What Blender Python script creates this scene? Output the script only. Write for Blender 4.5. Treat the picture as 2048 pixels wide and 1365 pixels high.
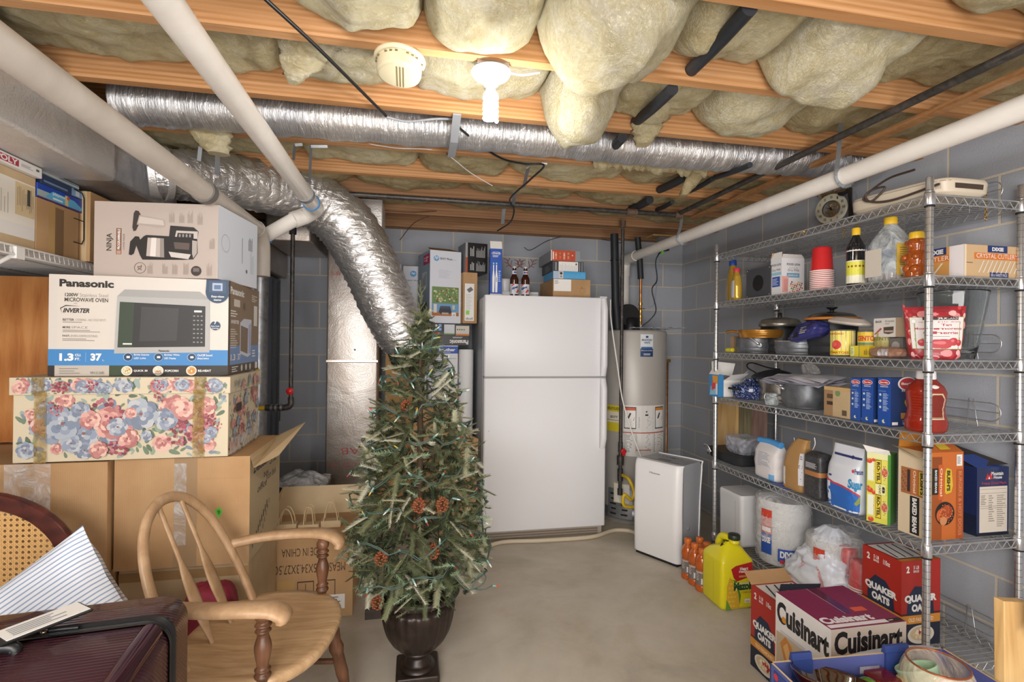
import bpy, math, random
import numpy as np
from math import sin, cos, pi, radians
from mathutils import Vector, Matrix, noise

for _o in list(bpy.data.objects):
    bpy.data.objects.remove(_o)
C = bpy.context.scene.collection
scn = bpy.context.scene

# ---------------------------------------------------------------- camera
FPX = 1016.0
YAW, PIT, ROL, HC = radians(11.08), radians(-0.148), radians(0.636), 1.35
def _cam():
    cy, sy = cos(YAW), sin(YAW); cp, sp = cos(PIT), sin(PIT); cr, sr = cos(ROL), sin(ROL)
    F = np.array([sy, cy, 0]); R = np.array([cy, -sy, 0]); U = np.array([0, 0, 1.])
    F2 = F*cp-U*sp; U2 = U*cp+F*sp
    return R*cr+U2*sr, U2*cr-R*sr, F2
CR, CU, CF = _cam()
cam_data = bpy.data.cameras.new('camera'); cam = bpy.data.objects.new('camera', cam_data); C.objects.link(cam)
cam_data.sensor_width = 36; cam_data.lens = 36*FPX/2048; cam_data.clip_start = 0.05
m4 = Matrix.Identity(4)
for i in range(3):
    m4[i][0], m4[i][1], m4[i][2] = CR[i], CU[i], -CF[i]
m4[2][3] = HC
cam.matrix_world = m4
scn.camera = cam
# survey helpers: where the sight line of a photo pixel meets a plane of the room
def ray(u, v): return CF+CR*((u-1024)/FPX)-CU*((v-682.5)/FPX)
def P(u, v, t): r = ray(u, v)*t; return (r[0], r[1], r[2]+HC)
def ox(u, v, X): r = ray(u, v); r = r*(X/r[0]); return (r[0], r[1], r[2]+HC)
def oy(u, v, Y): r = ray(u, v); r = r*(Y/r[1]); return (r[0], r[1], r[2]+HC)
def oz(u, v, Z): r = ray(u, v); r = r*((Z-HC)/r[2]); return (r[0], r[1], Z)

# ---------------------------------------------------------------- view, world, lights
vs = scn.view_settings
vs.view_transform = 'Standard'; vs.look = 'None'; vs.exposure = 0.14; vs.gamma = 1; vs.use_curve_mapping = False
w = bpy.data.worlds.new('world'); scn.world = w; w.use_nodes = True
w.node_tree.nodes['Background'].inputs[0].default_value = (0.9, 0.92, 1, 1)
w.node_tree.nodes['Background'].inputs[1].default_value = 0.25
def area(name, loc, target, size, sy, power, col=(1, 1, 1), spread=180):
    l = bpy.data.lights.new(name, 'AREA'); l.shape = 'RECTANGLE'; l.size = size; l.size_y = sy
    l.energy = power; l.color = col; l.spread = radians(spread)
    o = bpy.data.objects.new(name, l); C.objects.link(o); o.location = loc
    o.rotation_euler = (Vector(target)-Vector(loc)).to_track_quat('-Z', 'Y').to_euler()
    return o
area('rear_high_fill', (-0.75, -1.1, 2.12), (1.0, 2.0, 0.9), 1.6, 0.9, 112, (1, 0.97, 0.95))  # unseen fill added behind the camera to brighten the shelving side
area('rear_low_fill', (0.2, -0.9, 0.9), (0.3, 2.0, 2.3), 2.4, 1.2, 68, (1, 0.96, 0.93))  # second unseen fill, added low and aimed up to brighten the joists

# ---------------------------------------------------------------- materials
def lin(c):
    if isinstance(c, str):
        c = c.lstrip('#'); c = ''.join(x*2 for x in c) if len(c) == 3 else c; c = [int(c[i:i+2], 16)/255 for i in (0, 2, 4)]
    return tuple((x/12.92 if x <= 0.04045 else ((x+0.055)/1.055)**2.4) for x in c[:3])+(1,)
MATS = {}
class NT:
    def __init__(s, name):
        s.m = bpy.data.materials.new(name); s.m.use_nodes = True; s.t = s.m.node_tree
        s.b = s.t.nodes['Principled BSDF']
    def n(s, ty, **kw):
        nd = s.t.nodes.new(ty)
        for k, v in kw.items():
            if k[0] == '_': setattr(nd, k[1:], v)
            else:
                key = int(k[1:]) if k[0] == 'i' and k[1:].isdigit() else k.replace('_', ' ')
                if hasattr(v, 'node'): s.t.links.new(v, nd.inputs[key])
                else: nd.inputs[key].default_value = v
        return nd
    def set(s, **kw):
        for k, v in kw.items():
            key = k.replace('_', ' ')
            if hasattr(v, 'node'): s.t.links.new(v, s.b.inputs[key])
            else: s.b.inputs[key].default_value = v
    def coord(s, kind='Object', scale=(1, 1, 1), rot=(0, 0, 0), loc=(0, 0, 0)):
        tc = s.n('ShaderNodeTexCoord'); mp = s.n('ShaderNodeMapping', Vector=tc.outputs[kind])
        mp.inputs['Scale'].default_value = scale; mp.inputs['Rotation'].default_value = rot; mp.inputs['Location'].default_value = loc
        return mp.outputs[0]
    def ramp(s, fac, stops, interp='LINEAR'):
        r = s.n('ShaderNodeValToRGB', Fac=fac); cr = r.color_ramp; cr.interpolation = interp
        while len(cr.elements) > 1: cr.elements.remove(cr.elements[-1])
        cr.elements[0].position = stops[0][0]; cr.elements[0].color = lin(stops[0][1])
        for p, c in stops[1:]:
            e = cr.elements.new(p); e.color = lin(c)
        return r.outputs[0]
    def noise(s, vec, scale, detail=4, rough=0.5, dist=0):
        return s.n('ShaderNodeTexNoise', Vector=vec, Scale=scale, Detail=detail, Roughness=rough, Distortion=dist).outputs[0]
    def bump(s, h, strength=0.3, dist=0.01):
        s.set(Normal=s.n('ShaderNodeBump', Height=h, Strength=strength, Distance=dist).outputs[0])
    def mix(s, fac, a, b, mode='MIX'):
        nd = s.n('ShaderNodeMix', _data_type='RGBA', _blend_type=mode)
        for i, v in ((0, fac), (6, a), (7, b)):
            if hasattr(v, 'node'): s.t.links.new(v, nd.inputs[i])
            else: nd.inputs[i].default_value = v if i == 0 else lin(v)
        return nd.outputs[2]
def flat(col, rough=0.5, metal=0, name=None, spec=0.5, emit=0, **kw):
    key = (str(col), rough, metal, spec, emit, str(kw))
    if key in MATS: return MATS[key]
    t = NT(name or 'paint'); t.set(Base_Color=lin(col), Roughness=rough, Metallic=metal)
    t.b.inputs['Specular IOR Level'].default_value = spec
    if emit: t.set(Emission_Color=lin(col), Emission_Strength=emit)
    for k, v in kw.items(): t.b.inputs[k.replace('_', ' ')].default_value = v
    # a faint procedural unevenness, so that no printed or painted surface is perfectly uniform
    v = t.noise(t.coord(), 60, 3); rr = t.n('ShaderNodeMapRange', Value=v)
    rr.inputs['To Min'].default_value = max(0, rough-0.06); rr.inputs['To Max'].default_value = min(1, rough+0.06)
    t.set(Roughness=rr.outputs[0])
    MATS[key] = t.m
    return t.m
def glassy(col, rough=0.03, ior=1.45, alpha=None, name='glass'):
    key = ('g', str(col), rough, ior)
    if key in MATS: return MATS[key]
    t = NT(name); t.set(Base_Color=lin(col), Roughness=rough, IOR=ior, Transmission_Weight=1.0)
    MATS[key] = t.m; return t.m
def film(name, col='#ffffff', a=0.25, rough=0.15, sc=14):
    """thin clear crinkled plastic"""
    t = NT(name); v = t.noise(t.coord(), sc, 5, 0.6, 1.5)
    t.set(Base_Color=lin(col), Roughness=rough)
    f = t.n('ShaderNodeMapRange', Value=v); f.inputs['From Min'].default_value = 0.35; f.inputs['From Max'].default_value = 0.75
    f.inputs['To Min'].default_value = a*0.35; f.inputs['To Max'].default_value = min(1, a*2.4)
    t.set(Alpha=f.outputs[0]); t.bump(v, 1.0, 0.03)
    return t.m
def card(name, base='#b78b58', dark='#a37a49', lite='#c79c68', sc=1.0):
    t = NT(name); c = t.coord()
    v = t.noise(c, 3*sc, 4); wv = t.n('ShaderNodeTexWave', Vector=t.coord(scale=(1, 1, 0.02)), Scale=55.0, Distortion=0.6)
    wv.bands_direction = 'X'
    col = t.ramp(v, [(0.3, dark), (0.5, base), (0.7, lite)])
    col = t.mix(0.06, col, wv.outputs[0], 'OVERLAY')
    t.set(Base_Color=col, Roughness=0.75)
    t.b.inputs['Specular IOR Level'].default_value = 0.25
    t.bump(t.noise(c, 120, 2), 0.15, 0.002)
    return t.m
def wood(name, cols, scale=(1, 12, 12), ring=6.0, rough=0.5, bump=0.15, dist=3.0, wamt=0.22):
    t = NT(name); c = t.coord(scale=scale)
    v = t.noise(c, ring, 6, 0.6, dist*0.2)
    wv = t.n('ShaderNodeTexWave', Vector=c, Scale=ring*0.35, Distortion=dist, Detail=3.0)
    wv.bands_direction = 'Z'
    f = t.n('ShaderNodeMath', _operation='MULTIPLY_ADD', i0=wv.outputs[1], i1=wamt, i2=v)
    f2 = t.n('ShaderNodeMath', _operation='MULTIPLY', i0=f.outputs[0], i1=1/(0.55+wamt)*0.62)
    n = len(cols)
    col = t.ramp(f2.outputs[0], [(0.22+0.5*i/(n-1), q) for i, q in enumerate(cols)])
    t.set(Base_Color=col, Roughness=rough); t.bump(f2.outputs[0], bump, 0.004)
    return t.m
def concrete_floor():
    t = NT('concrete_floor'); c = t.coord()
    a = t.noise(c, 0.9, 6, 0.6, 0.6); b = t.noise(c, 6, 8, 0.7); s = t.noise(t.coord(loc=(3, 1, 0)), 2.4, 5, 0.65, 1.0)
    col = t.ramp(a, [(0.3, '#9d9486'), (0.42, '#b3aa9b'), (0.52, '#bfb7aa'), (0.62, '#aba392'), (0.75, '#b9ae9a')])
    col = t.mix(t.ramp(b, [(0.35, '#3a3a3a'), (0.65, '#c9c9c9')]), col, t.mix(0.5, col, '#d2c9bb'))
    col = t.mix(t.ramp(s, [(0.54, '#000000'), (0.68, '#7a7a7a')]), col, '#96754f')
    sp = t.noise(c, 40, 4, 0.7)
    col = t.mix(t.ramp(sp, [(0.66, '#000000'), (0.74, '#808080')]), col, '#6f675c')
    t.set(Base_Color=col, Roughness=0.62); t.b.inputs['Specular IOR Level'].default_value = 0.3
    t.bump(b, 0.15, 0.004); return t.m
def block_wall(name, axis):
    t = NT(name)
    g = t.n('ShaderNodeNewGeometry').outputs['Position']; sp = t.n('ShaderNodeSeparateXYZ', Vector=g)
    hz = sp.outputs['X' if axis == 'x' else 'Y']
    cv = t.n('ShaderNodeCombineXYZ', X=hz, Y=sp.outputs['Z'])
    mp = t.n('ShaderNodeMapping', Vector=cv.outputs[0]); mp.inputs['Location'].default_value = (BRX[axis], -0.019, 0)
    wob = t.noise(g, 9, 3)
    br = t.n('ShaderNodeTexBrick', Vector=mp.outputs[0], Color1=lin('#b1b5bd'), Color2=lin('#a1a5ae'), Mortar=lin('#cfc6b4'), Scale=1.0)
    br.offset = 0.5; br.inputs['Mortar Size'].default_value = 0.0058; br.inputs['Brick Width'].default_value = 0.4064
    br.inputs['Row Height'].default_value = 0.2032; br.inputs['Mortar Smooth'].default_value = 0.25; br.inputs['Bias'].default_value = 0.0
    f = t.noise(g, 150, 3, 0.8); m = t.noise(g, 2.2, 4)
    col = t.mix(t.ramp(f, [(0.35, '#000000'), (0.7, '#9a9a9a')]), br.outputs[0], t.mix(0.55, br.outputs[0], '#a6a5a4'))
    col = t.mix(t.ramp(m, [(0.42, '#000000'), (0.75, '#787878')]), col, t.mix(0.5, col, '#8f8474'))
    t.set(Base_Color=col, Roughness=0.95)
    t.b.inputs['Specular IOR Level'].default_value = 0.15
    hh = t.n('ShaderNodeMath', _operation='MULTIPLY_ADD', i0=br.outputs[1], i1=-1.0, i2=f)
    t.bump(hh.outputs[0], 0.5, 0.004); return t.m
BRX = {'x': -0.11, 'y': -0.013}
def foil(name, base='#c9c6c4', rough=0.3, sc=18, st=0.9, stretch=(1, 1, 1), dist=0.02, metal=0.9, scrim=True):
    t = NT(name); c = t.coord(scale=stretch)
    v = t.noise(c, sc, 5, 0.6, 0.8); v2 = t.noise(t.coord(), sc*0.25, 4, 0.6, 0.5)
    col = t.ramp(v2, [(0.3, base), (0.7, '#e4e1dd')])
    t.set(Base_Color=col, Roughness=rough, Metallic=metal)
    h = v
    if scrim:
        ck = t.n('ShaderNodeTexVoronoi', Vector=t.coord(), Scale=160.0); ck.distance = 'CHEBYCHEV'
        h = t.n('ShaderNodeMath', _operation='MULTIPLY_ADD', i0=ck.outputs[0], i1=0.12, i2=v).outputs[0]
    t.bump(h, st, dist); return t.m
def insul(name, a='#e6dcb8', b='#d3c190', c_='#f5efdc'):
    t = NT(name); c = t.coord('Generated'); g = t.n('ShaderNodeNewGeometry').outputs['Position']
    v = t.noise(g, 9, 8, 0.7, 1.2); f = t.noise(g, 70, 6, 0.8, 1.6); big = t.noise(g, 2.2, 4, 0.6)
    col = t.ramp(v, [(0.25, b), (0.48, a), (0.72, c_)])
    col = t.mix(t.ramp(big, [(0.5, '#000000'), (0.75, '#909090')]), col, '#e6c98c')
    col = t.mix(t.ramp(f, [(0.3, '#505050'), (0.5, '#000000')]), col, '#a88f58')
    t.set(Base_Color=col, Roughness=1.0); t.b.inputs['Specular IOR Level'].default_value = 0.05
    t.b.inputs['Subsurface Weight'].default_value = 0.0
    h = t.n('ShaderNodeMath', _operation='MULTIPLY_ADD', i0=v, i1=2.0, i2=f).outputs[0]
    t.bump(h, 1.0, 0.014); return t.m
def speckle(name, base, spot, scale=220, th=0.12, rough=0.15):
    t = NT(name); v = t.n('ShaderNodeTexVoronoi', Vector=t.coord(), Scale=float(scale)).outputs[0]
    nz = t.noise(t.coord(), scale*0.5, 3)
    mm = t.n('ShaderNodeMath', _operation='MULTIPLY', i0=v, i1=nz)
    t.set(Base_Color=t.ramp(mm.outputs[0], [(0, spot), (th, spot), (th+0.03, base)]), Roughness=rough, Coat_Weight=0.6)
    return t.m
def patchy(name, cols, scale=8, rough=0.5, bump=0.0, metal=0, dist=1.0, interp='LINEAR'):
    t = NT(name); v = t.noise(t.coord(), scale, 5, 0.6, dist); n = len(cols)
    t.set(Base_Color=t.ramp(v, [(0.28+0.44*i/(n-1), q) for i, q in enumerate(cols)], interp), Roughness=rough, Metallic=metal)
    if bump: t.bump(v, bump, 0.01)
    return t.m

MB_ = {}
def MT(k):
    """named materials, made when first asked for"""
    if k in MB_: return MB_[k]
    f = {
     'card': lambda: card('cardboard', '#b49068', '#a58058', '#c2a077'), 'card_lt': lambda: card('pale_cardboard', '#c2aa86', '#b39a75', '#d0ba97'),
     'card_dk': lambda: card('cardboard_dark_kraft', '#a68358', '#957248', '#b39066'),  # a darker kraft tone for plain cartons, strips and blocks
     'joist': lambda: wood('joist_pine', ['#9f6d3e', '#b58251', '#c39264', '#d0a377'], scale=(0.3, 5, 13), ring=4, rough=0.65, bump=0.1, dist=6.0, wamt=.3),
     'joist_old': lambda: wood('joist_pine_weathered', ['#80583a', '#966d4a', '#a47b57', '#b48b66'], scale=(0.3, 5, 11), ring=4, rough=0.75, bump=0.1, dist=5.0),
     'ply': lambda: wood('subfloor', ['#7d5a3a', '#8f6a45', '#9c7750'], scale=(1, 4, 4), ring=4, rough=0.8),
     'oak': lambda: wood('worn_oak', ['#8a6848', '#a07e5c', '#ad8c69', '#b99876'], scale=(5, 5, 3), ring=4, rough=0.45, wamt=0.04, bump=0.05),
     'oak_y': lambda: wood('worn_oak_seat', ['#8a6a49', '#a98862', '#b99873', '#c5a580'], scale=(1.5, 12, 1.5), ring=4, rough=0.4, wamt=0.06, bump=0.05),
     'walnut': lambda: wood('turned_walnut', ['#3a2418', '#5d3c27', '#75503a'], scale=(12, 12, 2), ring=4, rough=0.4),
     'mahog': lambda: wood('mahogany', ['#2c120d', '#4a2018', '#5e2d22'], scale=(5, 5, 5), ring=4, rough=0.3),
     'pine': lambda: wood('orange_pine', ['#9a5c2a', '#b0713a', '#c08349', '#cd9359'], scale=(8, 8, 1), ring=3, rough=0.4),
     'plank': lambda: wood('pale_pine_plank', ['#b78d55', '#cfa970', '#dcbc88'], scale=(10, 10, 1), ring=3, rough=0.6),
     'plankg': lambda: wood('grey_barn_board', ['#544c38', '#7d7557', '#9a9070'], scale=(18, 18, 1), ring=3, rough=0.8),
     'plankp': lambda: wood('faded_pink_board', ['#6b4f47', '#8f7368', '#a98d82'], scale=(18, 18, 1), ring=3, rough=0.8),
     'floor': concrete_floor,
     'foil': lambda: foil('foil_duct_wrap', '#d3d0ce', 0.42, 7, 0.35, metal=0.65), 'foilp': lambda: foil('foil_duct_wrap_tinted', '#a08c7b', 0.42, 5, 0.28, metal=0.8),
     'foilf': lambda: foil('flex_duct_foil', '#d6d6d8', 0.30, 15, 0.75, (0.5, 2.2, 2.2), 0.016, 0.85, False),
     'foils': lambda: foil('small_duct_foil', '#b6b9c0', 0.36, 16, 0.8, (6, 0.8, 0.8), 0.012, 0.9, False),
     'galv': lambda: patchy('galvanised', ['#8d9094', '#a9acb0', '#bdbfc2'], 20, 0.38, 0, 0.85),
     'strap': lambda: flat('#9ea3a8', 0.4, 0.7, 'hanger_strap'),
     'chrome': lambda: patchy('chrome', ['#cfd0d2', '#e3e4e5'], 30, 0.27, 0, 0.9),
     'chromed': lambda: patchy('chrome_wire', ['#b9bbbd', '#d3d5d6'], 30, 0.32, 0, 0.8),
     'iron': lambda: patchy('black_iron', ['#2e2c2b', '#474340', '#5d5550'], 30, 0.45, 0.1, 0.4),
     'rust': lambda: patchy('rusty_iron', ['#5a4436', '#6f5a4b', '#82706a'], 25, 0.6, 0.1, 0.3),
     'copper': lambda: patchy('copper_pipe', ['#8d5a38', '#b07a4c', '#c99560'], 18, 0.35, 0, 0.85),
     'foam': lambda: flat('#22262c', 0.55, 0, 'black_foam_sleeve'),
     'blk': lambda: flat('#17181a', 0.4, 0, 'black_plastic'), 'blkm': lambda: flat('#1b1b1c', 0.8, 0, 'matt_black'),
     'pvc': lambda: patchy('white_pvc', ['#d9d3cb', '#e6e1da'], 5, 0.35), 'pvcg': lambda: patchy('grey_pvc_dusty', ['#b5aca2', '#c6beb4'], 5, 0.4),
     'white': lambda: flat('#e9e9ea', 0.35, 0, 'white_enamel'), 'fridge': lambda: flat('#e2e2e5', 0.38, 0, 'fridge_white'),
     'cream': lambda: flat('#d9cfae', 0.45, 0, 'aged_cream_plastic'),
     'paper': lambda: flat('#ece9e4', 0.6, 0, 'white_paper'), 'grey': lambda: flat('#8f9298', 0.5, 0, 'grey_plastic'),
     'tank': lambda: flat('#b4b0aa', 0.42, 0.1, 'tank_enamel'), 'tape': lambda: flat('#8c7052', 0.22, 0, 'brown_packing_tape'),
     'tapec': lambda: flat('#c29e69', 0.15, 0, 'clear_packing_tape', 0.8),
     'brass': lambda: flat('#c9a14a', 0.3, 0.9, 'brass'), 'red': lambda: flat('#c9282a', 0.35, 0, 'red_plastic'),
     'film': lambda: film('clear_film'), 'film2': lambda: film('cloudy_film', '#eef1f5', 0.4),
     'plates': lambda: patchy('stacked_paper_plates', ['#b9b9b8', '#cfcfce', '#dcdcdb'], 60, 0.7, 0.3),
    }
    f.update(MORE)
    MB_[k] = f[k](); return MB_[k]
MORE = {}
def mt(k):
    if not isinstance(k, str): return k
    if k.startswith('#'): return flat(k)
    return MT(k)

# ---------------------------------------------------------------- text outlines
TXT = {}
def glyphs(s, bold=0.0, shear=0.0):
    key = (s, bold, shear)
    if key in TXT: return TXT[key]
    cu = bpy.data.curves.new('lettering', 'FONT'); cu.body = s; cu.size = 1; cu.offset = bold; cu.shear = shear
    cu.resolution_u = 3; cu.dimensions = '2D'; cu.fill_mode = 'FRONT'
    o = bpy.data.objects.new('lettering', cu); C.objects.link(o)
    dg = bpy.context.evaluated_depsgraph_get(); dg.update()
    me = bpy.data.meshes.new_from_object(o.evaluated_get(dg))
    vs_ = np.array([v.co[:2] for v in me.vertices]) if len(me.vertices) else np.zeros((1, 2))
    fs = [tuple(p.vertices) for p in me.polygons]
    bpy.data.objects.remove(o); bpy.data.curves.remove(cu); bpy.data.meshes.remove(me)
    mn, mx = vs_.min(0), vs_.max(0)
    vs_ = (vs_-mn)/np.maximum(mx-mn, 1e-6)
    TXT[key] = (vs_, fs); return TXT[key]

# ---------------------------------------------------------------- mesh builder
def V3(p): return np.array(p, float)
class MB:
    def __init__(s):
        s.v = []; s.f = []; s.fm = []; s.sm = []; s.mats = []; s.lay = 0; s.fr = None; s.step = 0.00005; s.rng = random.Random(7)
    def mi(s, m):
        m = mt(m)
        for i, q in enumerate(s.mats):
            if q is m: return i
        s.mats.append(m); return len(s.mats)-1
    def add(s, vs_, fs, m, smooth=False):
        b = len(s.v); k = s.mi(m)
        s.v.extend(map(tuple, vs_))
        for f in fs:
            s.f.append(tuple(i+b for i in f)); s.fm.append(k); s.sm.append(smooth)
    def box(s, a, b, m):
        (x0, y0, z0), (x1, y1, z1) = a, b
        s.add([(x0, y0, z0), (x1, y0, z0), (x1, y1, z0), (x0, y1, z0), (x0, y0, z1), (x1, y0, z1), (x1, y1, z1), (x0, y1, z1)],
              [(0, 3, 2, 1), (4, 5, 6, 7), (0, 1, 5, 4), (1, 2, 6, 5), (2, 3, 7, 6), (3, 0, 4, 7)], m)
    def hexa(s, p, m):
        s.add(p, [(0, 3, 2, 1), (4, 5, 6, 7), (0, 1, 5, 4), (1, 2, 6, 5), (2, 3, 7, 6), (3, 0, 4, 7)], m)
    def rbox(s, a, b, m, r=0.01, seg=3):
        """box rounded round its vertical edges and softened at top and bottom"""
        (x0, y0, z0), (x1, y1, z1) = a, b
        def ring(ins, z):
            o = []
            for cx, cy, a0 in ((x1-r, y1-r, 0), (x0+r, y1-r, 90), (x0+r, y0+r, 180), (x1-r, y0+r, 270)):
                for k in range(seg+1):
                    an = radians(a0+90*k/seg); o.append((cx+(r-ins)*cos(an), cy+(r-ins)*sin(an), z))
            return o
        e = r*0.45
        s.loft([ring(e, z0), ring(e*0.3, z0+e*0.3), ring(0, z0+e), ring(0, z1-e), ring(e*0.3, z1-e*0.3), ring(e, z1)], m, True, True)
    def loft(s, rings, m, cap=True, smooth=True, closed=True):
        n = len(rings[0]); vs_ = [p for r in rings for p in r]; fs = []
        for j in range(len(rings)-1):
            for i in range(n if closed else n-1):
                a = j*n+i; b = j*n+(i+1) % n
                fs.append((a, b, b+n, a+n))
        s.add(vs_, fs, m, smooth)
        if cap and closed:
            s.add(rings[0], [tuple(range(n))[::-1]], m, False); s.add(rings[-1], [tuple(range(n))], m, False)
    def tube(s, pts, r, m, seg=10, cap=True, smooth=True):
        pts = [V3(p) for p in pts]; n = len(pts); rs = r if hasattr(r, '__len__') else [r]*n
        rings = []; up = None
        for i, p in enumerate(pts):
            d = pts[min(i+1, n-1)]-pts[max(i-1, 0)]; d = d/(np.linalg.norm(d)+1e-9)
            if up is None:
                up = np.array([0, 0, 1.]) if abs(d[2]) < 0.9 else np.array([1., 0, 0])
            a = np.cross(up, d); a /= np.linalg.norm(a)+1e-9; b = np.cross(d, a); up = b
            rings.append([tuple(p+a*rs[i]*cos(2*pi*k/seg)+b*rs[i]*sin(2*pi*k/seg)) for k in range(seg)])
        s.loft(rings, m, cap, smooth)
    def lathe(s, prof, m, seg=24, c=(0, 0, 0), cap=True, fl=0, fd=0.0, axis='z', sc=(1, 1)):
        rings = []
        for r, z in prof:
            ring = []
            for k in range(seg):
                a = 2*pi*k/seg; rr = r*(1+(fd*(abs(cos(fl*a/2))) if fl else 0))
                x, y = rr*cos(a)*sc[0], rr*sin(a)*sc[1]
                if axis == 'z': q = (c[0]+x, c[1]+y, c[2]+z)
                elif axis == 'x': q = (c[0]+z, c[1]+x, c[2]+y)
                else: q = (c[0]+y, c[1]+z, c[2]+x)
                ring.append(q)
            rings.append(ring)
        s.loft(rings, m, cap)
    def grid(s, fn, nu, nv, m, smooth=True):
        vs_ = [fn(i/nu, j/nv) for j in range(nv+1) for i in range(nu+1)]
        fs = [(j*(nu+1)+i, j*(nu+1)+i+1, (j+1)*(nu+1)+i+1, (j+1)*(nu+1)+i) for j in range(nv) for i in range(nu)]
        s.add(vs_, fs, m, smooth)
    def prism(s, poly, z0, z1, m, plane='xy', smooth=False):
        def q(a, b, c):
            return (a, b, c) if plane == 'xy' else ((a, c, b) if plane == 'xz' else (c, a, b))
        n = len(poly); vs_ = [q(x, y, z0) for x, y in poly]+[q(x, y, z1) for x, y in poly]
        s.add(vs_, [(i, (i+1) % n, (i+1) % n+n, i+n) for i in range(n)], m, smooth)
        s.add(vs_, [tuple(range(n))[::-1], tuple(range(n, 2*n))], m, False)
    # --- printing on a face: frame = origin, horizontal vector, vertical vector (full size of the face)
    def frame(s, O, X, Y):
        O, X, Y = V3(O), V3(X), V3(Y); N = np.cross(X, Y); N /= np.linalg.norm(N)
        s.fr = (O, X, Y, N); s.W = np.linalg.norm(X); s.Hh = np.linalg.norm(Y); s.bend = None
    def cyl_frame(s, c, r0, r1, z0, z1, a0, a1):
        """print wrapped round a vertical round body; a0 -> a1 degrees is left -> right"""
        s.fr = ('cyl', V3(c), r0, r1, z0, z1, radians(a0), radians(a1)); s.W = abs(radians(a1-a0))*r0; s.Hh = z1-z0
    def pt(s, x, y):
        off = 0.0003+s.step*s.lay
        if isinstance(s.fr[0], str) and s.fr[0] == 'fn': return s.fr[1](x, y, off+.0006)
        if isinstance(s.fr[0], str):
            _, c, r0, r1, z0, z1, a0, a1 = s.fr
            a = a0+(a1-a0)*x; r = r0+(r1-r0)*y+off+0.0004
            return (c[0]+r*cos(a), c[1]+r*sin(a), c[2]+z0+(z1-z0)*y)
        O, X, Y, N = s.fr
        return tuple(O+X*x+Y*y+N*off)
    def rect(s, x0, y0, x1, y1, m):
        s.lay += 1
        if isinstance(s.fr[0], str) and s.fr[0] == 'fn':
            n = 6; s.add([s.pt(x0+(x1-x0)*i/n, y0+(y1-y0)*j/n) for j in range(n+1) for i in range(n+1)], [(j*(n+1)+i, j*(n+1)+i+1, (j+1)*(n+1)+i+1, (j+1)*(n+1)+i) for j in range(n) for i in range(n)], m, True)
            return
        if isinstance(s.fr[0], str):
            n = 8
            for i in range(n):
                a, b = x0+(x1-x0)*i/n, x0+(x1-x0)*(i+1)/n
                s.add([s.pt(a, y0), s.pt(b, y0), s.pt(b, y1), s.pt(a, y1)], [(0, 1, 2, 3)], m)
            return
        s.add([s.pt(x0, y0), s.pt(x1, y0), s.pt(x1, y1), s.pt(x0, y1)], [(0, 1, 2, 3)], m)
    def pgon(s, pts, m):
        s.lay += 1
        if isinstance(s.fr[0], str) and max(max(p[0] for p in pts)-min(p[0] for p in pts), max(p[1] for p in pts)-min(p[1] for p in pts)) > .09:
            # on a curved face the shape is laid down as many small cells
            x0, x1 = min(p[0] for p in pts), max(p[0] for p in pts); y0, y1 = min(p[1] for p in pts), max(p[1] for p in pts); n = 30; V_, F_ = [], []
            for i in range(n):
                for j in range(n):
                    cx, cy = x0+(x1-x0)*(i+.5)/n, y0+(y1-y0)*(j+.5)/n; ins = False; k = len(pts)-1
                    for q in range(len(pts)):
                        (ax, ay), (bx, by) = pts[q], pts[k]
                        if (ay > cy) != (by > cy) and cx < (bx-ax)*(cy-ay)/(by-ay+1e-12)+ax: ins = not ins
                        k = q
                    if ins:
                        b = len(V_); hx, hy = (x1-x0)/n/2, (y1-y0)/n/2
                        V_ += [s.pt(cx-hx, cy-hy), s.pt(cx+hx, cy-hy), s.pt(cx+hx, cy+hy), s.pt(cx-hx, cy+hy)]; F_.append((b, b+1, b+2, b+3))
            if V_: s.add(V_, F_, m)
            return
        s.add([s.pt(*p) for p in pts], [tuple(range(len(pts)))], m)
    def disc(s, cx, cy, r, m, n=18, ry=None, a0=0, a1=360, rot=0):
        """r in fractions of the face width; round unless ry is given"""
        k = s.W/s.Hh; ry = r if ry is None else ry; ca, sa = cos(radians(rot)), sin(radians(rot))
        p = []
        for i in range(n+(0 if a1-a0 == 360 else 1)):
            a = radians(a0+(a1-a0)*i/n); x, y = r*cos(a), ry*sin(a)
            p.append((cx+x*ca-y*sa, cy+(x*sa+y*ca)*k))
        s.pgon(p, m)
    def ring_(s, cx, cy, r, w_, m, n=24):
        k = s.W/s.Hh; s.lay += 1; p = []
        for i in range(n):
            a = 2*pi*i/n; p += [s.pt(cx+r*cos(a), cy+r*sin(a)*k), s.pt(cx+(r-w_)*cos(a), cy+(r-w_)*sin(a)*k)]
        s.add(p, [(2*i, 2*((i+1) % n), 2*((i+1) % n)+1, 2*i+1) for i in range(n)], m)
    def text(s, t, x0, y0, x1, y1, m, bold=0.015, shear=0, rot=0):
        """lettering filling the rectangle x0..x1, y0..y1 of the face; rot 90 reads upwards, -90 downwards"""
        vs_, fs = glyphs(t, bold, shear); s.lay += 1
        q = []
        for a, b in vs_:
            if rot == 90: a, b = 1-b, a
            elif rot == -90: a, b = b, 1-a
            elif rot == 180: a, b = 1-a, 1-b
            q.append(s.pt(x0+(x1-x0)*a, y0+(y1-y0)*b))
        s.add(q, fs, m)
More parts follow.
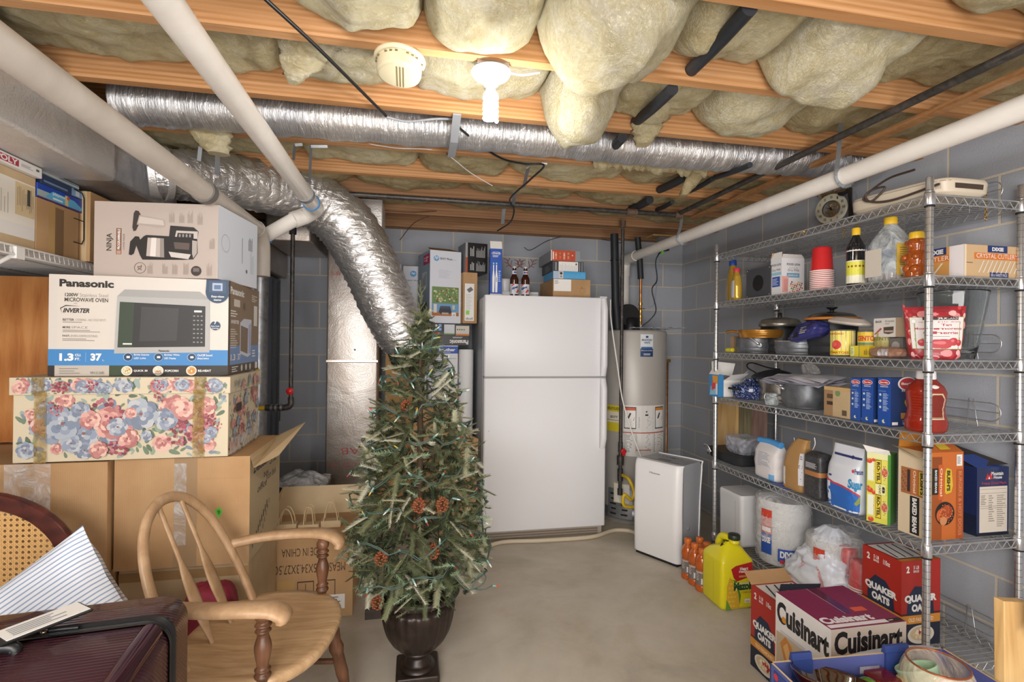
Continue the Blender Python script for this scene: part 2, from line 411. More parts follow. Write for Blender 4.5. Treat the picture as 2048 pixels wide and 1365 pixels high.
    def fine(s, x0, y0, x1, y1, n, m, vert=False, fill=0.45):
        """rows of print too small to read"""
        s.lay += 1
        for i in range(n):
            L = s.rng.uniform(0.55, 1.0)
            if vert:
                a = x0+(x1-x0)*(i+0.3)/n; b = a+(x1-x0)/n*fill
                s.add([s.pt(a, y0), s.pt(b, y0), s.pt(b, y0+(y1-y0)*L), s.pt(a, y0+(y1-y0)*L)], [(0, 1, 2, 3)], m)
            else:
                b = y1-(y1-y0)*(i+0.3)/n; a = b-(y1-y0)/n*fill; e = x0+(x1-x0)*L
                s.add([s.pt(x0, a), s.pt(e, a), s.pt(e, b), s.pt(x0, b)], [(0, 1, 2, 3)], m)
    def build(s, name, parent=None, loc=None, rz=0, label=None, cat=None, group=None, kind=None, bevel=0, center=False, rot=None, solid=0, smooth_angle=None):
        v = np.array(s.v, dtype=np.float64).reshape(-1, 3)
        if center and len(v):
            c = np.array([(v[:, 0].min()+v[:, 0].max())/2, (v[:, 1].min()+v[:, 1].max())/2, v[:, 2].min()])
            v = v-c; loc = tuple(c)
        me = bpy.data.meshes.new(name); me.from_pydata(v.tolist(), [], s.f)
        for m in s.mats: me.materials.append(m)
        me.polygons.foreach_set('material_index', s.fm); me.polygons.foreach_set('use_smooth', s.sm); me.update()
        o = bpy.data.objects.new(name, me); C.objects.link(o)
        if loc is not None: o.location = loc
        if rot is not None: o.rotation_euler = rot
        elif rz: o.rotation_euler = (0, 0, rz)
        if parent is not None: o.parent = parent
        if bevel:
            b = o.modifiers.new('bevel', 'BEVEL'); b.width = bevel; b.segments = 2; b.limit_method = 'ANGLE'
        if solid:
            b = o.modifiers.new('solid', 'SOLIDIFY'); b.thickness = solid
        return tag(o, label, cat, group, kind)
def tag(o, label=None, cat=None, group=None, kind=None):
    if label: o['label'] = label
    if cat: o['category'] = cat
    if group: o['group'] = group
    if kind: o['kind'] = kind
    return o
def thing(name, label, cat, loc=(0, 0, 0), rz=0, group=None, rot=None):
    o = bpy.data.objects.new(name, None); C.objects.link(o); o.empty_display_size = 0.05
    o.location = loc; o.rotation_euler = rot if rot else (0, 0, rz)
    return tag(o, label, cat, group)
def dup(root, loc=None, rz=None, label=None, group=None):
    r = root.copy(); C.objects.link(r)
    if loc is not None: r.location = loc
    if rz is not None: r.rotation_euler = (0, 0, rz)
    if label: r['label'] = label
    if group: r['group'] = group
    for ch in list(root.children):
        c = ch.copy(); C.objects.link(c); c.parent = r
        for g in list(ch.children):
            d = g.copy(); C.objects.link(d); d.parent = c
    return r
def arc(c, r, a0, a1, n, plane='xz'):
    o = []
    for i in range(n+1):
        a = radians(a0+(a1-a0)*i/n); x, y = r*cos(a), r*sin(a)
        o.append((c[0]+x, c[1], c[2]+y) if plane == 'xz' else ((c[0], c[1]+x, c[2]+y) if plane == 'yz' else (c[0]+x, c[1]+y, c[2])))
    return o
def spline(pts, n=8):
    """Catmull-Rom through the points"""
    p = [V3(q) for q in pts]; p = [2*p[0]-p[1]]+p+[2*p[-1]-p[-2]]; o = []
    for i in range(1, len(p)-2):
        for k in range(n):
            t = k/n; a, b, c, d = p[i-1:i+3]
            o.append(0.5*((2*b)+(c-a)*t+(2*a-5*b+4*c-d)*t*t+(3*b-a-3*c+d)*t**3))
    o.append(p[-2]); return o
def lathe_prof(pts, n=5):
    return [(max(0.0005, q[0]), q[1]) for q in [tuple(x[:2]) for x in spline([(a, b, 0) for a, b in pts], n)]]

class Sack:
    """bag, pouch or bottle: a rounded-rectangle section swept up a profile of (z, half x, half y, shift x, shift y)"""
    def __init__(s, prof, m, e=.6, wr=0.0, seed=1, seg=36, nz=26, cap=True):
        s.m = MB(); s.p = np.array([list(p)+[0]*(5-len(p)) for p in prof], float); s.e = e; s.wr = wr; s.seed = seed
        z0, z1 = s.p[0, 0], s.p[-1, 0]; s.z0, s.z1 = z0, z1
        s.m.loft([[s.S(2*pi*k/seg, z0+(z1-z0)*j/nz) for k in range(seg)] for j in range(nz+1)], m, cap, True)
    def S(s, th, z, off=0):
        q = [float(np.interp(z, s.p[:, 0], s.p[:, i])) for i in range(1, 5)]
        c_, s_ = cos(th), sin(th); e = s.e
        x = (q[0]+off)*abs(c_)**e*(1 if c_ > 0 else -1); y = (q[1]+off)*abs(s_)**e*(1 if s_ > 0 else -1)
        if s.wr:
            k = 1+s.wr*(noise.noise(Vector((c_*2.2, s_*2.2+s.seed, z*22)))+.5*noise.noise(Vector((c_*6, s_*6, z*50+s.seed)))); x *= k; y *= k
        return (x+q[2], y+q[3], z)
    def face(s, a0, a1, y0=0., y1=1.):
        """print area from azimuth a0 (left) to a1 (right), heights as fractions"""
        zz = s.z1-s.z0; ym = s.z0+zz*(y0+y1)/2
        s.m.fr = ('fn', lambda x, y, off: s.S(radians(a0+(a1-a0)*x), s.z0+zz*(y0+(y1-y0)*y), off)); s.m.lay = 0
        pa, pb, pc_ = V3(s.S(radians(a0), ym)), V3(s.S(radians((a0+a1)/2), ym)), V3(s.S(radians(a1), ym))
        s.m.W = np.linalg.norm(pb-pa)+np.linalg.norm(pc_-pb); s.m.Hh = zz*(y1-y0); return s.m
class Box:
    """a carton: local x right 0..w, y away 0..d, z up 0..h; F front (-y), R right (+x), L left (-x), T top"""
    def __init__(s, w_, d, h, m='card', m_top=None):
        s.m = MB(); s.w, s.d, s.h = w_, d, h; s.m.box((0, 0, 0), (w_, d, h), m); s.root = None
    def face(s, k):
        w_, d, h = s.w, s.d, s.h
        s.m.frame(*{'F': ((0, 0, 0), (w_, 0, 0), (0, 0, h)), 'R': ((w_, 0, 0), (0, d, 0), (0, 0, h)), 'L': ((0, d, 0), (0, -d, 0), (0, 0, h)),
                    'T': ((0, 0, h), (w_, 0, 0), (0, d, 0)), 'TL': ((0, d, h), (0, -d, 0), (w_, 0, 0)), 'TR': ((w_, 0, h), (0, d, 0), (-w_, 0, 0)), 'B': ((w_, d, 0), (-w_, 0, 0), (0, 0, h))}[k])
        s.m.lay = 0
        return s.m
    def done(s, name, loc, label, cat, rz=0, group=None, bevel=0.0015, rot=None):
        return s.m.build(name, loc=loc, rz=rz, rot=rot, label=label, cat=cat, group=group, bevel=bevel)
# ================================================================ the room
WX0, WX1, WY0, WY1, ZT = -1.78, 2.327, -2.6, 4.107, 2.47
def slab(name, a, b, m, kind='structure', **kw):
    q = MB(); q.box(a, b, m); return q.build(name, kind=kind, **kw)
slab('floor', (WX0-.2, WY0-.2, -.1), (WX1+.2, WY1+.2, 0), 'floor')
slab('ceiling', (WX0-.2, WY0-.2, ZT), (WX1+.2, WY1+.2, ZT+.05), 'ply')
slab('wall_back', (WX0-.2, WY1, 0), (WX1+.2, WY1+.2, 2.235), block_wall('block_wall_back', 'x'))
slab('wall_right', (WX1, WY0, 0), (WX1+.2, WY1, 2.235), block_wall('block_wall_right', 'y'))
slab('wall_left', (WX0-.2, WY0, 0), (WX0, WY1, 2.235), block_wall('block_wall_left', 'y'))
slab('wall_front', (WX0-.2, WY0-.2, 0), (WX1+.2, WY0, 2.47), flat('#a9a49c', 0.9, name='painted_rear_wall'))
slab('trim_1', (WX0-.2, WY1-.035, 2.235), (WX1+.2, WY1+.105, 2.275), 'joist_old')
slab('trim_2', (WX1-.03, WY0, 2.235), (WX1+.11, WY1-.035, 2.275), 'joist_old')
slab('trim_3', (WX0-.2, WY1+.0, 2.275), (WX1+.2, WY1+.04, ZT), 'joist_old')
slab('trim_4', (WX1, WY0, 2.275), (WX1+.04, WY1, ZT), 'joist_old')
slab('trim_5', (WX0-.2, WY0, 2.235), (WX0, WY1, ZT), 'joist_old')

# ---- joists (far edge of each underside)
JZ = 2.228
JY = [-2.07, -1.664, -1.258, -0.852, -0.446, -0.04, .366, .772, 1.178, 1.583, 1.99, 2.4, 2.8, 3.2, 3.61, 4.02]
nm = {8: 'first wooden joist at the very top of the view, over the shelving side', 9: 'wooden ceiling joist just in front of the bare light bulb',
      10: 'wooden ceiling joist just behind the bare light bulb', 11: 'wooden ceiling joist right behind the small silver duct',
      12: 'wooden ceiling joist between small silver duct and the cross gas pipe', 13: 'wooden joist directly above the horizontal gas pipe at the back',
      14: 'dark wooden joist over the refrigerator front', 15: 'last wooden joist against the back wall'}
for i, y in enumerate(JY):
    q = MB(); q.box((WX0, y-.038, JZ), (WX1, y, ZT), 'joist' if i not in (13, 14, 15) else 'joist_old')
    q.build('ceiling_joist', label=nm.get(i, 'wooden ceiling joist overhead behind the camera'), cat='joist', group='floor joists overhead', kind=None)

# ---- insulation
ins = [insul('fibreglass_a'), insul('fibreglass_b', '#e3d5ab', '#cdb883', '#f1e8ca'), insul('fibreglass_shaded', '#c9b68c', '#a88f5c', '#dccfa6')]  # third mix is darker: shade of the dim batts put into its colour
def batt(x0, x1, bay, sag, mat, label, lumps=(), seed=0, low=2.315):
    """one length of batt pressed between two joists, its underside pillowy, lumps hang lower"""
    y0, y1 = JY[bay-1]+.002, JY[bay]-.040
    nu = max(8, int((x1-x0)/.014)); nv = 26
    def zf(u, v):
        x = x0+(x1-x0)*u; y = y0+(y1-y0)*v
        e = (1-abs(2*u-1)**10)*(1-abs(2*v-1)**14)
        nz = noise.noise(Vector((x*3.1+seed, y*3.3, seed*.7)))*.035+noise.noise(Vector((x*9+seed, y*9, 1.3)))*.014+noise.noise(Vector((x*24, y*24, seed)))*.009+abs(noise.noise(Vector((x*5+y*2, y*4, seed+5.))))*-.02
        z = low-(sag*(0.7+0.3*sin(pi*min(1, max(0, v))))+nz)*e+.03*(1-e)
        return x, y, z
    def fn(u, v):
        x, y, z = zf(u, v)
        for lx, ly, rx, ry, dz in lumps:
            d = ((x-lx)/rx)**2+((y-ly)/ry)**2
            if d < 1:
                k = (1-d)**.75; wr = noise.noise(Vector((x*12, y*7, 4.4)))*.03+noise.noise(Vector((x*5, y*4, 9.4)))*.05-.03*abs(noise.noise(Vector((x*7-y*3, y*2, 2.4))))
                z -= (dz+wr)*k
                y -= .05*k*max(0, min(1, dz/.15))*(1 if v < .5 else .3)
        return (x, y, min(z, ZT-.01))
    q = MB(); q.grid(lambda a, b: fn(b, a), nv, nu, mat)
    # sides and top close it
    t0 = [(x0, y0, ZT-.02), (x1, y0, ZT-.02), (x1, y1, ZT-.02), (x0, y1, ZT-.02)]
    q.add(t0, [(0, 1, 2, 3)], mat)
    for (ua, va, ub, vb) in ((0, 0, 1, 0), (1, 0, 1, 1), (1, 1, 0, 1), (0, 1, 0, 0)):
        n = nu if va == vb else nv
        vs_ = []
        for k in range(n+1):
            u = ua+(ub-ua)*k/n; v = va+(vb-va)*k/n; p = fn(u, v)
            vs_ += [p, (x0+(x1-x0)*u, y0+(y1-y0)*v, ZT-.02)]
        q.add(vs_, [(2*k, 2*k+1, 2*k+3, 2*k+2) for k in range(n)], mat, True)
    return q.build('insulation_batt', label=label, cat='insulation', group='fibreglass batts between the joists')
A, B_, D_ = ins
batt(WX0, .3, 8, .03, B_, 'yellow fibreglass batt cut off by the top left of the view', seed=1)
batt(.3, 1.35, 8, .03, A, 'yellow fibreglass batt above the top edge at the centre', seed=2)
batt(1.35, WX1, 8, .06, B_, 'yellow fibreglass batt peeking in at the top right corner', seed=3, lumps=[(1.5, 1.0, .16, .2, .05), (1.75, 1.02, .2, .2, .05)])
batt(WX0, -.35, 9, .03, B_, 'yellow fibreglass batt at the top left, above the left drain pipe', seed=4)
batt(-.35, .02, 9, .07, A, 'pale pillow of insulation left of the largest bulge, near the light bulb', seed=5, lumps=[(-.17, 1.42, .2, .2, .03)])
batt(.02, .36, 9, .08, A, 'pale pillow of insulation right before the light bulb', seed=6, lumps=[(.18, 1.44, .19, .2, .05)])
batt(.36, .78, 9, .09, A, 'largest sagging pillow of insulation, drooping right of the light bulb', seed=7, lumps=[(.55, 1.40, .22, .24, .13)])
batt(.78, 1.12, 9, .05, B_, 'creased insulation batt left of the black pipe sleeve at the top', seed=8, lumps=[(.86, 1.45, .12, .2, .04)])
batt(1.12, 1.50, 9, .10, A, 'folded insulation bulge right of the black pipe sleeve', seed=9, lumps=[(1.3, 1.45, .17, .2, .10)])
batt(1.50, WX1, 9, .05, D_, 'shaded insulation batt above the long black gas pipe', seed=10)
batt(WX0, -.42, 10, .03, B_, 'yellow insulation batt behind the two long drain pipes', seed=11, lumps=[(-.6, 1.8, .2, .2, .02)])
batt(-.42, -.02, 10, .05, A, 'insulation batt above the smoke alarm', seed=12)
batt(-.02, .48, 10, .045, A, 'insulation batt directly behind the light fitting', seed=13)
batt(.48, .74, 10, .10, A, 'hanging clump of insulation right behind the largest pillow', seed=14, lumps=[(.6, 1.84, .15, .2, .14)])
batt(.74, 1.12, 10, .04, B_, 'ragged insulation batt around the black pipe sleeve', seed=15, lumps=[(.93, 1.9, .07, .1, .06)])
batt(1.12, 1.52, 10, .07, A, 'fluffy insulation batt over the right part of the silver duct', seed=16, lumps=[(1.3, 1.85, .18, .2, .04)])
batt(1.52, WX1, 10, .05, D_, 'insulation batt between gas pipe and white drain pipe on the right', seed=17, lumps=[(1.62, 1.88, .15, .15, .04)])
batt(WX0, -.2, 11, -.02, B_, 'insulation batt above the left half of the small silver duct', seed=18, low=2.41)
batt(-.2, .95, 11, -.02, B_, 'insulation batt above the middle of the small silver duct', seed=19, low=2.41)
batt(.95, WX1, 11, .0, B_, 'torn insulation batt above the right end of the small silver duct', seed=20, low=2.41)
for k, (a, b, bay, mt_, lb) in enumerate([
        (WX0, -.55, 12, B_, 'insulation pillow behind the silver duct, left of the drain elbow'), (-.55, .02, 12, B_, 'insulation pillow above the drain elbow'),
        (.02, .5, 12, D_, 'insulation pillow left of the grey bracket shadow, fourth bay'), (.5, 1.15, 12, B_, 'insulation pillow right of the cable clips, fourth bay'),
        (1.15, WX1, 12, D_, 'insulation pillow at the right end of the fourth bay'),
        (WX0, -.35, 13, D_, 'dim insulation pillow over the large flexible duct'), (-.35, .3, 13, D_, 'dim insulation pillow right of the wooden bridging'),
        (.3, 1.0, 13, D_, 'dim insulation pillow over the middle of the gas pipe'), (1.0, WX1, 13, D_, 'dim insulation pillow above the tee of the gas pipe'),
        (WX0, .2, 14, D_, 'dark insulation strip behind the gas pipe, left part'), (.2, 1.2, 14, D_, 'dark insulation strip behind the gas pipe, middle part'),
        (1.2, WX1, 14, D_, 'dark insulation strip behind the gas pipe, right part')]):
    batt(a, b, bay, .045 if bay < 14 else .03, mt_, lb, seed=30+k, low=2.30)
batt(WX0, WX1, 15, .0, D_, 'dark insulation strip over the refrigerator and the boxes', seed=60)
for b_ in range(1, 8):
    batt(WX0, WX1, b_, .02, B_, 'insulation overhead behind the camera', seed=70+b_)
# hanging scraps
def scrap(name, pts, w0, w1, mat, label, th=.03):
    q = MB(); ps = spline(pts, 6); n = len(ps); rings = []
    for i, p in enumerate(ps):
        k = i/(n-1); ww = w0+(w1-w0)*k; ring = []
        for j in range(14):
            a = 2*pi*j/14; wob = 1+.35*noise.noise(Vector((i*.7, j*.9, p[0]*5)))
            ring.append((p[0]+ww*cos(a)*wob, p[1]+th*sin(a)*wob, p[2]+.012*noise.noise(Vector((j*1.0, i*.5, 2)))))
        rings.append(ring)
    q.loft(rings, mat)
    return q.build(name, label=label, cat='insulation')
scrap('insulation_flap', [(-.30, 1.66, 2.38), (-.33, 1.68, 2.27), (-.36, 1.70, 2.2), (-.38, 1.71, 2.165)], .12, .015, A, 'triangular flap of torn insulation hanging left of the smoke alarm', .02)
scrap('insulation_tuft', [(1.42, 2.33, 2.27), (1.40, 2.36, 2.2), (1.37, 2.42, 2.12)], .07, .02, D_, 'long torn tuft of insulation dangling by the right end of the silver duct')
scrap('insulation_tuft', [(.95, 1.93, 2.3), (.93, 1.94, 2.22), (.92, 1.95, 2.17)], .08, .03, B_, 'small ragged tuft of insulation left of the black sleeve')
scrap('insulation_tuft', [(-.82, 2.22, 2.24), (-.80, 2.24, 2.16), (-.78, 2.25, 2.10)], .10, .04, B_, 'torn tuft of insulation between trunk duct and small silver duct')
# ragged edge below the small duct
q = MB(); n = 90; V_, F_ = [], []
for i in range(n+1):
    x = .84+.60*i/n; rag = .035+.030*noise.noise(Vector((x*14, 0, 3)))+.022*noise.noise(Vector((x*45, 1, 3)))+.008*noise.noise(Vector((x*120, 1, 3)))
    y = 2.325+.012*noise.noise(Vector((x*20, 5, 1))); z0 = 2.252; z1 = 2.232-max(.008, rag)
    V_ += [(x, y-.014, z0), (x, y-.022, (z0+z1)/2), (x, y-.004, z1), (x, y+.014, (z0+z1)/2), (x, y+.010, z0)]
for i in range(n):
    for k in range(4): a = i*5+k; F_.append((a, a+1, a+6, a+5))
q.add(V_, F_, B_, True)
q.build('insulation_fringe', label='ragged yellow insulation fringe hanging below the silver duct on the right', cat='insulation')
# wooden bridging between joists
q = MB(); a = V3(oy(700, 365, 2.83)); q.hexa([(-.245, 2.81, 2.26), (-.175, 2.81, 2.26), (-.20, 3.15, 2.40), (-.27, 3.15, 2.40), (-.245, 2.81, 2.31), (-.175, 2.81, 2.31), (-.20, 3.15, 2.45), (-.27, 3.15, 2.45)], 'joist_old')
q.build('bridging_board', label='short slanted wooden bridging board between two joists', cat='board')

# ================================================================ ducts
q = MB(); q.rbox((-1.56, WY0+.01, 1.95), (-1.125, 2.22, 2.222), 'foil', .03)
q.frame((-1.125, 0, 1.95), (0, 2.22, 0), (0, 0, .272)); q.lay = 2
q.ring_(.68, .22, .011, .002, '#8c3b30', 8)
for i in range(9): q.rect(.01+i*.11, .93, .05+i*.11, .96, flat('#d9d6d2', .2, .6))
q.build('trunk_duct', label='big rectangular foil-wrapped trunk duct under the joists on the left', cat='duct')
q = MB(); q.rbox((-1.54, 2.221, 1.96), (-1.14, 2.78, 2.222), 'foils', .03)
q.build('trunk_duct', label='last section of the foil trunk duct, where the large flexible duct starts', cat='duct')
# small duct along the joists
q = MB(); pts = [(-1.1, 2.17, 2.245), (-.7, 2.17, 2.25), (0, 2.17, 2.258), (.7, 2.17, 2.258), (1.2, 2.17, 2.255), (1.55, 2.17, 2.262), (1.9, 2.17, 2.27), (2.2, 2.17, 2.275)]
ps = spline(pts, 24); q.tube(ps, [.084+.003*sin(i*1.9)+.003*sin(i*.7) for i in range(len(ps))], 'foils', 22)
q.build('small_duct', label='long thin silver foil duct running between two joists behind the bulb', cat='duct')
# large flexible duct
q = MB(); path = [(300, 346, 2.22, .10), (345, 349, 2.27, .107), (430, 358, 2.45, .122), (540, 374, 2.7, .14), (620, 398, 2.88, .155), (690, 448, 2.98, .166), (742, 535, 3.03, .166), (775, 612, 3.06, .160), (803, 668, 3.08, .150), (812, 690, 3.1, .128)]
ps = spline([P(a, b, t) for a, b, t, r in path], 16); rr = [x[0] for x in spline([(r, 0, 0) for *_, r in path], 16)]
rings = []; n = len(ps)
up = V3((0, 0, 1))
for i, p in enumerate(ps):
    d = ps[min(i+1, n-1)]-ps[max(i-1, 0)]; d /= np.linalg.norm(d); a = np.cross(up, d); a /= np.linalg.norm(a); b = np.cross(d, a); up = b
    ring = []
    for k in range(40):
        an = 2*pi*k/40; cr = noise.noise(Vector((i*.75, cos(an)*3.2, sin(an)*3.2)))*.010+(.004 if i % 3 == 0 else -.002)
        r_ = rr[i]+cr*min(1, i/30+.3); ring.append(tuple(p+a*r_*cos(an)+b*r_*sin(an)))
    rings.append(ring)
q.loft(rings, 'foilf', True, True)
fd = thing('flexible_duct', 'large crinkled silver flexible duct bending down behind the tree', 'duct')
q.build('sleeve', fd)
q = MB(); q.tube([P(803, 668, 3.08), P(812, 694, 3.10), P(822, 722, 3.12)], [.118, .118, .118], 'blkm', 28); q.build('collar', fd, label='black end collar')
q = MB()
for i in (0, 5, 12):
    c_ = ps[i]; d = ps[i+1]-ps[i]; d /= np.linalg.norm(d); q.tube([c_-d*.012, c_+d*.012], rr[i]+.012, 'foil', 30)
q.build('tape_band', fd)
# vertical duct at the back wall, wrapped in foil
x0, _, _ = oy(655, 500, 3.66); x1, _, _ = oy(758, 500, 3.66)
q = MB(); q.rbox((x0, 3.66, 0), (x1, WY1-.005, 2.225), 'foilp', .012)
q.frame((x0, 3.66, 0), (x1-x0, 0, 0), (0, 0, 2.225)); red = '#a2484a'
for v, t, a, b in ((548, '8S 8S', .08, .5), (905, 'LAB', .30, .80), (930, '22 22 22 22', .08, .98)):
    zz = oy(700, v, 3.66)[2]/2.225; q.text(t, a, zz-.006, b, zz+(.014 if t == 'LAB' else .005), red, 0, rot=180)
zz = oy(700, 726, 3.66)[2]/2.225; q.rect(0, zz, 1, zz+.002, '#6f6257'); q.rect(0, zz+.002, 1, zz+.008, flat('#d8cfc4', .25, .7))
q.disc(.55, oy(700, 700, 3.66)[2]/2.225, .02, '#3f5f8e', 8)
q.build('riser_duct', label='tall rectangular duct riser wrapped in foil with red printing, by the back wall', cat='duct')
# furnace cabinet and its foil plenum behind the cartons
fur = thing('furnace', 'tall grey sheet metal furnace cabinet behind the stacked cartons', 'furnace', (-1.3, 3.7, 0))
q = MB(); q.rbox((-.3, -.42, 0), (.325, .38, 1.80), flat('#6c7280', .35, .5, 'furnace_steel'), .012); q.build('cabinet', fur)
q = MB()
for y in (-.25, -.05, .16, .3): q.box((.326, y, .1), (.332, y+.012, 1.78), flat('#55534f', .4, .4))
q.build('seam', fur)
q = MB(); q.tube([(.36, -.30, .2), (.36, -.30, 1.80)], .055, 'galv', 18); q.build('vent_pipe', fur)
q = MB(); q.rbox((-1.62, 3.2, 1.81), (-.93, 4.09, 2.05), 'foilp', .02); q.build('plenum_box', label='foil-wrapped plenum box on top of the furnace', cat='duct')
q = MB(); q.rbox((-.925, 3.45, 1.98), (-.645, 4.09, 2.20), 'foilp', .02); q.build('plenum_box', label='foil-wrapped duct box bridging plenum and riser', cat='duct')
xr1 = oy(765, 440, 3.235)[0]; q = MB(); q.rbox((xr1-.30, 3.235, 1.93), (xr1, 3.565, 2.224), 'foil', .008); q.build('duct_box', label='shiny silver duct box right behind the bend of the flexible duct', cat='duct')

# ================================================================ pipes
def pipe(name, label, pts, r, m, seg=16, cat='pipe', kind=None, prt=None):
    q = MB(); q.tube(pts, r, m, seg); return q.build(name, prt, label=label, cat=cat if not prt else None)
PR = .0365
d1 = thing('drain_pipe', 'left of the two long white drain pipes, with red lettering', 'pipe')
c1 = V3(P(230, 255, 1.30)); X1, Z1 = c1[0], c1[2]
def pipe_mesh(X, Z, ya, yb, txt, side, col, r=PR, mat='pvc'):
    q = MB(); q.tube([(X, ya, Z), (X, yb, Z)], r, mat, 24)
    q.lay = 0; q.fr = None
    # lettering wraps along the lower right of the pipe
    k = 0
    vs_, fs = glyphs(txt, .004); th = radians(side); L = len(txt)*.030; hgt = .020
    y = ya+.3
    while y+L < yb-.1:
        vv = []
        for a, b in vs_:
            an = th+(b-.5)*hgt/r
            vv.append((X+(r+.0006)*cos(an), y+a*L, Z+(r+.0006)*sin(an)))
        q.add(vv, fs, col); y += L+.12
    return q
E1 = P(520, 458, 2.52)
q = pipe_mesh(X1, Z1, WY0+.01, 2.04, 'CHARLOTTE PIPE 04025 2-1/2" PVC 1120 SCH 40 PR 300 PSI @ 23C ASTM D 1785', 42, '#a3504a', mat='pvcg')
q.build('straight_run', d1)
q = MB(); q.tube([(X1, 2.04, Z1), (X1, 2.66, Z1)], PR+.002, 'pvcg', 24); q.build('straight_run', d1)
q = MB(); q.tube([(X1, 2.02, Z1), (X1, 2.06, Z1)], PR+.006, flat('#6d6a66', .6), 24); q.build('coupling', d1)
q = MB(); q.tube(arc((X1, 2.66, Z1-.10), .10, 90, 0, 8, 'yz')+[(X1, 2.76, Z1-.22)], PR+.005, 'pvcg', 20); q.build('elbow', d1)
d2 = thing('drain_pipe', 'right of the two long white drain pipes, ending in an elbow', 'pipe')
c2 = V3(P(480, 210, 1.50)); X2, Z2 = c2[0], c2[2]
yE = 2.80
q = pipe_mesh(X2, Z2, WY0+.01, yE-.25, 'PVC 1120 SCH 40 PR 300 PSI @ 23C ASTM D 1785 CHARLOTTE PIPE 04025', 50, '#9d6a66'); q.build('straight_run', d2)
q = MB(); q.tube([(X2, yE-.27, Z2), (X2, yE-.23, Z2)], PR+.005, flat('#85888c', .5), 24); q.tube([(X2, yE-.23, Z2), (X2, yE, Z2)], PR+.001, 'pvc', 24); q.build('coupling', d2)
b0 = V3((X2, yE, Z2)); b1 = V3(oy(505, 487, yE+.06)); 
q = MB(); q.tube(spline([b0-V3((0, .10, 0)), b0+V3((0, .0, -.005)), b0+V3((-.05, .05, -.03)), b0+(b1-b0)*.35], 6), PR+.006, 'pvc', 20); q.build('elbow', d2)
q = MB(); q.tube([b0+(b1-b0)*.3, b1], PR, 'pvc', 20); q.build('branch', d2)
q = MB(); q.tube(spline([b0+(b1-b0)*.82, b1, b1+V3((-.03, .01, -.05)), b1+V3((-.03, .01, -.12))], 5), PR+.006, 'pvc', 20); q.build('elbow', d2)
q = MB(); q.tube([b1+V3((-.03, .01, -.11)), b1+V3((-.03, .01, -1.6))], PR, 'pvc', 20); q.build('downpipe', d2)
q = MB()
for pp, dd in ((b0+(b1-b0)*.78, (b1-b0)), (b0+V3((0, -.1, 0)), V3((0, 1, 0))), (b1+V3((-.03, .01, -.13)), V3((0, 0, 1)))):
    dd = dd/np.linalg.norm(dd); q.tube([pp-dd*.003, pp+dd*.003], PR+.0075, '#3d7fb8', 20)
q.build('primer_ring', d2, label='blue primer ring')
# right hand drain pipe
d3 = thing('drain_pipe', 'thick white drain pipe running above the wire shelving along the right wall', 'pipe')
X3 = 1.75; Z3 = ox(2048, 215, X3)[2]
q = MB(); q.tube([(X3, WY0+.01, Z3), (X3, 3.93, Z3+.0)], .037, 'pvc', 24)
q.fr = None
q.build('straight_run', d3)
q = MB(); q.tube([(X3, 3.80, Z3), (X3, 3.96, Z3)], .042, 'pvc', 24); q.tube(spline([(X3, 3.94, Z3), (X3, 4.0, Z3-.02), (X3, 4.02, Z3-.08), (X3, 4.02, Z3-.14)], 4), .042, 'pvc', 20); q.build('elbow', d3)
q = MB(); q.tube([(X3, 4.02, Z3-.1), (X3, 4.02, .02)], .036, 'pvc', 18); q.build('downpipe', d3)
# gas pipes
pipe('gas_pipe', 'long black gas pipe slanting across the upper right, along the right wall', [(1.69, WY0+.01, 2.2), (1.69, 3.02, 2.2)], .0145, 'iron')
q = MB(); a = V3(oy(692, 388, 3.03)); b = V3(oy(1348, 430, 3.03)); b[0] = 1.69
g2 = thing('gas_pipe', 'horizontal black gas pipe crossing under the joists at the back', 'pipe')
q.tube([a-V3((.9, 0, 0)), b], .0145, 'iron', 14); q.build('pipe_run', g2)
q = MB(); tx = oy(1263, 424, 3.03); q.tube([(tx[0]-.035, 3.03, tx[2]), (tx[0]+.035, 3.03, tx[2])], .021, 'rust', 14)
q.tube([b-V3((.03, 0, 0)), b+V3((.02, 0, 0))], .021, 'rust', 14); q.build('tee', g2)
g3 = thing('gas_riser', 'thin vertical iron gas pipe with red valve in front of the water heater', 'pipe')
gx, gy = 1.445, 3.50
gx = oy(1243, 700, gy)[0]
zt = oy(1246, 450, gy)[2]; zb = oy(1243, 880, gy)[2]; ze = oy(1243, 985, gy)[2]
q = MB(); q.tube([(gx, gy, zb), (gx, gy, 2.19)], .0125, 'iron', 12); q.build('riser', g3)
q = MB(); q.tube([(gx, gy, zt-.02), (gx, gy, zt+.03)], .021, 'rust', 12); q.build('union', g3)
q = MB(); q.tube([(gx, gy, ze), (gx, gy, zb)], .013, 'iron', 12)
for v0, v1, r in ((885, 905, .018), (912, 930, .027), (938, 962, .022), (978, 990, .02)):
    q.tube([(gx, gy, oy(1243, v1, gy)[2]), (gx, gy, oy(1243, v0, gy)[2])], r, 'iron', 8)
q.build('drip_leg', g3)
q = MB(); zc = oy(1243, 902, gy)[2]; q.lathe([(.0, 0), (.02, .002), (.022, .012), (.0, .016)], 'red', 12, c=(gx+.012, gy-.035, zc), axis='y'); q.box((gx, gy-.04, zc-.03), (gx+.022, gy-.025, zc+.01), 'red'); q.build('valve_handle', g3, label='red valve handle')
q = MB(); q.tube(spline([(gx+.01, gy, oy(1243, 950, gy)[2]), P(1258, 960, 3.62), P(1268, 985, 3.6), P(1262, 1000, 3.58), P(1250, 990, 3.56), P(1246, 1000, 3.56), P(1250, 1013, 3.57), P(1275, 1015, 3.60)], 8), .012, flat('#dcb92f', .4), 12); q.build('yellow_hose', g3, label='yellow coated gas hose')
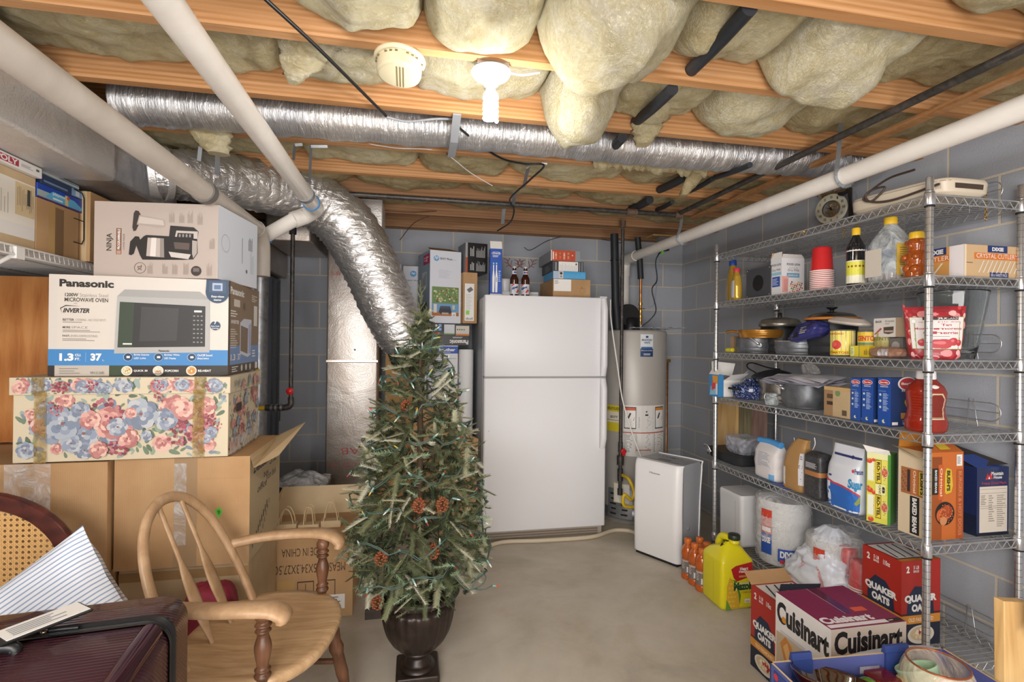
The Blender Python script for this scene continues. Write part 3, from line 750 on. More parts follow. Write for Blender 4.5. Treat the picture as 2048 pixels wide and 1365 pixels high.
# left gas drop
g4 = thing('gas_riser', 'vertical iron gas pipe with a red valve beside the grey furnace', 'pipe')
gy2 = 3.22; gx2 = oy(584, 600, gy2)[0]; zv = oy(586, 782, gy2)[2]; zl = oy(586, 812, gy2)[2]
q = MB(); q.tube([(gx2, gy2, zl+.02), (gx2, gy2, 2.19)], .0125, 'iron', 12)
q.build('riser', g4)
q = MB(); q.tube([(gx2, gy2, 1.98), (gx2, gy2, 2.2)], .021, 'blkm', 12); q.build('sleeve', g4)
q = MB(); q.lathe([(.0, 0), (.02, .002), (.022, .014), (.0, .018)], 'red', 12, c=(gx2, gy2-.04, zv), axis='y'); q.box((gx2-.012, gy2-.038, zv-.02), (gx2+.012, gy2-.022, zv+.02), 'red'); q.build('valve_handle', g4, label='red valve handle')
q = MB(); q.tube(spline([(gx2, gy2, zl+.05), (gx2, gy2, zl+.01), (gx2-.03, gy2, zl-.01), (gx2-.14, gy2, zl-.01)], 6), .018, 'iron', 12)
for k in (.045, .075, .10): q.tube([(gx2-k, gy2, zl-.01), (gx2-k-.012, gy2, zl-.01)], .022, 'galv', 8)
q.tube([(gx2-.06, gy2, zl-.01), (gx2-.06, gy2, zl-.09)], .004, 'blk', 6)
q.build('elbow', g4)
q = MB(); q.tube(spline([(gx2-.13, gy2, zl-.01), (gx2-.2, gy2, zl-.01), (gx2-.28, gy2, zl+.03), (gx2-.23, gy2-.05, zl+.15), (gx2-.17, gy2-.05, zl+.20), (gx2-.23, gy2-.02, zl+.27)], 8), .013, flat('#dcb92f', .4), 12); q.build('yellow_hose', g4, label='yellow coated gas hose')
# sleeved water pipes through the joists (upper right)
def sleeve(pa, pb, r, label, m='foam'):
    q = MB(); q.tube(spline([pa, (V3(pa)+V3(pb))/2+V3((0, 0, -.004)), pb], 6), r, m, 16); q.build('pipe_sleeve', label=label, cat='pipe')
def bay_pt(u, v, Y): return V3(oy(u, v, Y))
sleeve(bay_pt(1500, 15, 1.185), bay_pt(1382, 140, 1.545), .022, 'black foam pipe sleeve in the bay at the top, running to the nearest joist')
sleeve(bay_pt(1345, 178, 1.59), bay_pt(1270, 245, 1.955), .021, 'black foam pipe sleeve in the bay behind the light fitting')
sleeve(bay_pt(1245, 275, 1.995), bay_pt(1205, 315, 2.36), .021, 'black foam pipe sleeve passing the small silver duct')
sleeve(bay_pt(1372, 353, 2.42), bay_pt(1318, 380, 2.765), .022, 'fat black pipe sleeve in the fourth bay, left of a thinner one')
sleeve(bay_pt(1425, 358, 2.42), bay_pt(1378, 383, 2.765), .014, 'thin black pipe sleeve in the fourth bay')
sleeve(bay_pt(1300, 400, 2.84), bay_pt(1262, 418, 3.16), .024, 'fat black pipe sleeve above the tee of the gas pipe')
sleeve(bay_pt(1345, 404, 2.84), bay_pt(1314, 420, 3.16), .014, 'thin black pipe sleeve above the gas pipe, right end')
sleeve(bay_pt(1500, 330, 2.02), bay_pt(1430, 355, 2.36), .013, 'thin black pipe sleeve crossing the end of the silver duct')

# hangers, clips, wires
q = MB(); xb = oy(905, 280, 2.18)[0]
for (ya_, za_), (yb_, zb_) in (((1.955, 2.224), (2.09, 2.170)), ((2.09, 2.170), (2.25, 2.166)), ((2.25, 2.166), (2.37, 2.222))):
    q.hexa([(xb-.016, ya_, za_-.003), (xb+.016, ya_, za_-.003), (xb+.016, yb_, zb_-.003), (xb-.016, yb_, zb_-.003), (xb-.016, ya_, za_+.003), (xb+.016, ya_, za_+.003), (xb+.016, yb_, zb_+.003), (xb-.016, yb_, zb_+.003)], flat('#9a9da2', .5, .3))
q.build('bracket_bar', label='flat grey metal bar strapping the small silver duct to the joists', cat='bracket')
def strap(pts, label, w_=.011, name='hanger_strap', t=.0015):
    q = MB()
    for p0, p1 in zip(pts[:-1], pts[1:]):
        p0, p1 = V3(p0), V3(p1); d = p1-p0; d /= np.linalg.norm(d); s_ = np.cross(d, V3((0, 1, .3))); s_ /= np.linalg.norm(s_); nn = np.cross(d, s_)
        q.hexa([tuple(p) for p in (p0-s_*w_-nn*t, p0+s_*w_-nn*t, p1+s_*w_-nn*t, p1-s_*w_-nn*t, p0-s_*w_+nn*t, p0+s_*w_+nn*t, p1+s_*w_+nn*t, p1-s_*w_+nn*t)], 'strap')
        L = np.linalg.norm(p1-p0)
        for i in range(int(L/.022)):
            c_ = p0+d*(.011+i*.022)-nn*(t+.0008); q.add([tuple(c_+s_*.003*cos(2*pi*k/8)+d*.003*sin(2*pi*k/8)) for k in range(8)], [tuple(range(8))], 'blkm')
    q.build(name, label=label, cat='strap')
strap([oy(1143, 190, 1.90), oy(1131, 255, 1.985)], 'steel strap hanging on the joist right of the light bulb')
strap([oy(1088, 310, 2.38), oy(1084, 322, 2.405), oy(1095, 325, 2.405)], 'steel strap end under the small silver duct')
strap([oy(1056, 335, 2.43), oy(1048, 374, 2.79)], 'steel strap left of the black cable, fourth bay')
strap([oy(1030, 384, 2.81), oy(1026, 412, 3.03)], 'steel strap holding the horizontal gas pipe')
strap([oy(1008, 418, 3.05), oy(1005, 448, 3.19)], 'steel strap behind the gas pipe at the centre')
strap([oy(396, 275, 2.41), oy(403, 275, 2.41), oy(398, 322, 2.45)], 'leftmost steel strap from joist to large flexible duct', .008)
strap([oy(464, 275, 2.41), oy(437, 276, 2.41), oy(434, 350, 2.5)], 'second steel strap from joist to large flexible duct', .010)
strap([oy(605, 289, 2.41), oy(590, 290, 2.41), oy(587, 320, 2.5)], 'short steel strap above the flexible duct', .006)
strap([oy(655, 293, 2.41), oy(622, 293, 2.41), oy(619, 365, 2.6)], 'thin steel strap just left of the drain elbow', .006)
y1 = ox(1690, 340, X3)[1]; y2 = ox(1367, 460, X3)[1]
strap([(X3-.02, y1, 2.3), (X3-.03, y1, 2.16), (X3-.043, y1, Z3), (X3-.03, y1, Z3-.03), (X3, y1, Z3-.042), (X3+.03, y1, Z3-.03), (X3+.043, y1, Z3), (X3+.02, y1, 2.14)], 'perforated steel strap looped round the right drain pipe above the clock', .010)
strap([(X3-.01, y2, 2.24), (X3-.02, y2, 2.13), (X3-.04, y2, Z3+.01), (X3-.043, y2, Z3), (X3-.03, y2, Z3-.03), (X3, y2, Z3-.042), (X3+.03, y2, Z3-.03)], 'perforated steel strap looped round the far end of the right drain pipe', .010)
pipe('hook_wire', 'pale curved wire hanging in a loop beneath the fourth shelf', spline([ox(1588, 876, 1.95), ox(1592, 893, 1.95), ox(1606, 905, 1.95), ox(1614, 912, 1.95), ox(1622, 905, 1.95), ox(1630, 890, 1.95), ox(1629, 876, 1.95)], 6), .0025, 'paper', 6, 'wire')
pipe('black_cable', 'black cable running from the top edge to the silver duct', spline([P(522, -10, 1.25), P(640, 100, 1.5), P(772, 232, 1.95)], 6), .0055, 'blk', 8, 'cable')
pipe('grey_cable', 'grey cable along the top of the small silver duct', spline([P(772, 234, 1.96), P(815, 243, 1.99), P(870, 238, 2.0), P(905, 238, 2.03)], 6), .005, 'grey', 8, 'cable')
pipe('black_cable', 'black cable looping from the grey bar past the cable clip to the back wall', spline([P(912, 250, 2.02), P(960, 290, 2.2), P(1005, 318, 2.35), P(1050, 328, 2.42), P(1088, 331, 2.45), P(1060, 360, 2.6), P(1020, 398, 2.9), P(1028, 420, 3.1), P(1020, 445, 3.3), P(995, 462, 3.55)], 6), .005, 'blk', 8, 'cable')
pipe('white_wire', 'white wire drooping under the left part of the silver duct', spline([P(440, 232, 2.05), P(560, 250, 2.2), P(700, 280, 2.27), P(790, 296, 2.3), P(880, 303, 2.36), P(940, 345, 2.6), P(985, 372, 2.75)], 6), .0022, 'white', 6, 'wire')
pipe('brown_wire', 'thin brown wire hanging at the back above the HP carton', spline([oy(760, 421, 3.5), oy(820, 425, 3.5), oy(880, 424, 3.6), oy(830, 445, 3.7), oy(800, 480, 4.05)], 6), .003, flat('#6b4a3a', .6), 6, 'wire')
pipe('thin_wire', 'thin drooping wire on the block wall above the refrigerator', spline([oy(1048, 495, 4.09), oy(1062, 500, 4.09), oy(1100, 480, 4.09), oy(1160, 468, 4.08), oy(1200, 478, 4.09), oy(1245, 487, 4.09)], 6), .0022, 'blkm', 6, 'wire')
q = MB(); q.box((1.86, 1.05, 2.205), (1.895, 3.18, 2.227), 'joist'); q.build('nailer_strip', label='long narrow wooden strip nailed under the joists beside the gas pipe', cat='board')

# ---------------------------------------------------------------- smoke alarm and lamp
sc_ = V3(oz(800, 118, 2.222)); al = thing('smoke_alarm', 'yellowed round smoke alarm left of the light bulb', 'smoke alarm', tuple(sc_), rot=(radians(-4), radians(3), 0))
q = MB(); q.lathe(lathe_prof([(.078, 0), (.079, -.006), (.074, -.012), (.069, -.012)], 3), 'cream', 40); q.build('base', al)
q = MB(); q.lathe([(.068, -.01), (.068, -.045), (.064, -.055), (.058, -.057), (.0005, -.057)], 'cream', 40)
q.frame((-.068, -.068, -.0575), (.136, 0, 0), (0, .136, 0)); q.fr = (q.fr[0], q.fr[1], q.fr[2], V3((0, 0, -1))); q.lay = 1
for i in range(3): q.rect(.45+i*.07, .12, .475+i*.07, .9, '#7d6f4a')
for k in range(26):
    a = 2*pi*k/26
    if k % 4: q.box((.0685*cos(a)-.004, .0685*sin(a)-.004, -.020), (.0685*cos(a)+.004, .0685*sin(a)+.004, -.017), '#7d6f4a')
q.build('cover', al)
bz = 2.205; bc = V3(oz(982, 152, bz)); lf = thing('ceiling_lamp', 'bare spiral bulb in a white porcelain lampholder under the joists', 'light', (bc[0], bc[1], 0))
q = MB(); q.box((-.05, -.05, bz+.012), (.05, .05, bz+.05), 'galv'); q.build('junction_box', lf)
q = MB(); q.lathe(lathe_prof([(.0005, bz-.012), (.03, bz-.014), (.055, bz-.004), (.062, bz+.006), (.06, bz+.012), (.0005, bz+.012)], 4), 'white', 36); q.lathe([(.026, bz-.012), (.024, bz-.038), (.020, bz-.042), (.0005, bz-.042)], 'white', 28); q.build('lampholder', lf)
q = MB(); q.lathe([(.017, bz-.04), (.018, bz-.052), (.026, bz-.060), (.026, bz-.075), (.02, bz-.08), (.0005, bz-.08)], 'white', 24); q.build('bulb_base', lf)
q = MB(); n = 110; pts = [(.0195*cos(2*pi*4*i/n), .0195*sin(2*pi*4*i/n), bz-.083-.062*i/n) for i in range(n+1)]
q.tube(pts, .0062, flat('#fff8ee', .5, emit=34, name='glowing_tube'), 8); q.build('bulb_tube', lf, label='glowing white spiral tube')
_l = bpy.data.lights.new('bulb_light', 'POINT'); _l.energy = 9.5; _l.color = (1, .97, .93); _l.shadow_soft_size = .045
_o = bpy.data.objects.new('bulb_light', _l); C.objects.link(_o); _o.location = (bc[0], bc[1], bz-.19)
pipe('cable', 'short cable leading right from the lampholder', spline([(bc[0]+.05, bc[1], bz+.02), (bc[0]+.10, bc[1], bz+.015), (bc[0]+.16, bc[1], bz+.03)], 4), .004, 'paper', 8, 'cable')
# ================================================================ water heater
hx, hy, hr = 1.726, 3.80, .262
wh = thing('water_heater', 'tall round water heater standing between the refrigerator and the corner', 'water heater', (hx, hy, 0))
zt = 1.455
q = MB(); q.lathe([(hr-.012, .10), (hr, .11), (hr, zt-.02), (hr-.008, zt-.006), (hr-.03, zt), (.0005, zt+.004)], 'tank', 64)
def aim(u, v=700):  # azimuth on the tank seen at pixel column u
    best = None
    for k in range(1800, 3300):
        a = radians(k/10); x, y = hx+hr*cos(a), hy+hr*sin(a)
        uu = 1024+FPX*(x*CR[0]+y*CR[1])/(x*CF[0]+y*CF[1]); e = abs(uu-u)
        if cos(a)*-hx+sin(a)*-hy > -.1 and (best is None or e < best[0]): best = (e, k/10)
    return best[1]
def zat(u, v):
    a = radians(aim(u)); x, y = hx+hr*cos(a), hy+hr*sin(a); r = ray(u, v); t = (x*CF[0]+y*CF[1])/(r[0]*CF[0]+r[1]*CF[1]); return HC+r[2]*t
W_ = '#e8e6e2'; K_ = '#2a2a2c'
q.cyl_frame((0, 0, 0), hr, hr, zat(1292, 714), zat(1292, 669), aim(1281), aim(1306)); q.rect(0, 0, 1, 1, '#d9dfe3'); q.rect(0, 0, 1, .36, '#1f3f6c'); q.rect(.05, .36, .95, .44, '#3c6da0')
q.rect(.4, .84, .6, .93, '#24406a'); q.text('BRADFORD', .08, .70, .92, .79, '#24406a', .03, .2); q.text('WHITE', .28, .58, .75, .67, '#24406a', .03, .2)
q.text('Built to be the Best', .06, .25, .94, .31, W_, 0); q.rect(.22, .12, .78, .14, W_); q.rect(.25, .07, .75, .09, W_)
q.cyl_frame((0, 0, 0), hr, hr, zat(1290, 914), zat(1290, 812), aim(1248), aim(1328)); q.rect(0, 0, 1, 1, '#dcdad6')
for a, b, c_ in ((.02, .27, '#c4532f'), (.70, .97, '#d38b3b')):
    q.rect(a, .54, b, .97, K_); q.rect(a+.012, .56, b-.012, .90, W_); q.rect(a+.012, .90, b-.012, .955, c_)
    q.pgon([(a+.06, .74), (a+.12, .86), (a+.15, .84), (a+.10, .74)], K_); q.pgon([(a+.13, .72), (a+.22, .78), (a+.2, .70)], '#b8402e'); q.fine(a+.025, .57, b-.03, .70, 6, '#88888a')
q.disc(.49, .88, .02, '#555', 8); q.rect(.46, .80, .53, .83, K_); q.fine(.32, .56, .66, .78, 10, '#9a9a9c')
q.rect(.0, .455, 1, .475, '#b84a35'); q.fine(.02, .08, .22, .45, 14, '#8e8c8c'); q.fine(.26, .08, .62, .45, 12, '#9b9998'); q.fine(.67, .08, .97, .45, 14, '#8e8c8c'); q.rect(.26, .12, .6, .135, '#b84a35')
q.cyl_frame((0, 0, 0), hr, hr, zat(1230, 863), zat(1230, 811), aim(1214), aim(1242)); q.rect(0, 0, 1, 1, '#d9c52e'); q.rect(.02, .34, 1, .76, '#e3dcc6'); q.text('ENERGYGUIDE', .0, .82, 1, .93, K_, .02); q.text('$577', .35, .5, .85, .6, K_, .02); q.rect(.1, .42, .9, .435, K_)
q.cyl_frame((0, 0, 0), hr, hr, zat(1240, 1006), zat(1240, 967), aim(1231), aim(1262)); q.rect(0, 0, 1, 1, '#dccfa0'); q.rect(.06, .05, 1, .95, W_); q.fine(.1, .1, .9, .9, 9, '#a08f6a')
q.build('tank', wh)
q = MB(); q.lathe([(hr-.005, .025), (hr-.002, .03), (hr-.002, .10), (hr-.01, .104)], 'galv', 64); q.lathe([(hr+.012, 0), (hr+.012, .022), (hr-.02, .024)], flat('#77736d', .6), 64)
q.cyl_frame((0, 0, 0), hr, hr, .03, .25, aim(1220), aim(1268))
q.rect(0, 0, 1, 1, flat('#b9bcc0', .3, .8))
for i in range(5):
    for j in range(2):
        q.rect(.10+.46*j+.04*(i % 2), .1+.17*i, .36+.46*j, .16+.17*i, 'blkm')
q.build('burner_skirt', wh)
q = MB(); q.lathe([(.075, 0), (.075, .09), (.06, .10), (.0005, .10)], 'blk', 24, c=(-.03, -.02, zt)); q.lathe([(.055, -.045), (.06, 0), (.055, .045)], 'blk', 20, c=(-.06, 0, zt+.135), axis='y')
q.lathe([(.085, -.04), (.088, 0), (.085, .04)], 'blkm', 24, c=(-.06, -.03, zt+.12), axis='y'); q.build('blower', wh, label='black blower housing on top')
q = MB(); x, y = oy(1216, 600, 3.72)[0]-hx, 3.66-hy; yb = y
vx = oy(1231, 640, 3.72)[0]-hx; vt = oy(1229, 440, 3.72)[0]-hx
q.tube([(vx+.02, 3.72-hy, zt-.02), (vx, 3.72-hy, zt+.2), (vt, 3.72-hy, 2.20)], .031, 'foam', 20); q.tube([(vt+.004, 3.72-hy, 1.99), (vt+.004, 3.72-hy, 2.0)], .0335, 'blk', 20); q.build('vent_pipe', wh, label='black vent pipe rising to the joists')
q = MB(); cx_ = oy(1281, 600, 3.8)[0]-hx; q.tube([(cx_, 0, zt), (cx_, 0, 1.9)], .011, 'copper', 12)
q.tube([(cx_, 0, zt+.005), (cx_, 0, zt+.045)], .016, 'white', 12)
for z in (1.53, 1.56, 1.60, 1.66): q.tube([(cx_, 0, z), (cx_, 0, z+.018)], .0165, 'brass', 10)
q.tube([(cx_-.03, -.02, 1.63), (cx_+.03, -.02, 1.63)], .004, 'brass', 6); q.build('copper_pipe', wh, label='copper supply pipe')
q = MB(); q.tube([(cx_, 0, 1.87), (cx_-.01, 0, 2.02), (cx_-.03, 0, 2.20)], .024, 'foam', 16); q.build('pipe_sleeve', wh, label='black foam sleeve')
q = MB(); tx_ = oy(1334, 800, 3.85)[0]-hx; q.tube([(tx_-.06, .1, 1.20), (tx_-.01, .09, 1.215), (tx_+.008, .07, 1.20), (tx_+.006, .07, .15)], .011, 'copper', 12); q.box((tx_-.02, .05, 1.20), (tx_+.03, .085, 1.225), 'brass'); q.build('relief_pipe', wh, label='copper relief pipe down the right side')
q = MB()
q.grid(lambda a, b: (-.09+.42*a*(1-.2*b), -.22+.2*b+.04*sin(a*5), zt+.006+.018*abs(noise.noise(Vector((a*7, b*5, 2))))+.01*(1-b)), 24, 8, 'film2'); q.build('plastic_bag', loc=(hx, hy, 0), label='flattened clear plastic bag lying on the water heater', cat='bag', solid=.0015)
pipe('power_cord', 'black cord hanging from the ceiling outlet down behind the white drain pipe', spline([(hx+.17, 3.6, 2.1), oy(1312, 520, 3.62), oy(1314, 560, 3.62), oy(1304, 580, 3.62), oy(1312, 620, 3.63), oy(1300, 640, 3.66), (hx+.02, 3.68, zt+.03)], 8), .0045, 'blk', 8, 'cable')
pipe('power_cord', 'grey cord with bright green tag hanging from the ceiling outlet', spline([(hx+.14, 3.62, 2.12), oy(1318, 500, 3.64), oy(1310, 600, 3.64), oy(1300, 615, 3.65)], 8), .0035, flat('#7c8fa0', .5), 8, 'cable')
q = MB(); q.box((hx+.04, 3.54, 2.165), (hx+.24, 3.66, 2.176), 'card_dk'); q.box((hx+.10, 3.56, 2.10), (hx+.19, 3.62, 2.164), 'galv'); q.box((hx+.11, 3.558, 2.06), (hx+.135, 3.60, 2.10), 'blk'); q.box((hx+.112, 3.55, 2.03), (hx+.13, 3.56, 2.06), flat('#6fdc3a', .4)); q.box((hx+.155, 3.558, 2.06), (hx+.18, 3.60, 2.10), 'blk')
q.build('ceiling_outlet', label='small ceiling outlet with two plugs under the joists, right of the black vent pipe', cat='outlet')
pipe('white_hose', 'thin white tube looping beside the black vent pipe down over the water heater', spline([oy(1221, 600, 3.5), oy(1222, 640, 3.46), oy(1236, 740, 3.45), oy(1245, 800, 3.45), oy(1262, 860, 3.44), oy(1282, 915, 3.40)], 8), .005, 'paper', 8, 'hose')

# ================================================================ refrigerator
fx0, fx1, fy0, fy1, fh = .468, 1.338, 3.36, 4.06, 1.668
fr = thing('refrigerator', 'tall white two-door refrigerator against the back wall', 'refrigerator', (fx0, fy0, 0))
FW = fx1-fx0
gz0, gz1 = 1.108, 1.118
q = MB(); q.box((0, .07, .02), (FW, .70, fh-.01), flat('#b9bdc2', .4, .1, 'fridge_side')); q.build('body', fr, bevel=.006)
q = MB(); q.rbox((.002, 0, gz1), (FW-.002, .066, fh), 'fridge', .014, 4); fd_ = q.build('freezer_door', fr, bevel=.0)
q = MB(); q.rbox((.002, 0, .075), (FW-.002, .066, gz0), 'fridge', .014, 4); q.frame((0, 0, .075), (FW, 0, 0), (0, 0, 1.03)); q.disc(.045, .66, .004, '#b0b0b2', 8); rd_ = q.build('refrigerator_door', fr)
q = MB(); q.box((.004, .01, gz0), (FW-.004, .062, gz1), flat('#8f8e8a', .5)); q.build('door_gasket', fr)
q = MB(); q.box((.01, .025, .0), (FW-.02, .068, .07), flat('#a59c8f', .5)); 
for i in range(3): q.box((.03, .018, .015+.017*i), (FW-.05, .026, .024+.017*i), flat('#7c6f60', .6))
q.build('base_grille', fr)
def hnd(z0, z1, flip):
    q = MB(); ps = []
    n = 14
    for i in range(n+1):
        t = i/n; z = z0+(z1-z0)*t; bulge = -.012-.026*min(1, min(t, 1-t)*7)
        ps.append([(FW-.052, .004, z), (FW-.050, bulge, z), (FW-.036, bulge-.008, z), (FW-.018, bulge-.004, z), (FW-.006, bulge+.012, z), (FW-.006, .004, z)])
    q.loft(ps, 'fridge', True, True); return q
hnd(gz1+.004, fh-.004, 0).build('handle', fd_); hnd(.62, gz0-.004, 1).build('handle', rd_)
q = MB(); q.box((FW-.05, .02, fh-.008), (FW+.004, .10, fh+.012), 'fridge'); q.build('hinge_cover', fr, bevel=.004)
pipe('drain_hose', 'pale hose lying on the floor in front of the refrigerator', spline([oz(940, 1110, .014), oz(1000, 1086, .014), oz(1080, 1082, .014), oz(1180, 1075, .014), oz(1225, 1062, .014), oz(1255, 1062, .014), oz(1275, 1068, .014)], 10), .014, flat('#c9bba4', .5), 12, 'hose')

# things on the refrigerator
ft = fh
def tbox(name, label, cat, x0, x1, y0, y1, z0, z1, m, cat_group=None, rz=0):
    b = Box(x1-x0, y1-y0, z1-z0, m); b.at = (x0, y0, z0); return b
# carton with white label and three games on it
b = tbox('', '', '', .968, 1.245, 3.46, 3.83, ft+.002, 1.803, 'card'); q = b.face('F'); q.rect(.02, .35, .48, .98, 'paper'); q.fine(.04, .72, .18, .94, 4, '#8a8a8a'); q.ring_(.78, .38, .07, .006, '#8d6a43', 20); q.rect(.68, .52, .88, .53, '#8d6a43'); q.disc(.77, .56, .02, '#8d6a43', 8)
b.done('carton', b.at, 'plain brown carton with a white label, bottom of the stack on the refrigerator', 'box')
b = tbox('', '', '', .966, 1.205, 3.45, 3.72, 1.8035, 1.856, flat('#4aa0d4', .4)); q = b.face('F'); q.rect(0, 0, .17, 1, '#a9bcd0'); q.rect(.17, 0, .31, 1, '#c8c6c2'); q.disc(.24, .72, .04, '#2b2b2b', 10); q.disc(.24, .3, .02, '#333', 8); q.fine(.34, .1, .98, .9, 20, '#7cc4ea', True, .2)
b.done('game_box', b.at, 'light blue flat box lying on the brown carton on the refrigerator', 'box')
b = tbox('', '', '', .964, 1.192, 3.46, 3.76, 1.8565, 1.928, flat('#43474c', .5)); q = b.face('F'); q.rect(.19, .03, .82, .97, W_); q.fine(.22, .05, .8, .95, 14, '#b9b9bb', True, .25); q.rect(.09, .1, .12, .9, '#a8aba6'); q.rect(.86, .05, .88, .95, '#9da0a6'); q.rect(.94, .05, .96, .95, '#9da0a6'); q.disc(.76, .75, .03, '#55585c', 8)
q = b.face('L'); q.fine(.3, .1, .8, .8, 5, '#7c828a')
b.done('game_box', b.at, 'grey and white flat box, second from the top of the stack on the refrigerator', 'box')
b = tbox('', '', '', .948, 1.163, 3.45, 3.80, 1.9285, 2.003, flat('#8e9297', .5)); q = b.face('F'); q.rect(.0, 0, .03, 1, W_); q.rect(.03, 0, .83, 1, '#c14a2c')
for i, c_ in enumerate(('#d88a62', '#c86f44', '#d5a08a', '#c88a6a', '#b94a2e')): q.rect(.14+.14*i, .15+.05*(i % 2), .2+.14*i, .8, c_); q.disc(.17+.14*i, .55, .025, '#5a6150' if i % 2 else '#e8d2a2', 8)
q.rect(.06, .12, .10, .85, W_)
b.done('game_box', b.at, 'orange fronted flat box, topmost of the stack on the refrigerator', 'box', bevel=.001)
# white plastic tray, tubs
q = MB(); q.rbox((.60, 3.60, ft+.001), (.90, 3.85, ft+.05), 'white', .01)
q.frame((.60, 3.60, ft), (.30, 0, 0), (0, 0, .05)); q.rect(.8, .35, .97, .75, '#c9cbd0'); q.build('plastic_tray', label='low white plastic tray behind the two bottles on the refrigerator', cat='tray')
def tub(name, x, y, r, h, label, z=ft+.051):
    q = MB(); q.lathe(lathe_prof([(.0005, 0), (r*.75, 0), (r*.80, h*.1), (r*.96, h*.9), (r*1.06, h*.93), (r*1.06, h), (r, h), (r*.92, h*.9), (r*.7, .01), (.0005, .01)], 3), 'white', 28); return q.build(name, loc=(x, y, z), label=label, cat='tub')
tub('plastic_cup', .665, 3.70, .048, .095, 'white plastic pitcher behind the left bottle on the refrigerator')
tub('plastic_tub', .80, 3.72, .052, .06, 'short white plastic tub behind the right bottle on the refrigerator')
# two bottles with antlers
def bottle(x, y, rz, label):
    t = thing('beer_bottle', label, 'bottle', (x, y, ft+.001), rz, 'antlered beer bottles')
    q = MB(); gl = flat('#3b1a10', .1, 0, 'brown_glass', .7)
    q.lathe(lathe_prof([(.0005, 0), (.026, .0), (.030, .005), (.030, .105), (.028, .125), (.016, .155), (.0135, .19), (.0145, .205), (.0005, .207)], 5), gl, 24); q.build('glass', t)
    q = MB(); q.cyl_frame((0, 0, 0), .030, .030, .015, .085, 180, 360); q.rect(0, 0, 1, 1, '#d5d8de'); q.pgon([(.2, .55), (.62, .80), (.66, .68), (.25, .42)], '#2f4c8c'); q.pgon([(.2, .75), (.45, 1), (.3, 1), (.15, .85)], '#c5303a'); q.pgon([(.5, .2), (.72, .5), (.8, .35), (.6, .1)], '#c5303a'); q.fine(.25, .05, .6, .35, 4, '#39569a'); q.text('PBR', .25, .60, .7, .70, '#1f3a7a', .03)
    q.cyl_frame((0, 0, 0), .0165, .0155, .155, .18, 180, 360); q.rect(0, 0, 1, 1, '#d5d8de'); q.rect(.3, .2, .6, .8, '#39569a'); q.rect(.62, .3, .9, .7, '#b53440'); q.build('label', t)
    q = MB(); q.lathe([(.0165, .198), (.0165, .206), (.014, .211), (.0005, .212)], flat('#d9d4d0', .3, .3), 16); q.build('cap', t)
    for s in (-1, 1):
        q = MB(); br = flat('#6a2a1c', .6, 0, 'antler_wire'); q.tube(spline([(0, 0, .20), (s*.025, 0, .205), (s*.045, 0, .225), (s*.055, 0, .255)], 4), .0026, br, 6)
        for a, b_ in (((s*.03, 0, .208), (s*.02, 0, .25)), ((s*.045, 0, .225), (s*.075, 0, .235)), ((s*.05, 0, .24), (s*.035, 0, .265)), ((s*.055, 0, .25), (s*.08, .0, .262)), ((s*.04, 0, .217), (s*.06, 0, .205))): q.tube([a, b_], .0022, br, 5)
        q.build('antler', t)
bottle(.691, 3.47, .2, 'beer bottle with twig antlers, left of the pair on the refrigerator')
bottle(.770, 3.47, -.3, 'beer bottle with twig antlers, right of the pair on the refrigerator')
# Oral-B box
b = Box(.083, .06, .33, flat('#1a4fae', .35)); q = b.face('F'); q.rect(0, 0, 1, .05, W_); q.disc(.5, .90, .38, W_, 20, ry=.13*1.2); q.disc(.5, .90, .35, '#1a4fae', 20, ry=.12*1.2); q.text('Oral-B', .22, .885, .8, .93, W_, .03); q.fine(.2, .82, .9, .86, 2, W_)
for x in (.2, .45): q.pgon([(x, .08), (x+.17, .08), (x+.19, .4), (x+.13, .55), (x+.13, .66), (x+.04, .66), (x+.04, .55), (x-.01, .4)], W_); q.disc(x+.085, .69, .07, '#9fd0e6', 10)
q.rect(.5, .3, .57, .4, '#8f98a5'); q.fine(.7, .3, .92, .55, 6, '#b9cff0')
q = b.m; q.add([(0, 0, .33), (.083, 0, .33), (.083, .02, .385), (0, .02, .385)], [(0, 1, 2, 3)], 'paper')
ob = b.done('toothbrush_box', (.522, 3.48, ft+.001), 'tall blue electric toothbrush box with open white flap at the refrigerator corner', 'box')

# ================================================================ stack left of the refrigerator
# floor-standing white cabinet-like roll and boxes
q = MB(); q.lathe([(.055, 0), (.055, 1.29), (.05, 1.295), (.0005, 1.295)], 'white', 28); q.build('paper_roll', loc=(.385, 3.72, 0), label='tall white tube standing between the carton stack and the refrigerator', cat='tube')
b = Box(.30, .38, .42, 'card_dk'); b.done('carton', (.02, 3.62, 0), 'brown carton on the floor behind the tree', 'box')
b = Box(.30, .36, .49, 'card'); b.done('carton', (.01, 3.63, .4205), 'brown carton hidden behind the tree, holding up the brother box', 'box')
q = MB(); q.hexa([(0, 0, 0), (.25, -.04, 0), (.25, .0, 0), (0, .04, 0), (.02, 0, .80), (.27, -.04, .70), (.27, .0, .70), (.02, .04, .80)], 'card'); q.build('cardboard_sheet', loc=(.17, 3.42, 0), label='torn cardboard panel leaning on the refrigerator behind the tree', cat='cardboard')
b = Box(.235, .33, .41, flat('#d5d6da', .45)); q = b.face('F'); q.rect(0, .86, 1, .985, '#2a56ae'); q.text('brother', .42, .90, .92, .955, W_, .04); q.fine(.5, .875, .9, .89, 1, W_); q.text('Creative Center', .05, .80, .75, .84, '#2c2e3c', .02); q.fine(.05, .2, .92, .75, 22, '#8f93a2'); q.rect(.6, .14, .9, .155, '#8a8a3c'); q.rect(.05, .77, .95, .775, '#444')
b.done('printer_box', (.088, 3.63, .912), 'white brother box with a blue band, under the black Panasonic box', 'box', rz=radians(7))
b = Box(.315, .30, .158, flat('#1d1e22', .3)); q = b.face('F'); q.rect(.0, .62, 1, .985, '#27292e')
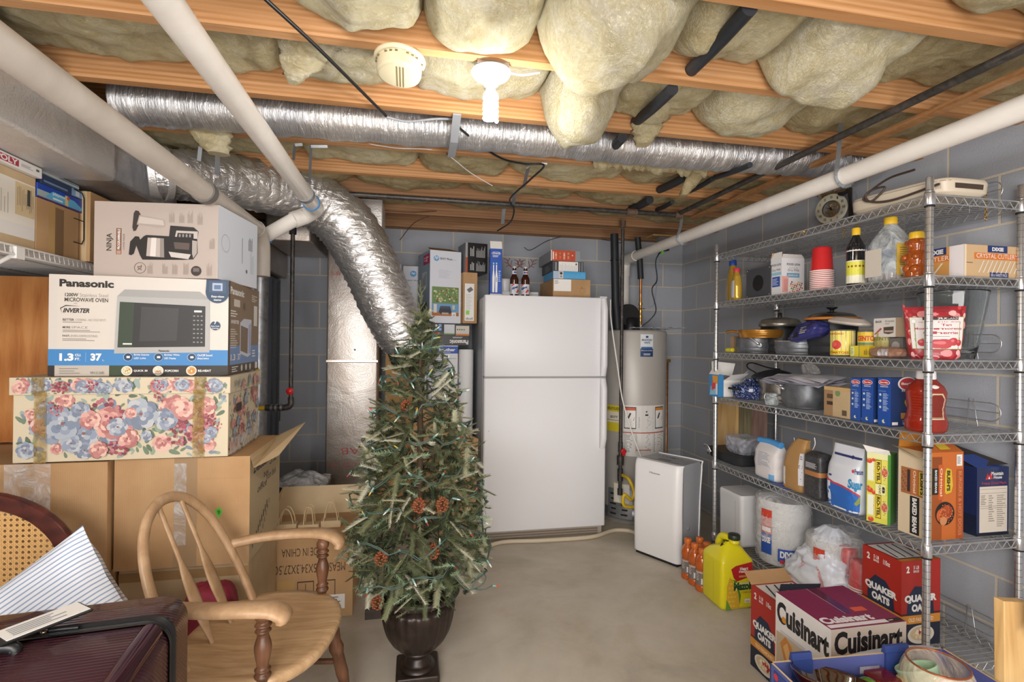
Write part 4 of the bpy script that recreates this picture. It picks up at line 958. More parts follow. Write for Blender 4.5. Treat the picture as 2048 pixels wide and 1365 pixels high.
for i in range(2):
    q.disc(.24, .72+.17*i, .03, '#d6cfc6', 12); q.rect(.29, .66+.17*i, .36, .79+.17*i, '#7fa7d6')
q.rect(.42, .55, .66, .95, '#c9ccd2'); q.rect(.42, .5, .66, .55, '#76a04c'); q.rect(.69, .50, 1.0, .90, '#c9c2b6'); q.rect(.69, .45, 1.0, .53, '#c7752c')
for i in range(4): q.disc(.73+.05*i, .72, .016, '#31502c', 8)
q.pgon([(.16, .30), (.16, .58), (.34, .58)], '#c02a35'); q.text('Panasonic', .55, .05, .98, .25, W_, .03, rot=180); q.fine(.62, .32, .95, .4, 2, '#c9c9c9')
b.done('phone_box', (.09, 3.66, 1.3235), 'black Panasonic box printed upside down, below the HP printer carton', 'box', rz=radians(5))
# HP boxes
b = Box(.232, .30, .515, flat('#d6d9e2', .45)); q = b.face('F'); q.disc(.2, .89, .085, '#4a9bd3', 24); q.text('hp', .14, .865, .26, .93, W_, .02, .25); q.text('ENVY Photo', .32, .875, .72, .905, '#3c3f48', .02); q.fine(.76, .88, .86, .89, 1, '#9a9da8'); q.fine(.28, .62, .75, .74, 7, '#c3c6d2')
rg = random.Random(3)
q.rect(.07, .10, .93, .50, '#6d8a52')
for i in range(90):
    q.disc(rg.uniform(.11, .89), rg.uniform(.29, .48), rg.uniform(.012, .035), rg.choice(['#8fa95c', '#5e7a3e', '#c9cfae', '#dfe3d2', '#a04a58', '#4d6134', '#a8b877', '#d0b9a2']), 7)
q.rect(.07, .10, .93, .27, '#6f9cc3'); q.rect(.07, .10, .93, .15, '#b06a3a')
q.pgon([(.28, .15), (.32, .21), (.66, .21), (.70, .15), (.6, .12), (.36, .12)], '#3a3d48'); q.pgon([(.3, .20), (.34, .235), (.64, .235), (.68, .20)], '#4b4f5c'); q.rect(.38, .12, .6, .145, '#b3a79c'); q.rect(.12, .14, .22, .26, '#d9d6d0'); q.rect(.72, .19, .8, .25, '#c9c2a8'); q.rect(.70, .09, .84, .15, W_); q.fine(.73, .1, .81, .14, 5, '#555', True)
q = b.face('L'); q.rect(0, 0, 1, 1, '#8fa3b4'); q.rect(.45, .82, .98, .96, '#b92f62'); q.text('5', .7, .85, .78, .93, W_, .02); q.fine(.5, .86, .92, .93, 2, '#e6b9ca'); q.rect(.35, .5, .75, .72, '#c9ced4'); q.fine(.4, .53, .7, .7, 3, '#55606c', True); q.rect(.05, 0, .95, .18, '#7a5a48'); q.pgon([(.15, .08), (.2, .26), (.75, .30), (.9, .1)], '#30343e')
q = b.m; q.add([(0, 0, .515), (.232, 0, .515), (.20, .16, .56), (.03, .16, .56)], [(0, 1, 2, 3)], 'card')
b.done('printer_box', (.115, 3.62, 1.482), 'white HP printer carton with a garden picture, left of the refrigerator', 'box', rz=radians(15))
b = Box(.15, .12, .44, flat('#c9ccd6', .45)); q = b.face('F'); q.disc(.5, .87, .16, '#4a9bd3', 20); q.text('hp', .4, .855, .6, .90, W_, .02, .25); q.text('ENVY Photo', .1, .74, .9, .765, '#3c3f48', .01)
b.done('printer_box', (-.075, 3.95, 1.482), 'second HP printer carton, mostly hidden behind the first', 'box')
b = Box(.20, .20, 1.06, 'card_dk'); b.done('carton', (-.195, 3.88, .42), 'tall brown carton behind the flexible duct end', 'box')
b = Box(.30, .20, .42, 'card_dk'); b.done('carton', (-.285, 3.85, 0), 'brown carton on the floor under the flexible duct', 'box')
b = Box(.105, .22, .365, 'card'); q = b.face('F'); q.rect(.12, .05, .78, .78, W_); q.pgon([(.25, .66), (.55, .72), (.72, .66), (.42, .6)], '#6b6e75'); q.fine(.2, .22, .7, .58, 12, '#c9c9c9'); q.rect(.2, .17, .45, .25, '#8fcf5a'); q.fine(.2, .07, .7, .12, 6, '#333', True)
q = b.face('L'); q.ring_(.72, .42, .14, .012, '#d8d0c2', 24); q.text('DELL', .63, .395, .81, .445, '#d8d0c2', .02)
b.done('computer_box', (.350, 3.62, 1.4825), 'narrow brown DELL carton between the HP carton and the refrigerator', 'box', rz=radians(10))
b = Box(.165, .20, .215, flat('#1c1a1b', .35)); q = b.face('F'); q.rect(0, 0, .10, .5, '#a5502e'); q.rect(0, .5, .10, 1, '#9a9a9a'); q.fine(.2, .55, .4, .95, 3, '#c9c9c9', True); q.fine(.2, .08, .4, .42, 3, '#c9c9c9', True); q.fine(.48, .52, .9, .92, 12, '#b9b9b9', True, .4); q.fine(.48, .06, .9, .40, 12, '#b9b9b9', True, .4)
q = b.face('L'); q.rect(0, 0, 1, 1, '#7b7f88')
b.done('accessory_box', (.365, 3.63, 1.848), 'black box with white print standing on the DELL carton', 'box', rz=radians(10))

# ================================================================ dehumidifier
p0, p1 = V3(oz(1265, 1103, 0)), V3(oz(1356, 1138, 0)); ang = math.atan2(p1[1]-p0[1], p1[0]-p0[0]); wd = np.linalg.norm(p1-p0)
dw, dd_, dh = .345, .265, .612
dh_t = thing('dehumidifier', 'white portable dehumidifier with grey sides on the floor by the corner', 'dehumidifier', (p0[0], p0[1], 0), ang)
dw = wd+.01
def rr_ring(x0, x1, y0, y1, r, z, tilt=0):
    o = []
    for cx, cy, a0 in ((x1-r, y1-r, 0), (x0+r, y1-r, 90), (x0+r, y0+r, 180), (x1-r, y0+r, 270)):
        for k in range(5):
            an = radians(a0+22.5*k); X, Y = cx+r*cos(an), cy+r*sin(an); o.append((X, Y, z+tilt*(Y-y0)))
    return o
q = MB(); gs = flat('#96999f', .35, 0, 'dehumidifier_grey')
q.loft([rr_ring(.008, dw-.008, .02, dd_, .02, .02), rr_ring(.004, dw-.004, .015, dd_, .02, .05), rr_ring(.004, dw-.004, .015, dd_, .02, dh-.03), rr_ring(.012, dw-.012, .02, dd_-.01, .02, dh-.004)], gs)
q.frame((.02, .03, dh-.004), (dw-.04, 0, 0), (0, dd_-.05, 0)); q.rect(.33, .30, .62, .42, '#4a4d52'); q.rect(.36, .32, .60, .40, '#6c7076'); q.fine(.1, .75, .75, .85, 7, '#6d7178', True); q.rect(.46, .72, .56, .82, '#5d6b4c'); q.pgon([(.15, .08), (.92, .08), (.88, .25), (.18, .25)], '#8b8e94')
q.build('body', dh_t)
q = MB(); rings = []
for z, y in ((.02, -.002), (.03, -.008), (dh*.5, -.014), (dh-.05, -.008), (dh-.015, .0), (dh-.002, .012)):
    n = 20; ring = []
    w0 = 0.0; r = .03
    for k in range(n+1):
        t = k/n; X = w0+(dw-2*w0)*t; e = min(t, 1-t)*dw; yy = y+(.03*(1-min(1, e/r))**2)
        ring.append((X, yy, z))
    ring += [(dw, .035+max(0, y), z), (0, .035+max(0, y), z)]
    rings.append(ring)
q.loft(rings, 'white', True, True)
q.frame((0, -.0085, 0), (dw, 0, 0), (0, .0, dh)); q.lay = 4; q.text('Hisense', .38, .875, .60, .895, '#7d8086', .02); q.build('front_panel', dh_t)
q = MB(); q.box((.02, .01, 0), (dw-.02, dd_-.01, .02), 'blkm'); q.build('base', dh_t)
q = MB(); q.tube(spline([(dw-.003, .22, .08), (dw-.003, .235, .40), (dw-.004, .255, dh-.03), (dw-.03, .262, dh-.002), (.02, .262, dh-.002)], 5), .0045, 'white', 8); q.build('trim_edge', dh_t)
q = MB(); q.lathe([(.0005, 0), (.009, .0), (.009, .005), (.0005, .006)], 'grey', 12, c=(dw-.005, .10, .22), axis='x'); q.build('plug', dh_t)
# ================================================================ left wall shelf and what it carries
SX, SZ = -1.30, 1.655
ws = thing('wire_wall_shelf', 'white vinyl wire shelf on brackets along the left wall', 'shelf', (0, 0, 0))
q = MB(); vin = flat('#dedcd8', .35, 0, 'vinyl_wire')
ya, yb = .55, 2.95
for i in range(int((yb-ya)/.026)):
    y = ya+.026*i; q.tube([(-1.775, y, SZ), (SX, y, SZ), (SX+.004, y, SZ-.03)], .0016, vin, 5)
q.build('deck_wire', ws)
q = MB(); q.tube([(SX, ya, SZ-.002), (SX, yb, SZ-.002)], .0035, vin, 8); q.build('front_rail', ws)
q = MB(); q.tube([(SX+.004, ya, SZ-.032), (SX+.004, yb, SZ-.032)], .004, vin, 8); q.build('front_lip', ws)
q = MB(); q.tube([(-1.5, ya, SZ-.005), (-1.5, yb, SZ-.005)], .003, vin, 8); q.build('middle_rail', ws)
for y in (ox(35, 510, SX)[1], 2.75):
    q = MB(); q.box((SX-.012, y-.02, SZ-.045), (SX+.010, y+.02, SZ-.004), vin); q.tube([(SX-.01, y, SZ-.03), (-1.77, y+.0, SZ-.33)], .0075, vin, 8); q.box((-1.778, y-.012, SZ-.37), (-1.76, y+.012, SZ-.31), vin); q.build('bracket', ws, bevel=.002)
FX = -1.315
def sbx(u0, u1, vtop, dx, z0, m, X=FX):
    """carton whose right face lies on plane x = X, seen from u0 (near) to u1 (far)"""
    y0, y1 = ox(u0, 400, X)[1], ox(u1, 400, X)[1]; z1 = ox(u1, vtop, X)[2]
    b = Box(dx, y1-y0, z1-z0, m); b.at = (X-dx, y0, z0); b.top = z1; return b
b = sbx(-190, 71, 358, .36, SZ+.003, 'card_lt'); q = b.face('R'); q.rect(.55, .12, .995, .88, '#e6e0d4'); q.rect(.55, .12, .995, .30, '#dfdbd6'); q.rect(.80, .42, .99, .86, '#d8c29a')
rg = random.Random(5)
for i in range(11): x = .82+.015*i; q.rect(x, .48+rg.random()*.1, x+.003, .72+rg.random()*.1, '#5d5a52')
q.rect(.915, .58, .945, .80, '#4a4a4c'); q.fine(.60, .4, .75, .75, 5, '#b9b3a8', True, .2)
zA = b.top; b.done('carton', b.at, 'pale carton with paper taped on its side, under the board game box', 'box')
y0, y1 = ox(-190, 300, FX+.02)[1], ox(85, 300, FX+.02)[1]
b = Box(.27, y1-y0, min(.053, 1.945-zA), flat('#e4e0dc', .45)); q = b.face('R'); q.rect(.53, .18, .78, .80, '#a8344a'); q.text('MONOPOLY', .35, .24, .77, .76, W_, .03); q.fine(.80, .35, .93, .65, 3, '#9a9896'); q.rect(.94, .5, .97, .72, '#3f6a58')
b.done('board_game_box', (FX+.02-.27, y0, zA+.001), 'white MONOPOLY box lying on the pale carton, top left', 'box')
b = sbx(72.5, 158, 426, .30, SZ+.003, 'card'); q = b.face('R'); q.rect(.27, 0, .42, 1, 'tapec'); q.rect(.42, 0, .62, .93, 'tape'); zC = b.top; yC = b.at[1]
b.done('carton', b.at, 'brown carton with dark packing tape on the left wall shelf, under the blue toy box', 'box')
b = sbx(74, 170, 404, .28, zC+.002, flat('#2447a8', .3)); b.h
q = b.face('R'); q.rect(0, .1, .5, .55, '#9fb4b4'); q.pgon([(.15, .2), (.3, .75), (.75, .7), (.95, .3), (.9, .12), (.4, .1)], '#5fb2dc'); q.text('playmobil', .30, .48, .62, .72, W_, .03); q.rect(.55, .1, .62, .85, '#d9c78e'); q.disc(.62, .7, .03, '#c95a4a', 10); q.rect(.3, .22, .5, .34, '#e6eef2'); q.rect(.02, .02, .98, .08, '#7a2f5a')
zD = b.top; b.done('toy_box', b.at, 'blue playmobil toy box lying on the taped carton on the left wall shelf', 'box')
b = sbx(82, 166, 384, .26, zD+.001, flat('#32405e', .3)); q = b.face('R'); q.rect(.05, .25, .6, .45, '#6f86a8'); q.rect(.7, .1, .98, .9, '#7fa3c9'); q.rect(.80, .2, .9, .8, '#c9d3dc'); zE = b.top
b.done('game_box', b.at, 'dark blue thin box on top of the blue toy box', 'box')
b = sbx(86, 158, 372, .24, zE+.001, flat('#9fb0b8', .3)); q = b.face('R'); q.rect(0, .3, 1, .42, '#e8e6d8'); q.rect(0, .6, 1, .7, '#4a5d72'); b.done('game_box', b.at, 'thin pale box lying on the dark blue thin box, left wall shelf', 'box')
b = sbx(181, 285, 356, .40, SZ+.003, 'card', FX+.03)
y0 = b.at[1]; zt_ = min(1.942, ox(181, 357, FX+.03)[2])
b = Box(.42, .55, zt_-SZ-.003, 'card'); q = b.face('R'); q.rect(.38, .35, .45, .5, 'tapec')
for p in ([(.18, .62), (.24, .78), (.27, .76), (.21, .60)], [(.27, .60), (.31, .78), (.33, .76), (.29, .58)]): q.pgon(p, '#5f9a62')
q.rect(.2, .55, .34, .58, '#39403c'); q.rect(.16, .44, .2, .5, '#39403c'); q = b.face('F'); q.rect(.93, 0, .97, 1, 'card_lt')
b.done('carton', (FX+.03-.42, y0, SZ+.003), 'tall brown carton with a green scribble at the far end of the left wall shelf', 'box')
q = MB(); x_ = FX+.012; a, c_ = ox(165, 386, x_), ox(168, 490, x_); q.tube([(x_, a[1]-.05, a[2]+.0), (x_, a[1], a[2]-.003), (x_, a[1]+.01, a[2]-.02), (x_, a[1]+.012, c_[2]+.02), (x_, a[1], c_[2]), (x_, a[1]-.05, c_[2])], .0022, 'blkm', 6); q.tube([(x_, a[1]+.01, (a[2]*.45+c_[2]*.55)), (x_, a[1]-.05, (a[2]*.45+c_[2]*.55))], .0018, 'blkm', 6)
q.build('wire_rack', label='small black wire rack end beside the blue toy box', cat='rack')
# pine furniture behind
q = MB(); n = 18; poly = [(-1.775, 1.60), (-1.775, .914)]+[(-1.60+.115*cos(radians(-100+100*i/n)), 1.035+.12*sin(radians(-100+100*i/n))) for i in range(n+1)]+[(-1.485, 1.60)]
q.prism(poly, 2.44, 2.49, 'pine', 'xz'); q.build('bed_headboard', label='orange pine headboard with rounded foot standing behind the cartons on the left', cat='headboard', bevel=.004)

# ================================================================ the big stack
b = Box(.576, .46, .362, flat('#cdc5bc', .42, 0, 'printed_board')); q = b.face('F')
BL, NV, GY = '#3f7fb8', '#27415c', '#b7aea3'
q.rect(.045, .22, .325, .93, '#cfc6bb'); q.rect(0, .105, 1, .265, BL); q.rect(0, 0, .035, .105, '#2a2422'); q.rect(.035, 0, .325, .105, GY); q.rect(.325, 0, 1, .105, '#2b2623'); q.rect(.325, 0, .43, .105, '#35442c')
q.text('Panasonic', .055, .88, .345, .955, '#26231f', .045); q.text('1200W', .085, .785, .155, .82, '#3a3530', .03); q.text('Stainless Steel', .163, .785, .315, .82, '#8d857b', .0); q.text('MICROWAVE OVEN', .083, .735, .315, .775, '#3a3530', .02)
q.text('with', .13, .71, .15, .725, '#8d857b', 0); q.text('INVERTER', .075, .625, .215, .67, '#2a2622', .04, .3); q.pgon([(.065, .665), (.09, .69), (.17, .69), (.09, .70), (.06, .67), (.07, .62)], '#2a2622')
for y, t1, t2 in ((.545, 'BETTER', 'COOKING - NO COLD SPOTS'), (.47, 'MORE', 'SPACE'), (.385, 'FAST,', 'EVEN DEFROSTING')):
    q.text(t1, .075, y, .115+.02*(t1 == 'BETTER'), y+.022, '#4a443e', .02); q.text(t2, .142 if t1 == 'BETTER' else .12, y, .18+.13*(len(t2)/24), y+.022, '#8d857b', 0)
q.fine(.075, .525, .22, .54, 1, '#8d857b'); q.fine(.075, .43, .31, .46, 2, '#8d857b'); q.fine(.075, .345, .29, .375, 2, '#8d857b')
q.text('1.3', .06, .15, .135, .225, W_, .05); q.text('CU.', .142, .195, .175, .22, W_, .03); q.text('FT.', .142, .155, .17, .18, W_, .03); q.rect(.198, .14, .2, .235, '#8fb4d6'); q.text('37', .225, .15, .285, .225, W_, .05); q.text('L', .29, .15, .3, .165, W_, .0)
for y in (.075, .052, .03): q.fine(.06, y-.008, .2, y+.006, 1, '#7d756c')
q.text('NN-SC668S', .225, .02, .3, .045, '#6d655c', 0)
# picture of the oven
q.pgon([(.365, .80), (.405, .87), (.83, .87), (.89, .79)], '#9b9a97'); q.pgon([(.365, .80), (.89, .79), (.892, .24), (.352, .225)], '#a9a8a5'); q.pgon([(.380, .745), (.865, .72), (.865, .30), (.370, .285)], '#2c2b2a'); q.pgon([(.380, .745), (.46, .741), (.45, .287), (.370, .285)], '#33402f')
q.pgon([(.50, .70), (.71, .69), (.70, .36), (.49, .35)], '#3d3c3b'); q.rect(.79, .30, .7905, .72, '#555')
for i in range(3):
    for j in range(7): q.rect(.795+.022*i, .34+.045*j, .806+.022*i, .352+.045*j, '#8f8d8a')
q.rect(.80, .655, .845, .675, '#d8d8d6'); q.text('Panasonic', .60, .245, .66, .265, '#26231f', .02); q.rect(.40, .315, .45, .33, '#d9d8d4')
q.pgon([(.87, 1), (.868, .93)]+[(.935+.07*cos(radians(180+180*i/12)), .87+.115*sin(radians(180+180*i/12))) for i in range(13)]+[(1, 1)], NV); q.rect(.885, .865, .985, .985, '#3a4d66'); q.rect(.905, .885, .965, .965, '#9fb0c8'); q.rect(.915, .90, .955, .945, '#566a86'); q.text('Easy-clean', .90, .81, .975, .835, W_, .02); q.text('Interior', .915, .78, .96, .80, W_, .02)
q.disc(.925, .52, .03, NV, 24); q.text('7', .917, .535, .933, .57, W_, .04); q.text('Auto Cook', .90, .508, .95, .524, W_, .01); q.text('Settings', .905, .483, .945, .50, W_, .01)
for x, t1, t2 in ((.43, 'Bright Interior', 'LED Light'), (.60, 'Brighter White', 'LED Display'), (.79, 'On/Off Sound', '(Beeps) Settings')):
    q.disc(x, .19, .026, '#b9cfe0', 20); q.disc(x, .19, .024, NV, 20); q.rect(x-.008, .18, x+.010, .20, W_); q.text(t1, x+.033, .20, x+.12, .223, W_, .02); q.text(t2, x+.033, .165, x+.10, .188, W_, .02)
for x, t1, c_ in ((.425, 'QUICK 30', '#c9b98c'), (.60, 'POPCORN', '#cfc5b4'), (.79, 'RE-HEAT', '#c98f4c')):
    q.disc(x, .052, .031, '#d8d2c2', 20); q.disc(x, .052, .024, c_, 14); q.text(t1, x+.038, .04, x+.115, .062, W_, .03)
    for i in range(10): q.disc(x+rg.uniform(-.015, .015), .052+rg.uniform(-.02, .02), .005, rg.choice(['#e9e2cc', '#b5803c', '#a88a55']), 6)
q = b.face('R'); q.rect(0, 0, 1, 1, '#86705a'); q.rect(0, .105, 1, .31, '#6f8fc0'); q.rect(0, 0, 1, .105, '#4b4038'); q.rect(0, 0, .05, 1, '#5d4c3c'); q.text('Panasonic', .05, .865, .46, .945, W_, .04)
q.rect(.15, .74, .33, .82, '#d6cfc4'); q.fine(.06, .62, .32, .70, 3, W_); q.text('INVERTER', .07, .55, .3, .59, W_, .03, .3); q.fine(.06, .28, .28, .50, 9, '#cfc6ba'); q.pgon([(.34, .22), (.34, .57), (.46, .62), (.72, .62), (.70, .20), (.60, .17)], '#cfd3e0'); q.pgon([(.36, .25), (.36, .54), (.60, .51), (.59, .21)], '#7d6a56'); q.pgon([(.62, .21), (.62, .55), (.70, .58), (.70, .22)], '#a3abd0')
q.rect(.80, .55, .93, .80, '#e2dfd8'); q.fine(.72, .84, .93, .93, 4, '#d9d2c8'); q.text('1.3', .07, .15, .20, .22, W_, .03); q.text('37', .27, .15, .36, .22, W_, .03); q.fine(.75, .16, .93, .26, 3, W_)
for x in (.40, .54, .68): q.disc(x, .055, .03, '#d8d2c2', 14)
q.rect(.86, .02, .95, .10, W_); q.fine(.1, .02, .3, .09, 3, W_); q.rect(.44, .72, .5, .8, '#6a5a48')
q = b.face('T'); q.rect(0, .4, 1, .6, 'tapec')
R0 = radians(2.5); w_, c0 = .576, V3((-.688, 2.102, 1.212)); off = V3((-w_*cos(R0), -w_*sin(R0), 0))
b.done('microwave_box', tuple(c0+off), 'large Panasonic microwave oven carton on the flowered storage box', 'box', rz=R0, bevel=.003)
# Ninja
b = Box(.437, .355, .279, flat('#b3a69d', .45)); DK = '#2c2826'; q = b.face('F')
q.text('NINJA', .10, .345, .155, .575, DK, .015, rot=90); q.rect(.178, .30, .220, .645, '#7a5340'); q.rect(.183, .305, .215, .35, '#b58f7a'); q.text('PROGRAMMABLE', .188, .365, .210, .635, W_, .02, rot=90); q.text('COFFEE MAKER', .232, .36, .246, .575, '#6a5c52', 0, rot=90)
# brewer laid on its side, as printed
q.pgon([(.315, .85), (.33, .89), (.355, .88), (.372, .83), (.36, .71), (.335, .62), (.315, .61), (.305, .66)], '#3c3430')
q.pgon([(.36, .83), (.56, .78), (.57, .76), (.57, .68), (.53, .66), (.34, .70)], '#a99d94'); q.pgon([(.365, .81), (.55, .765), (.56, .70), (.35, .72)], '#c2b7ae')
q.pgon([(.60, .545), (.61, .70), (.80, .685), (.84, .63), (.83, .53), (.64, .52)], '#2f2b2a'); q.pgon([(.645, .52), (.66, .635), (.835, .63), (.83, .52)], '#bdb4ae'); q.pgon([(.665, .54), (.67, .605), (.80, .60), (.80, .53)], '#2b2827')
for i in range(4): q.rect(.68+.028*i, .55, .695+.028*i, .59, '#8f8a86')
q.pgon([(.28, .30), (.29, .47), (.33, .545), (.36, .54), (.37, .50), (.40, .55), (.42, .565), (.63, .555), (.83, .53), (.835, .34), (.80, .255), (.72, .245), (.39, .235), (.37, .29), (.34, .42), (.32, .31), (.30, .29)], '#2a2726')
q.pgon([(.43, .53), (.56, .525), (.565, .27), (.42, .285)], '#b5aaa3'); q.pgon([(.46, .53), (.50, .53), (.495, .28), (.45, .283)], '#d8d0ca'); q.pgon([(.53, .525), (.56, .525), (.565, .27), (.53, .275)], '#8f8680')
q.pgon([(.60, .35), (.78, .32), (.76, .255), (.62, .28)], '#c5bdb7'); q.pgon([(.79, .51), (.83, .5), (.83, .34), (.80, .27), (.79, .33)], '#a89f99'); q.pgon([(.64, .48), (.77, .47), (.765, .38), (.65, .39)], '#5e514b'); q.disc(.825, .10, .043, '#3a3330', 20); q.rect(.80, .09, .85, .14, '#6f6560')
q.ring_(.372, .125, .047, .004, '#6b5a50', 28); q.text('XL', .352, .09, .385, .165, '#6b5a50', .03, rot=90)
for x, y in ((.60, .74), (.68, .74), (.75, .74), (.83, .72), (.43, .05), (.55, .05), (.63, .05), (.72, .05), (.91, .04), (.93, .40)): q.fine(x, y, x+.045, y+.17, 6, '#9a8c82', True, .3)
q = b.face('R'); q.rect(0, 0, 1, 1, '#d5dbe5'); q.ring_(.17, .52, .10, .012, '#b5bcc8', 24); q.fine(.56, .32, .60, .72, 1, '#8a919c', True, .4); q.fine(.74, .55, .86, .78, 6, '#5d626b', True, .5); q.fine(.80, .2, .9, .55, 3, '#a3aab5', True, .3); q.disc(.70, .22, .025, '#666b75', 10)
q = b.face('T'); q.rect(.0, .44, 1, .56, 'tapec')
R1 = radians(-6); c0 = V3((-.721, 2.085, 1.576)); b.done('coffee_maker_box', tuple(c0+V3((-.437*cos(R1), -.437*sin(R1), 0))), 'NINJA coffee maker carton on top of the microwave carton', 'box', rz=R1, bevel=.002)
# flowered box with lid
def flowers(q, n, seed, taped=True):
    r = random.Random(seed); k = q.W/q.Hh; q.step = 0.000006
    def leaf(x, y, s_, a, c_):
        ca, sa = cos(a), sin(a); p = []
        for i in range(10):
            t = 2*pi*i/10; lx, ly = s_*cos(t), s_*.42*sin(t)*(1-.3*cos(t)); p.append((x+lx*ca-ly*sa, y+(lx*sa+ly*ca)*k))
        q.pgon(p, c_)
    cl = lambda x: min(.985, max(.015, x))
    for i in range(n*3):
        x, y, s_ = r.uniform(.02, .98), r.uniform(.04, .96), r.uniform(.014, .030); s_ = min(s_, x-.004, 1-x-.004, (y-.004)/k if y < .5 else (1-y-.004)/k)
        if s_ > .006: leaf(x, y, s_, r.uniform(0, 6.3), r.choice(['#6f7f68', '#5d6d58', '#8b9a82', '#7b8796', '#94a39b']))
    for i in range(n):
        R = r.choice([.085, .06, .045, .03, .05, .035]); R = min(R, .40/k)
        x, y = r.uniform(R+.01, .99-R), r.uniform(min(.5, R*k+.02), max(.5, .98-R*k)); kind = r.choice('rrbbm')
        pal = {'r': ['#c48c84', '#d0a094', '#b57c76', '#dab4a4', '#a96c68'], 'b': ['#8b94a4', '#a0a7b0', '#7a8496', '#b4b6b8', '#747d8d'], 'm': ['#9c4f58', '#8a4450', '#ad6670', '#7b3a46', '#b57d7e']}[kind]
        if kind == 'm':
            for j in range(26):
                a, d = r.uniform(0, 6.3), R*.9*r.random()**.5; q.disc(x+d*cos(a), y+d*sin(a)*k*.9, R*.15, r.choice(pal), 6)
        else:
            for ring, (rad, m_) in enumerate(((1.0, 8), (.72, 7), (.45, 6), (.22, 4))):
                for j in range(m_):
                    a = 2*pi*j/m_+ring*.5+r.uniform(-.2, .2); d = R*rad*.62; q.disc(x+d*cos(a), y+d*sin(a)*k, R*rad*.40, r.choice(pal), 8)
            q.disc(x, y, R*.10, '#8a5a55', 8)
    q.lay += 40
    if taped:
        for x in (.10, .83): q.rect(x, 0, x+.055, 1, TPF)
TPF = film('yellowed_tape', '#b99a55', .55, .12, 30)
fb = thing('storage_box', 'flowered lidded storage box wrapped in tape, under the microwave carton', 'box', (-1.346, 2.045, .914), radians(1.2))
b = Box(.676, .41, .25, flat('#cbbda2', .5)); q = b.face('F'); flowers(q, 62, 11); q = b.face('R'); flowers(q, 36, 12, False)
q.rect(.18, .62, .34, .75, '#2a211d'); q.rect(.0, 0, .9, .25, 'film'); b.m.build('body', fb, bevel=.002)
q = MB(); q.box((-.008, -.008, .235), (.684, .418, .296), flat('#cbbda2', .5)); q.frame((-.008, -.008, .235), (.692, 0, 0), (0, 0, .061)); q.lay = 0; flowers(q, 34, 13); q.frame((.684, -.008, .235), (0, .426, 0), (0, 0, .061)); flowers(q, 8, 14, False); q.frame((-.008, -.008, .296), (.692, 0, 0), (0, .426, 0)); flowers(q, 20, 15, False); q.build('lid', fb, bevel=.002)
# big cartons underneath
cb = thing('carton', 'big open brown carton with handwriting on its side, under the flowered box', 'box', (-1.055, 2.085, .502), 0)
b = Box(.455, .44, .405, 'card'); q = b.face('F'); q.rect(.43, 0, .60, 1, flat('#a08464', .3)); q.rect(.43, .2, .52, .95, 'film'); q.pgon([(.735, .51), (.77, .535), (.795, .50), (.775, .44), (.75, .445)], '#62b83c'); q.pgon([(.75, .50), (.77, .51), (.78, .49), (.765, .46)], '#3f7a2c')
q.rect(.62, .80, .95, .803, 'card_dk')
q = b.face('R'); q.rect(0, 0, 1, 1, '#b3a07e'); INK = '#33343f'
q.text('Deloach', .10, .80, .55, .90, INK, .03, .3); q.text('1', .60, .90, .64, .98, INK, .02); q.text('10 cu ft', .66, .90, .95, .97, '#b0523f', .01); q.text('5.2', .62, .76, .85, .86, INK, .0); q.text('box', .42, .68, .58, .74, INK, .01); q.text('office', .22, .58, .52, .65, INK, .01, .3); q.text('from desk', .50, .62, .85, .70, INK, .0)
for i in range(9): q.rect(.08+.055*i, .10+.03*i, .10+.055*i, .16+.032*i, INK)
for i in range(7): q.rect(.30+.05*i, .06+.05*i, .31+.05*i, .11+.05*i, INK)
b.m.build('body', cb, bevel=.003)
q = MB(); q.add([(.455, .0, .405), (.455, .44, .405), (.56, .47, .455), (.53, .12, .38), (.47, -.005, .36)], [(0, 1, 2, 3, 4)], 'card_lt'); q.build('flap', cb, solid=.003)
b = Box(.70, .44, .405, 'card'); q = b.face('F'); q.rect(.62, .02, .68, .98, 'card_dk'); q.rect(.55, .55, .75, 1, 'film')
b.done('carton', (-1.765, 2.06, .502), 'big brown carton at the left edge under the flowered box', 'box', bevel=.003)
for x0, x1, y0, h, lb in ((-1.765, -1.08, 2.15, .50, 'brown carton on the floor at the left, carrying the big cartons'), (-1.07, -.62, 2.15, .50, 'brown carton on the floor behind the red cushions')):
    b = Box(x1-x0, .42, h, 'card_lt' if x0 > -1.1 else 'card'); q = b.face('F'); q.rect(0, .86, 1, .93, 'card_dk'); b.done('carton', (x0, y0, 0), lb, 'box', bevel=.003)
# carton marked MADE IN CHINA with paper bags
mc = thing('carton', 'open carton printed upside down with shipping marks, holding paper bags', 'box', (-.725, 2.60, 0))
b = Box(.45, .36, .392, 'card'); q = b.face('F'); INK = '#4a3a2c'
q.text('MADE IN CHINA', .27, .78, .72, .88, INK, .0, rot=180); q.text('MEAS: 48.5X34.3X27.5CM', .14, .57, .92, .68, INK, .0, rot=180)
for x in (.21, .43, .65): q.rect(x, .20, x+.17, .47, INK); q.rect(x+.008, .215, x+.162, .455, 'card')
for x in (.265, .325): q.rect(x-.006, .30, x+.006, .43, INK); q.pgon([(x-.02, .31), (x+.02, .31), (x, .24)], INK)
q.rect(.235, .42, .35, .435, INK); q.disc(.515, .31, .045, INK, 14, a0=0, a1=180); q.rect(.512, .35, .518, .44, INK); q.disc(.53, .30, .02, INK, 10)
q.rect(.72, .10, .92, .28, W_); q.fine(.74, .12, .9, .26, 5, '#777'); q.rect(.0, .38, .05, .58, W_); q.rect(0, .93, .12, 1, 'film'); q.rect(.22, 0, .4, .5, 'tapec')
b.m.build('body', mc, bevel=.002)
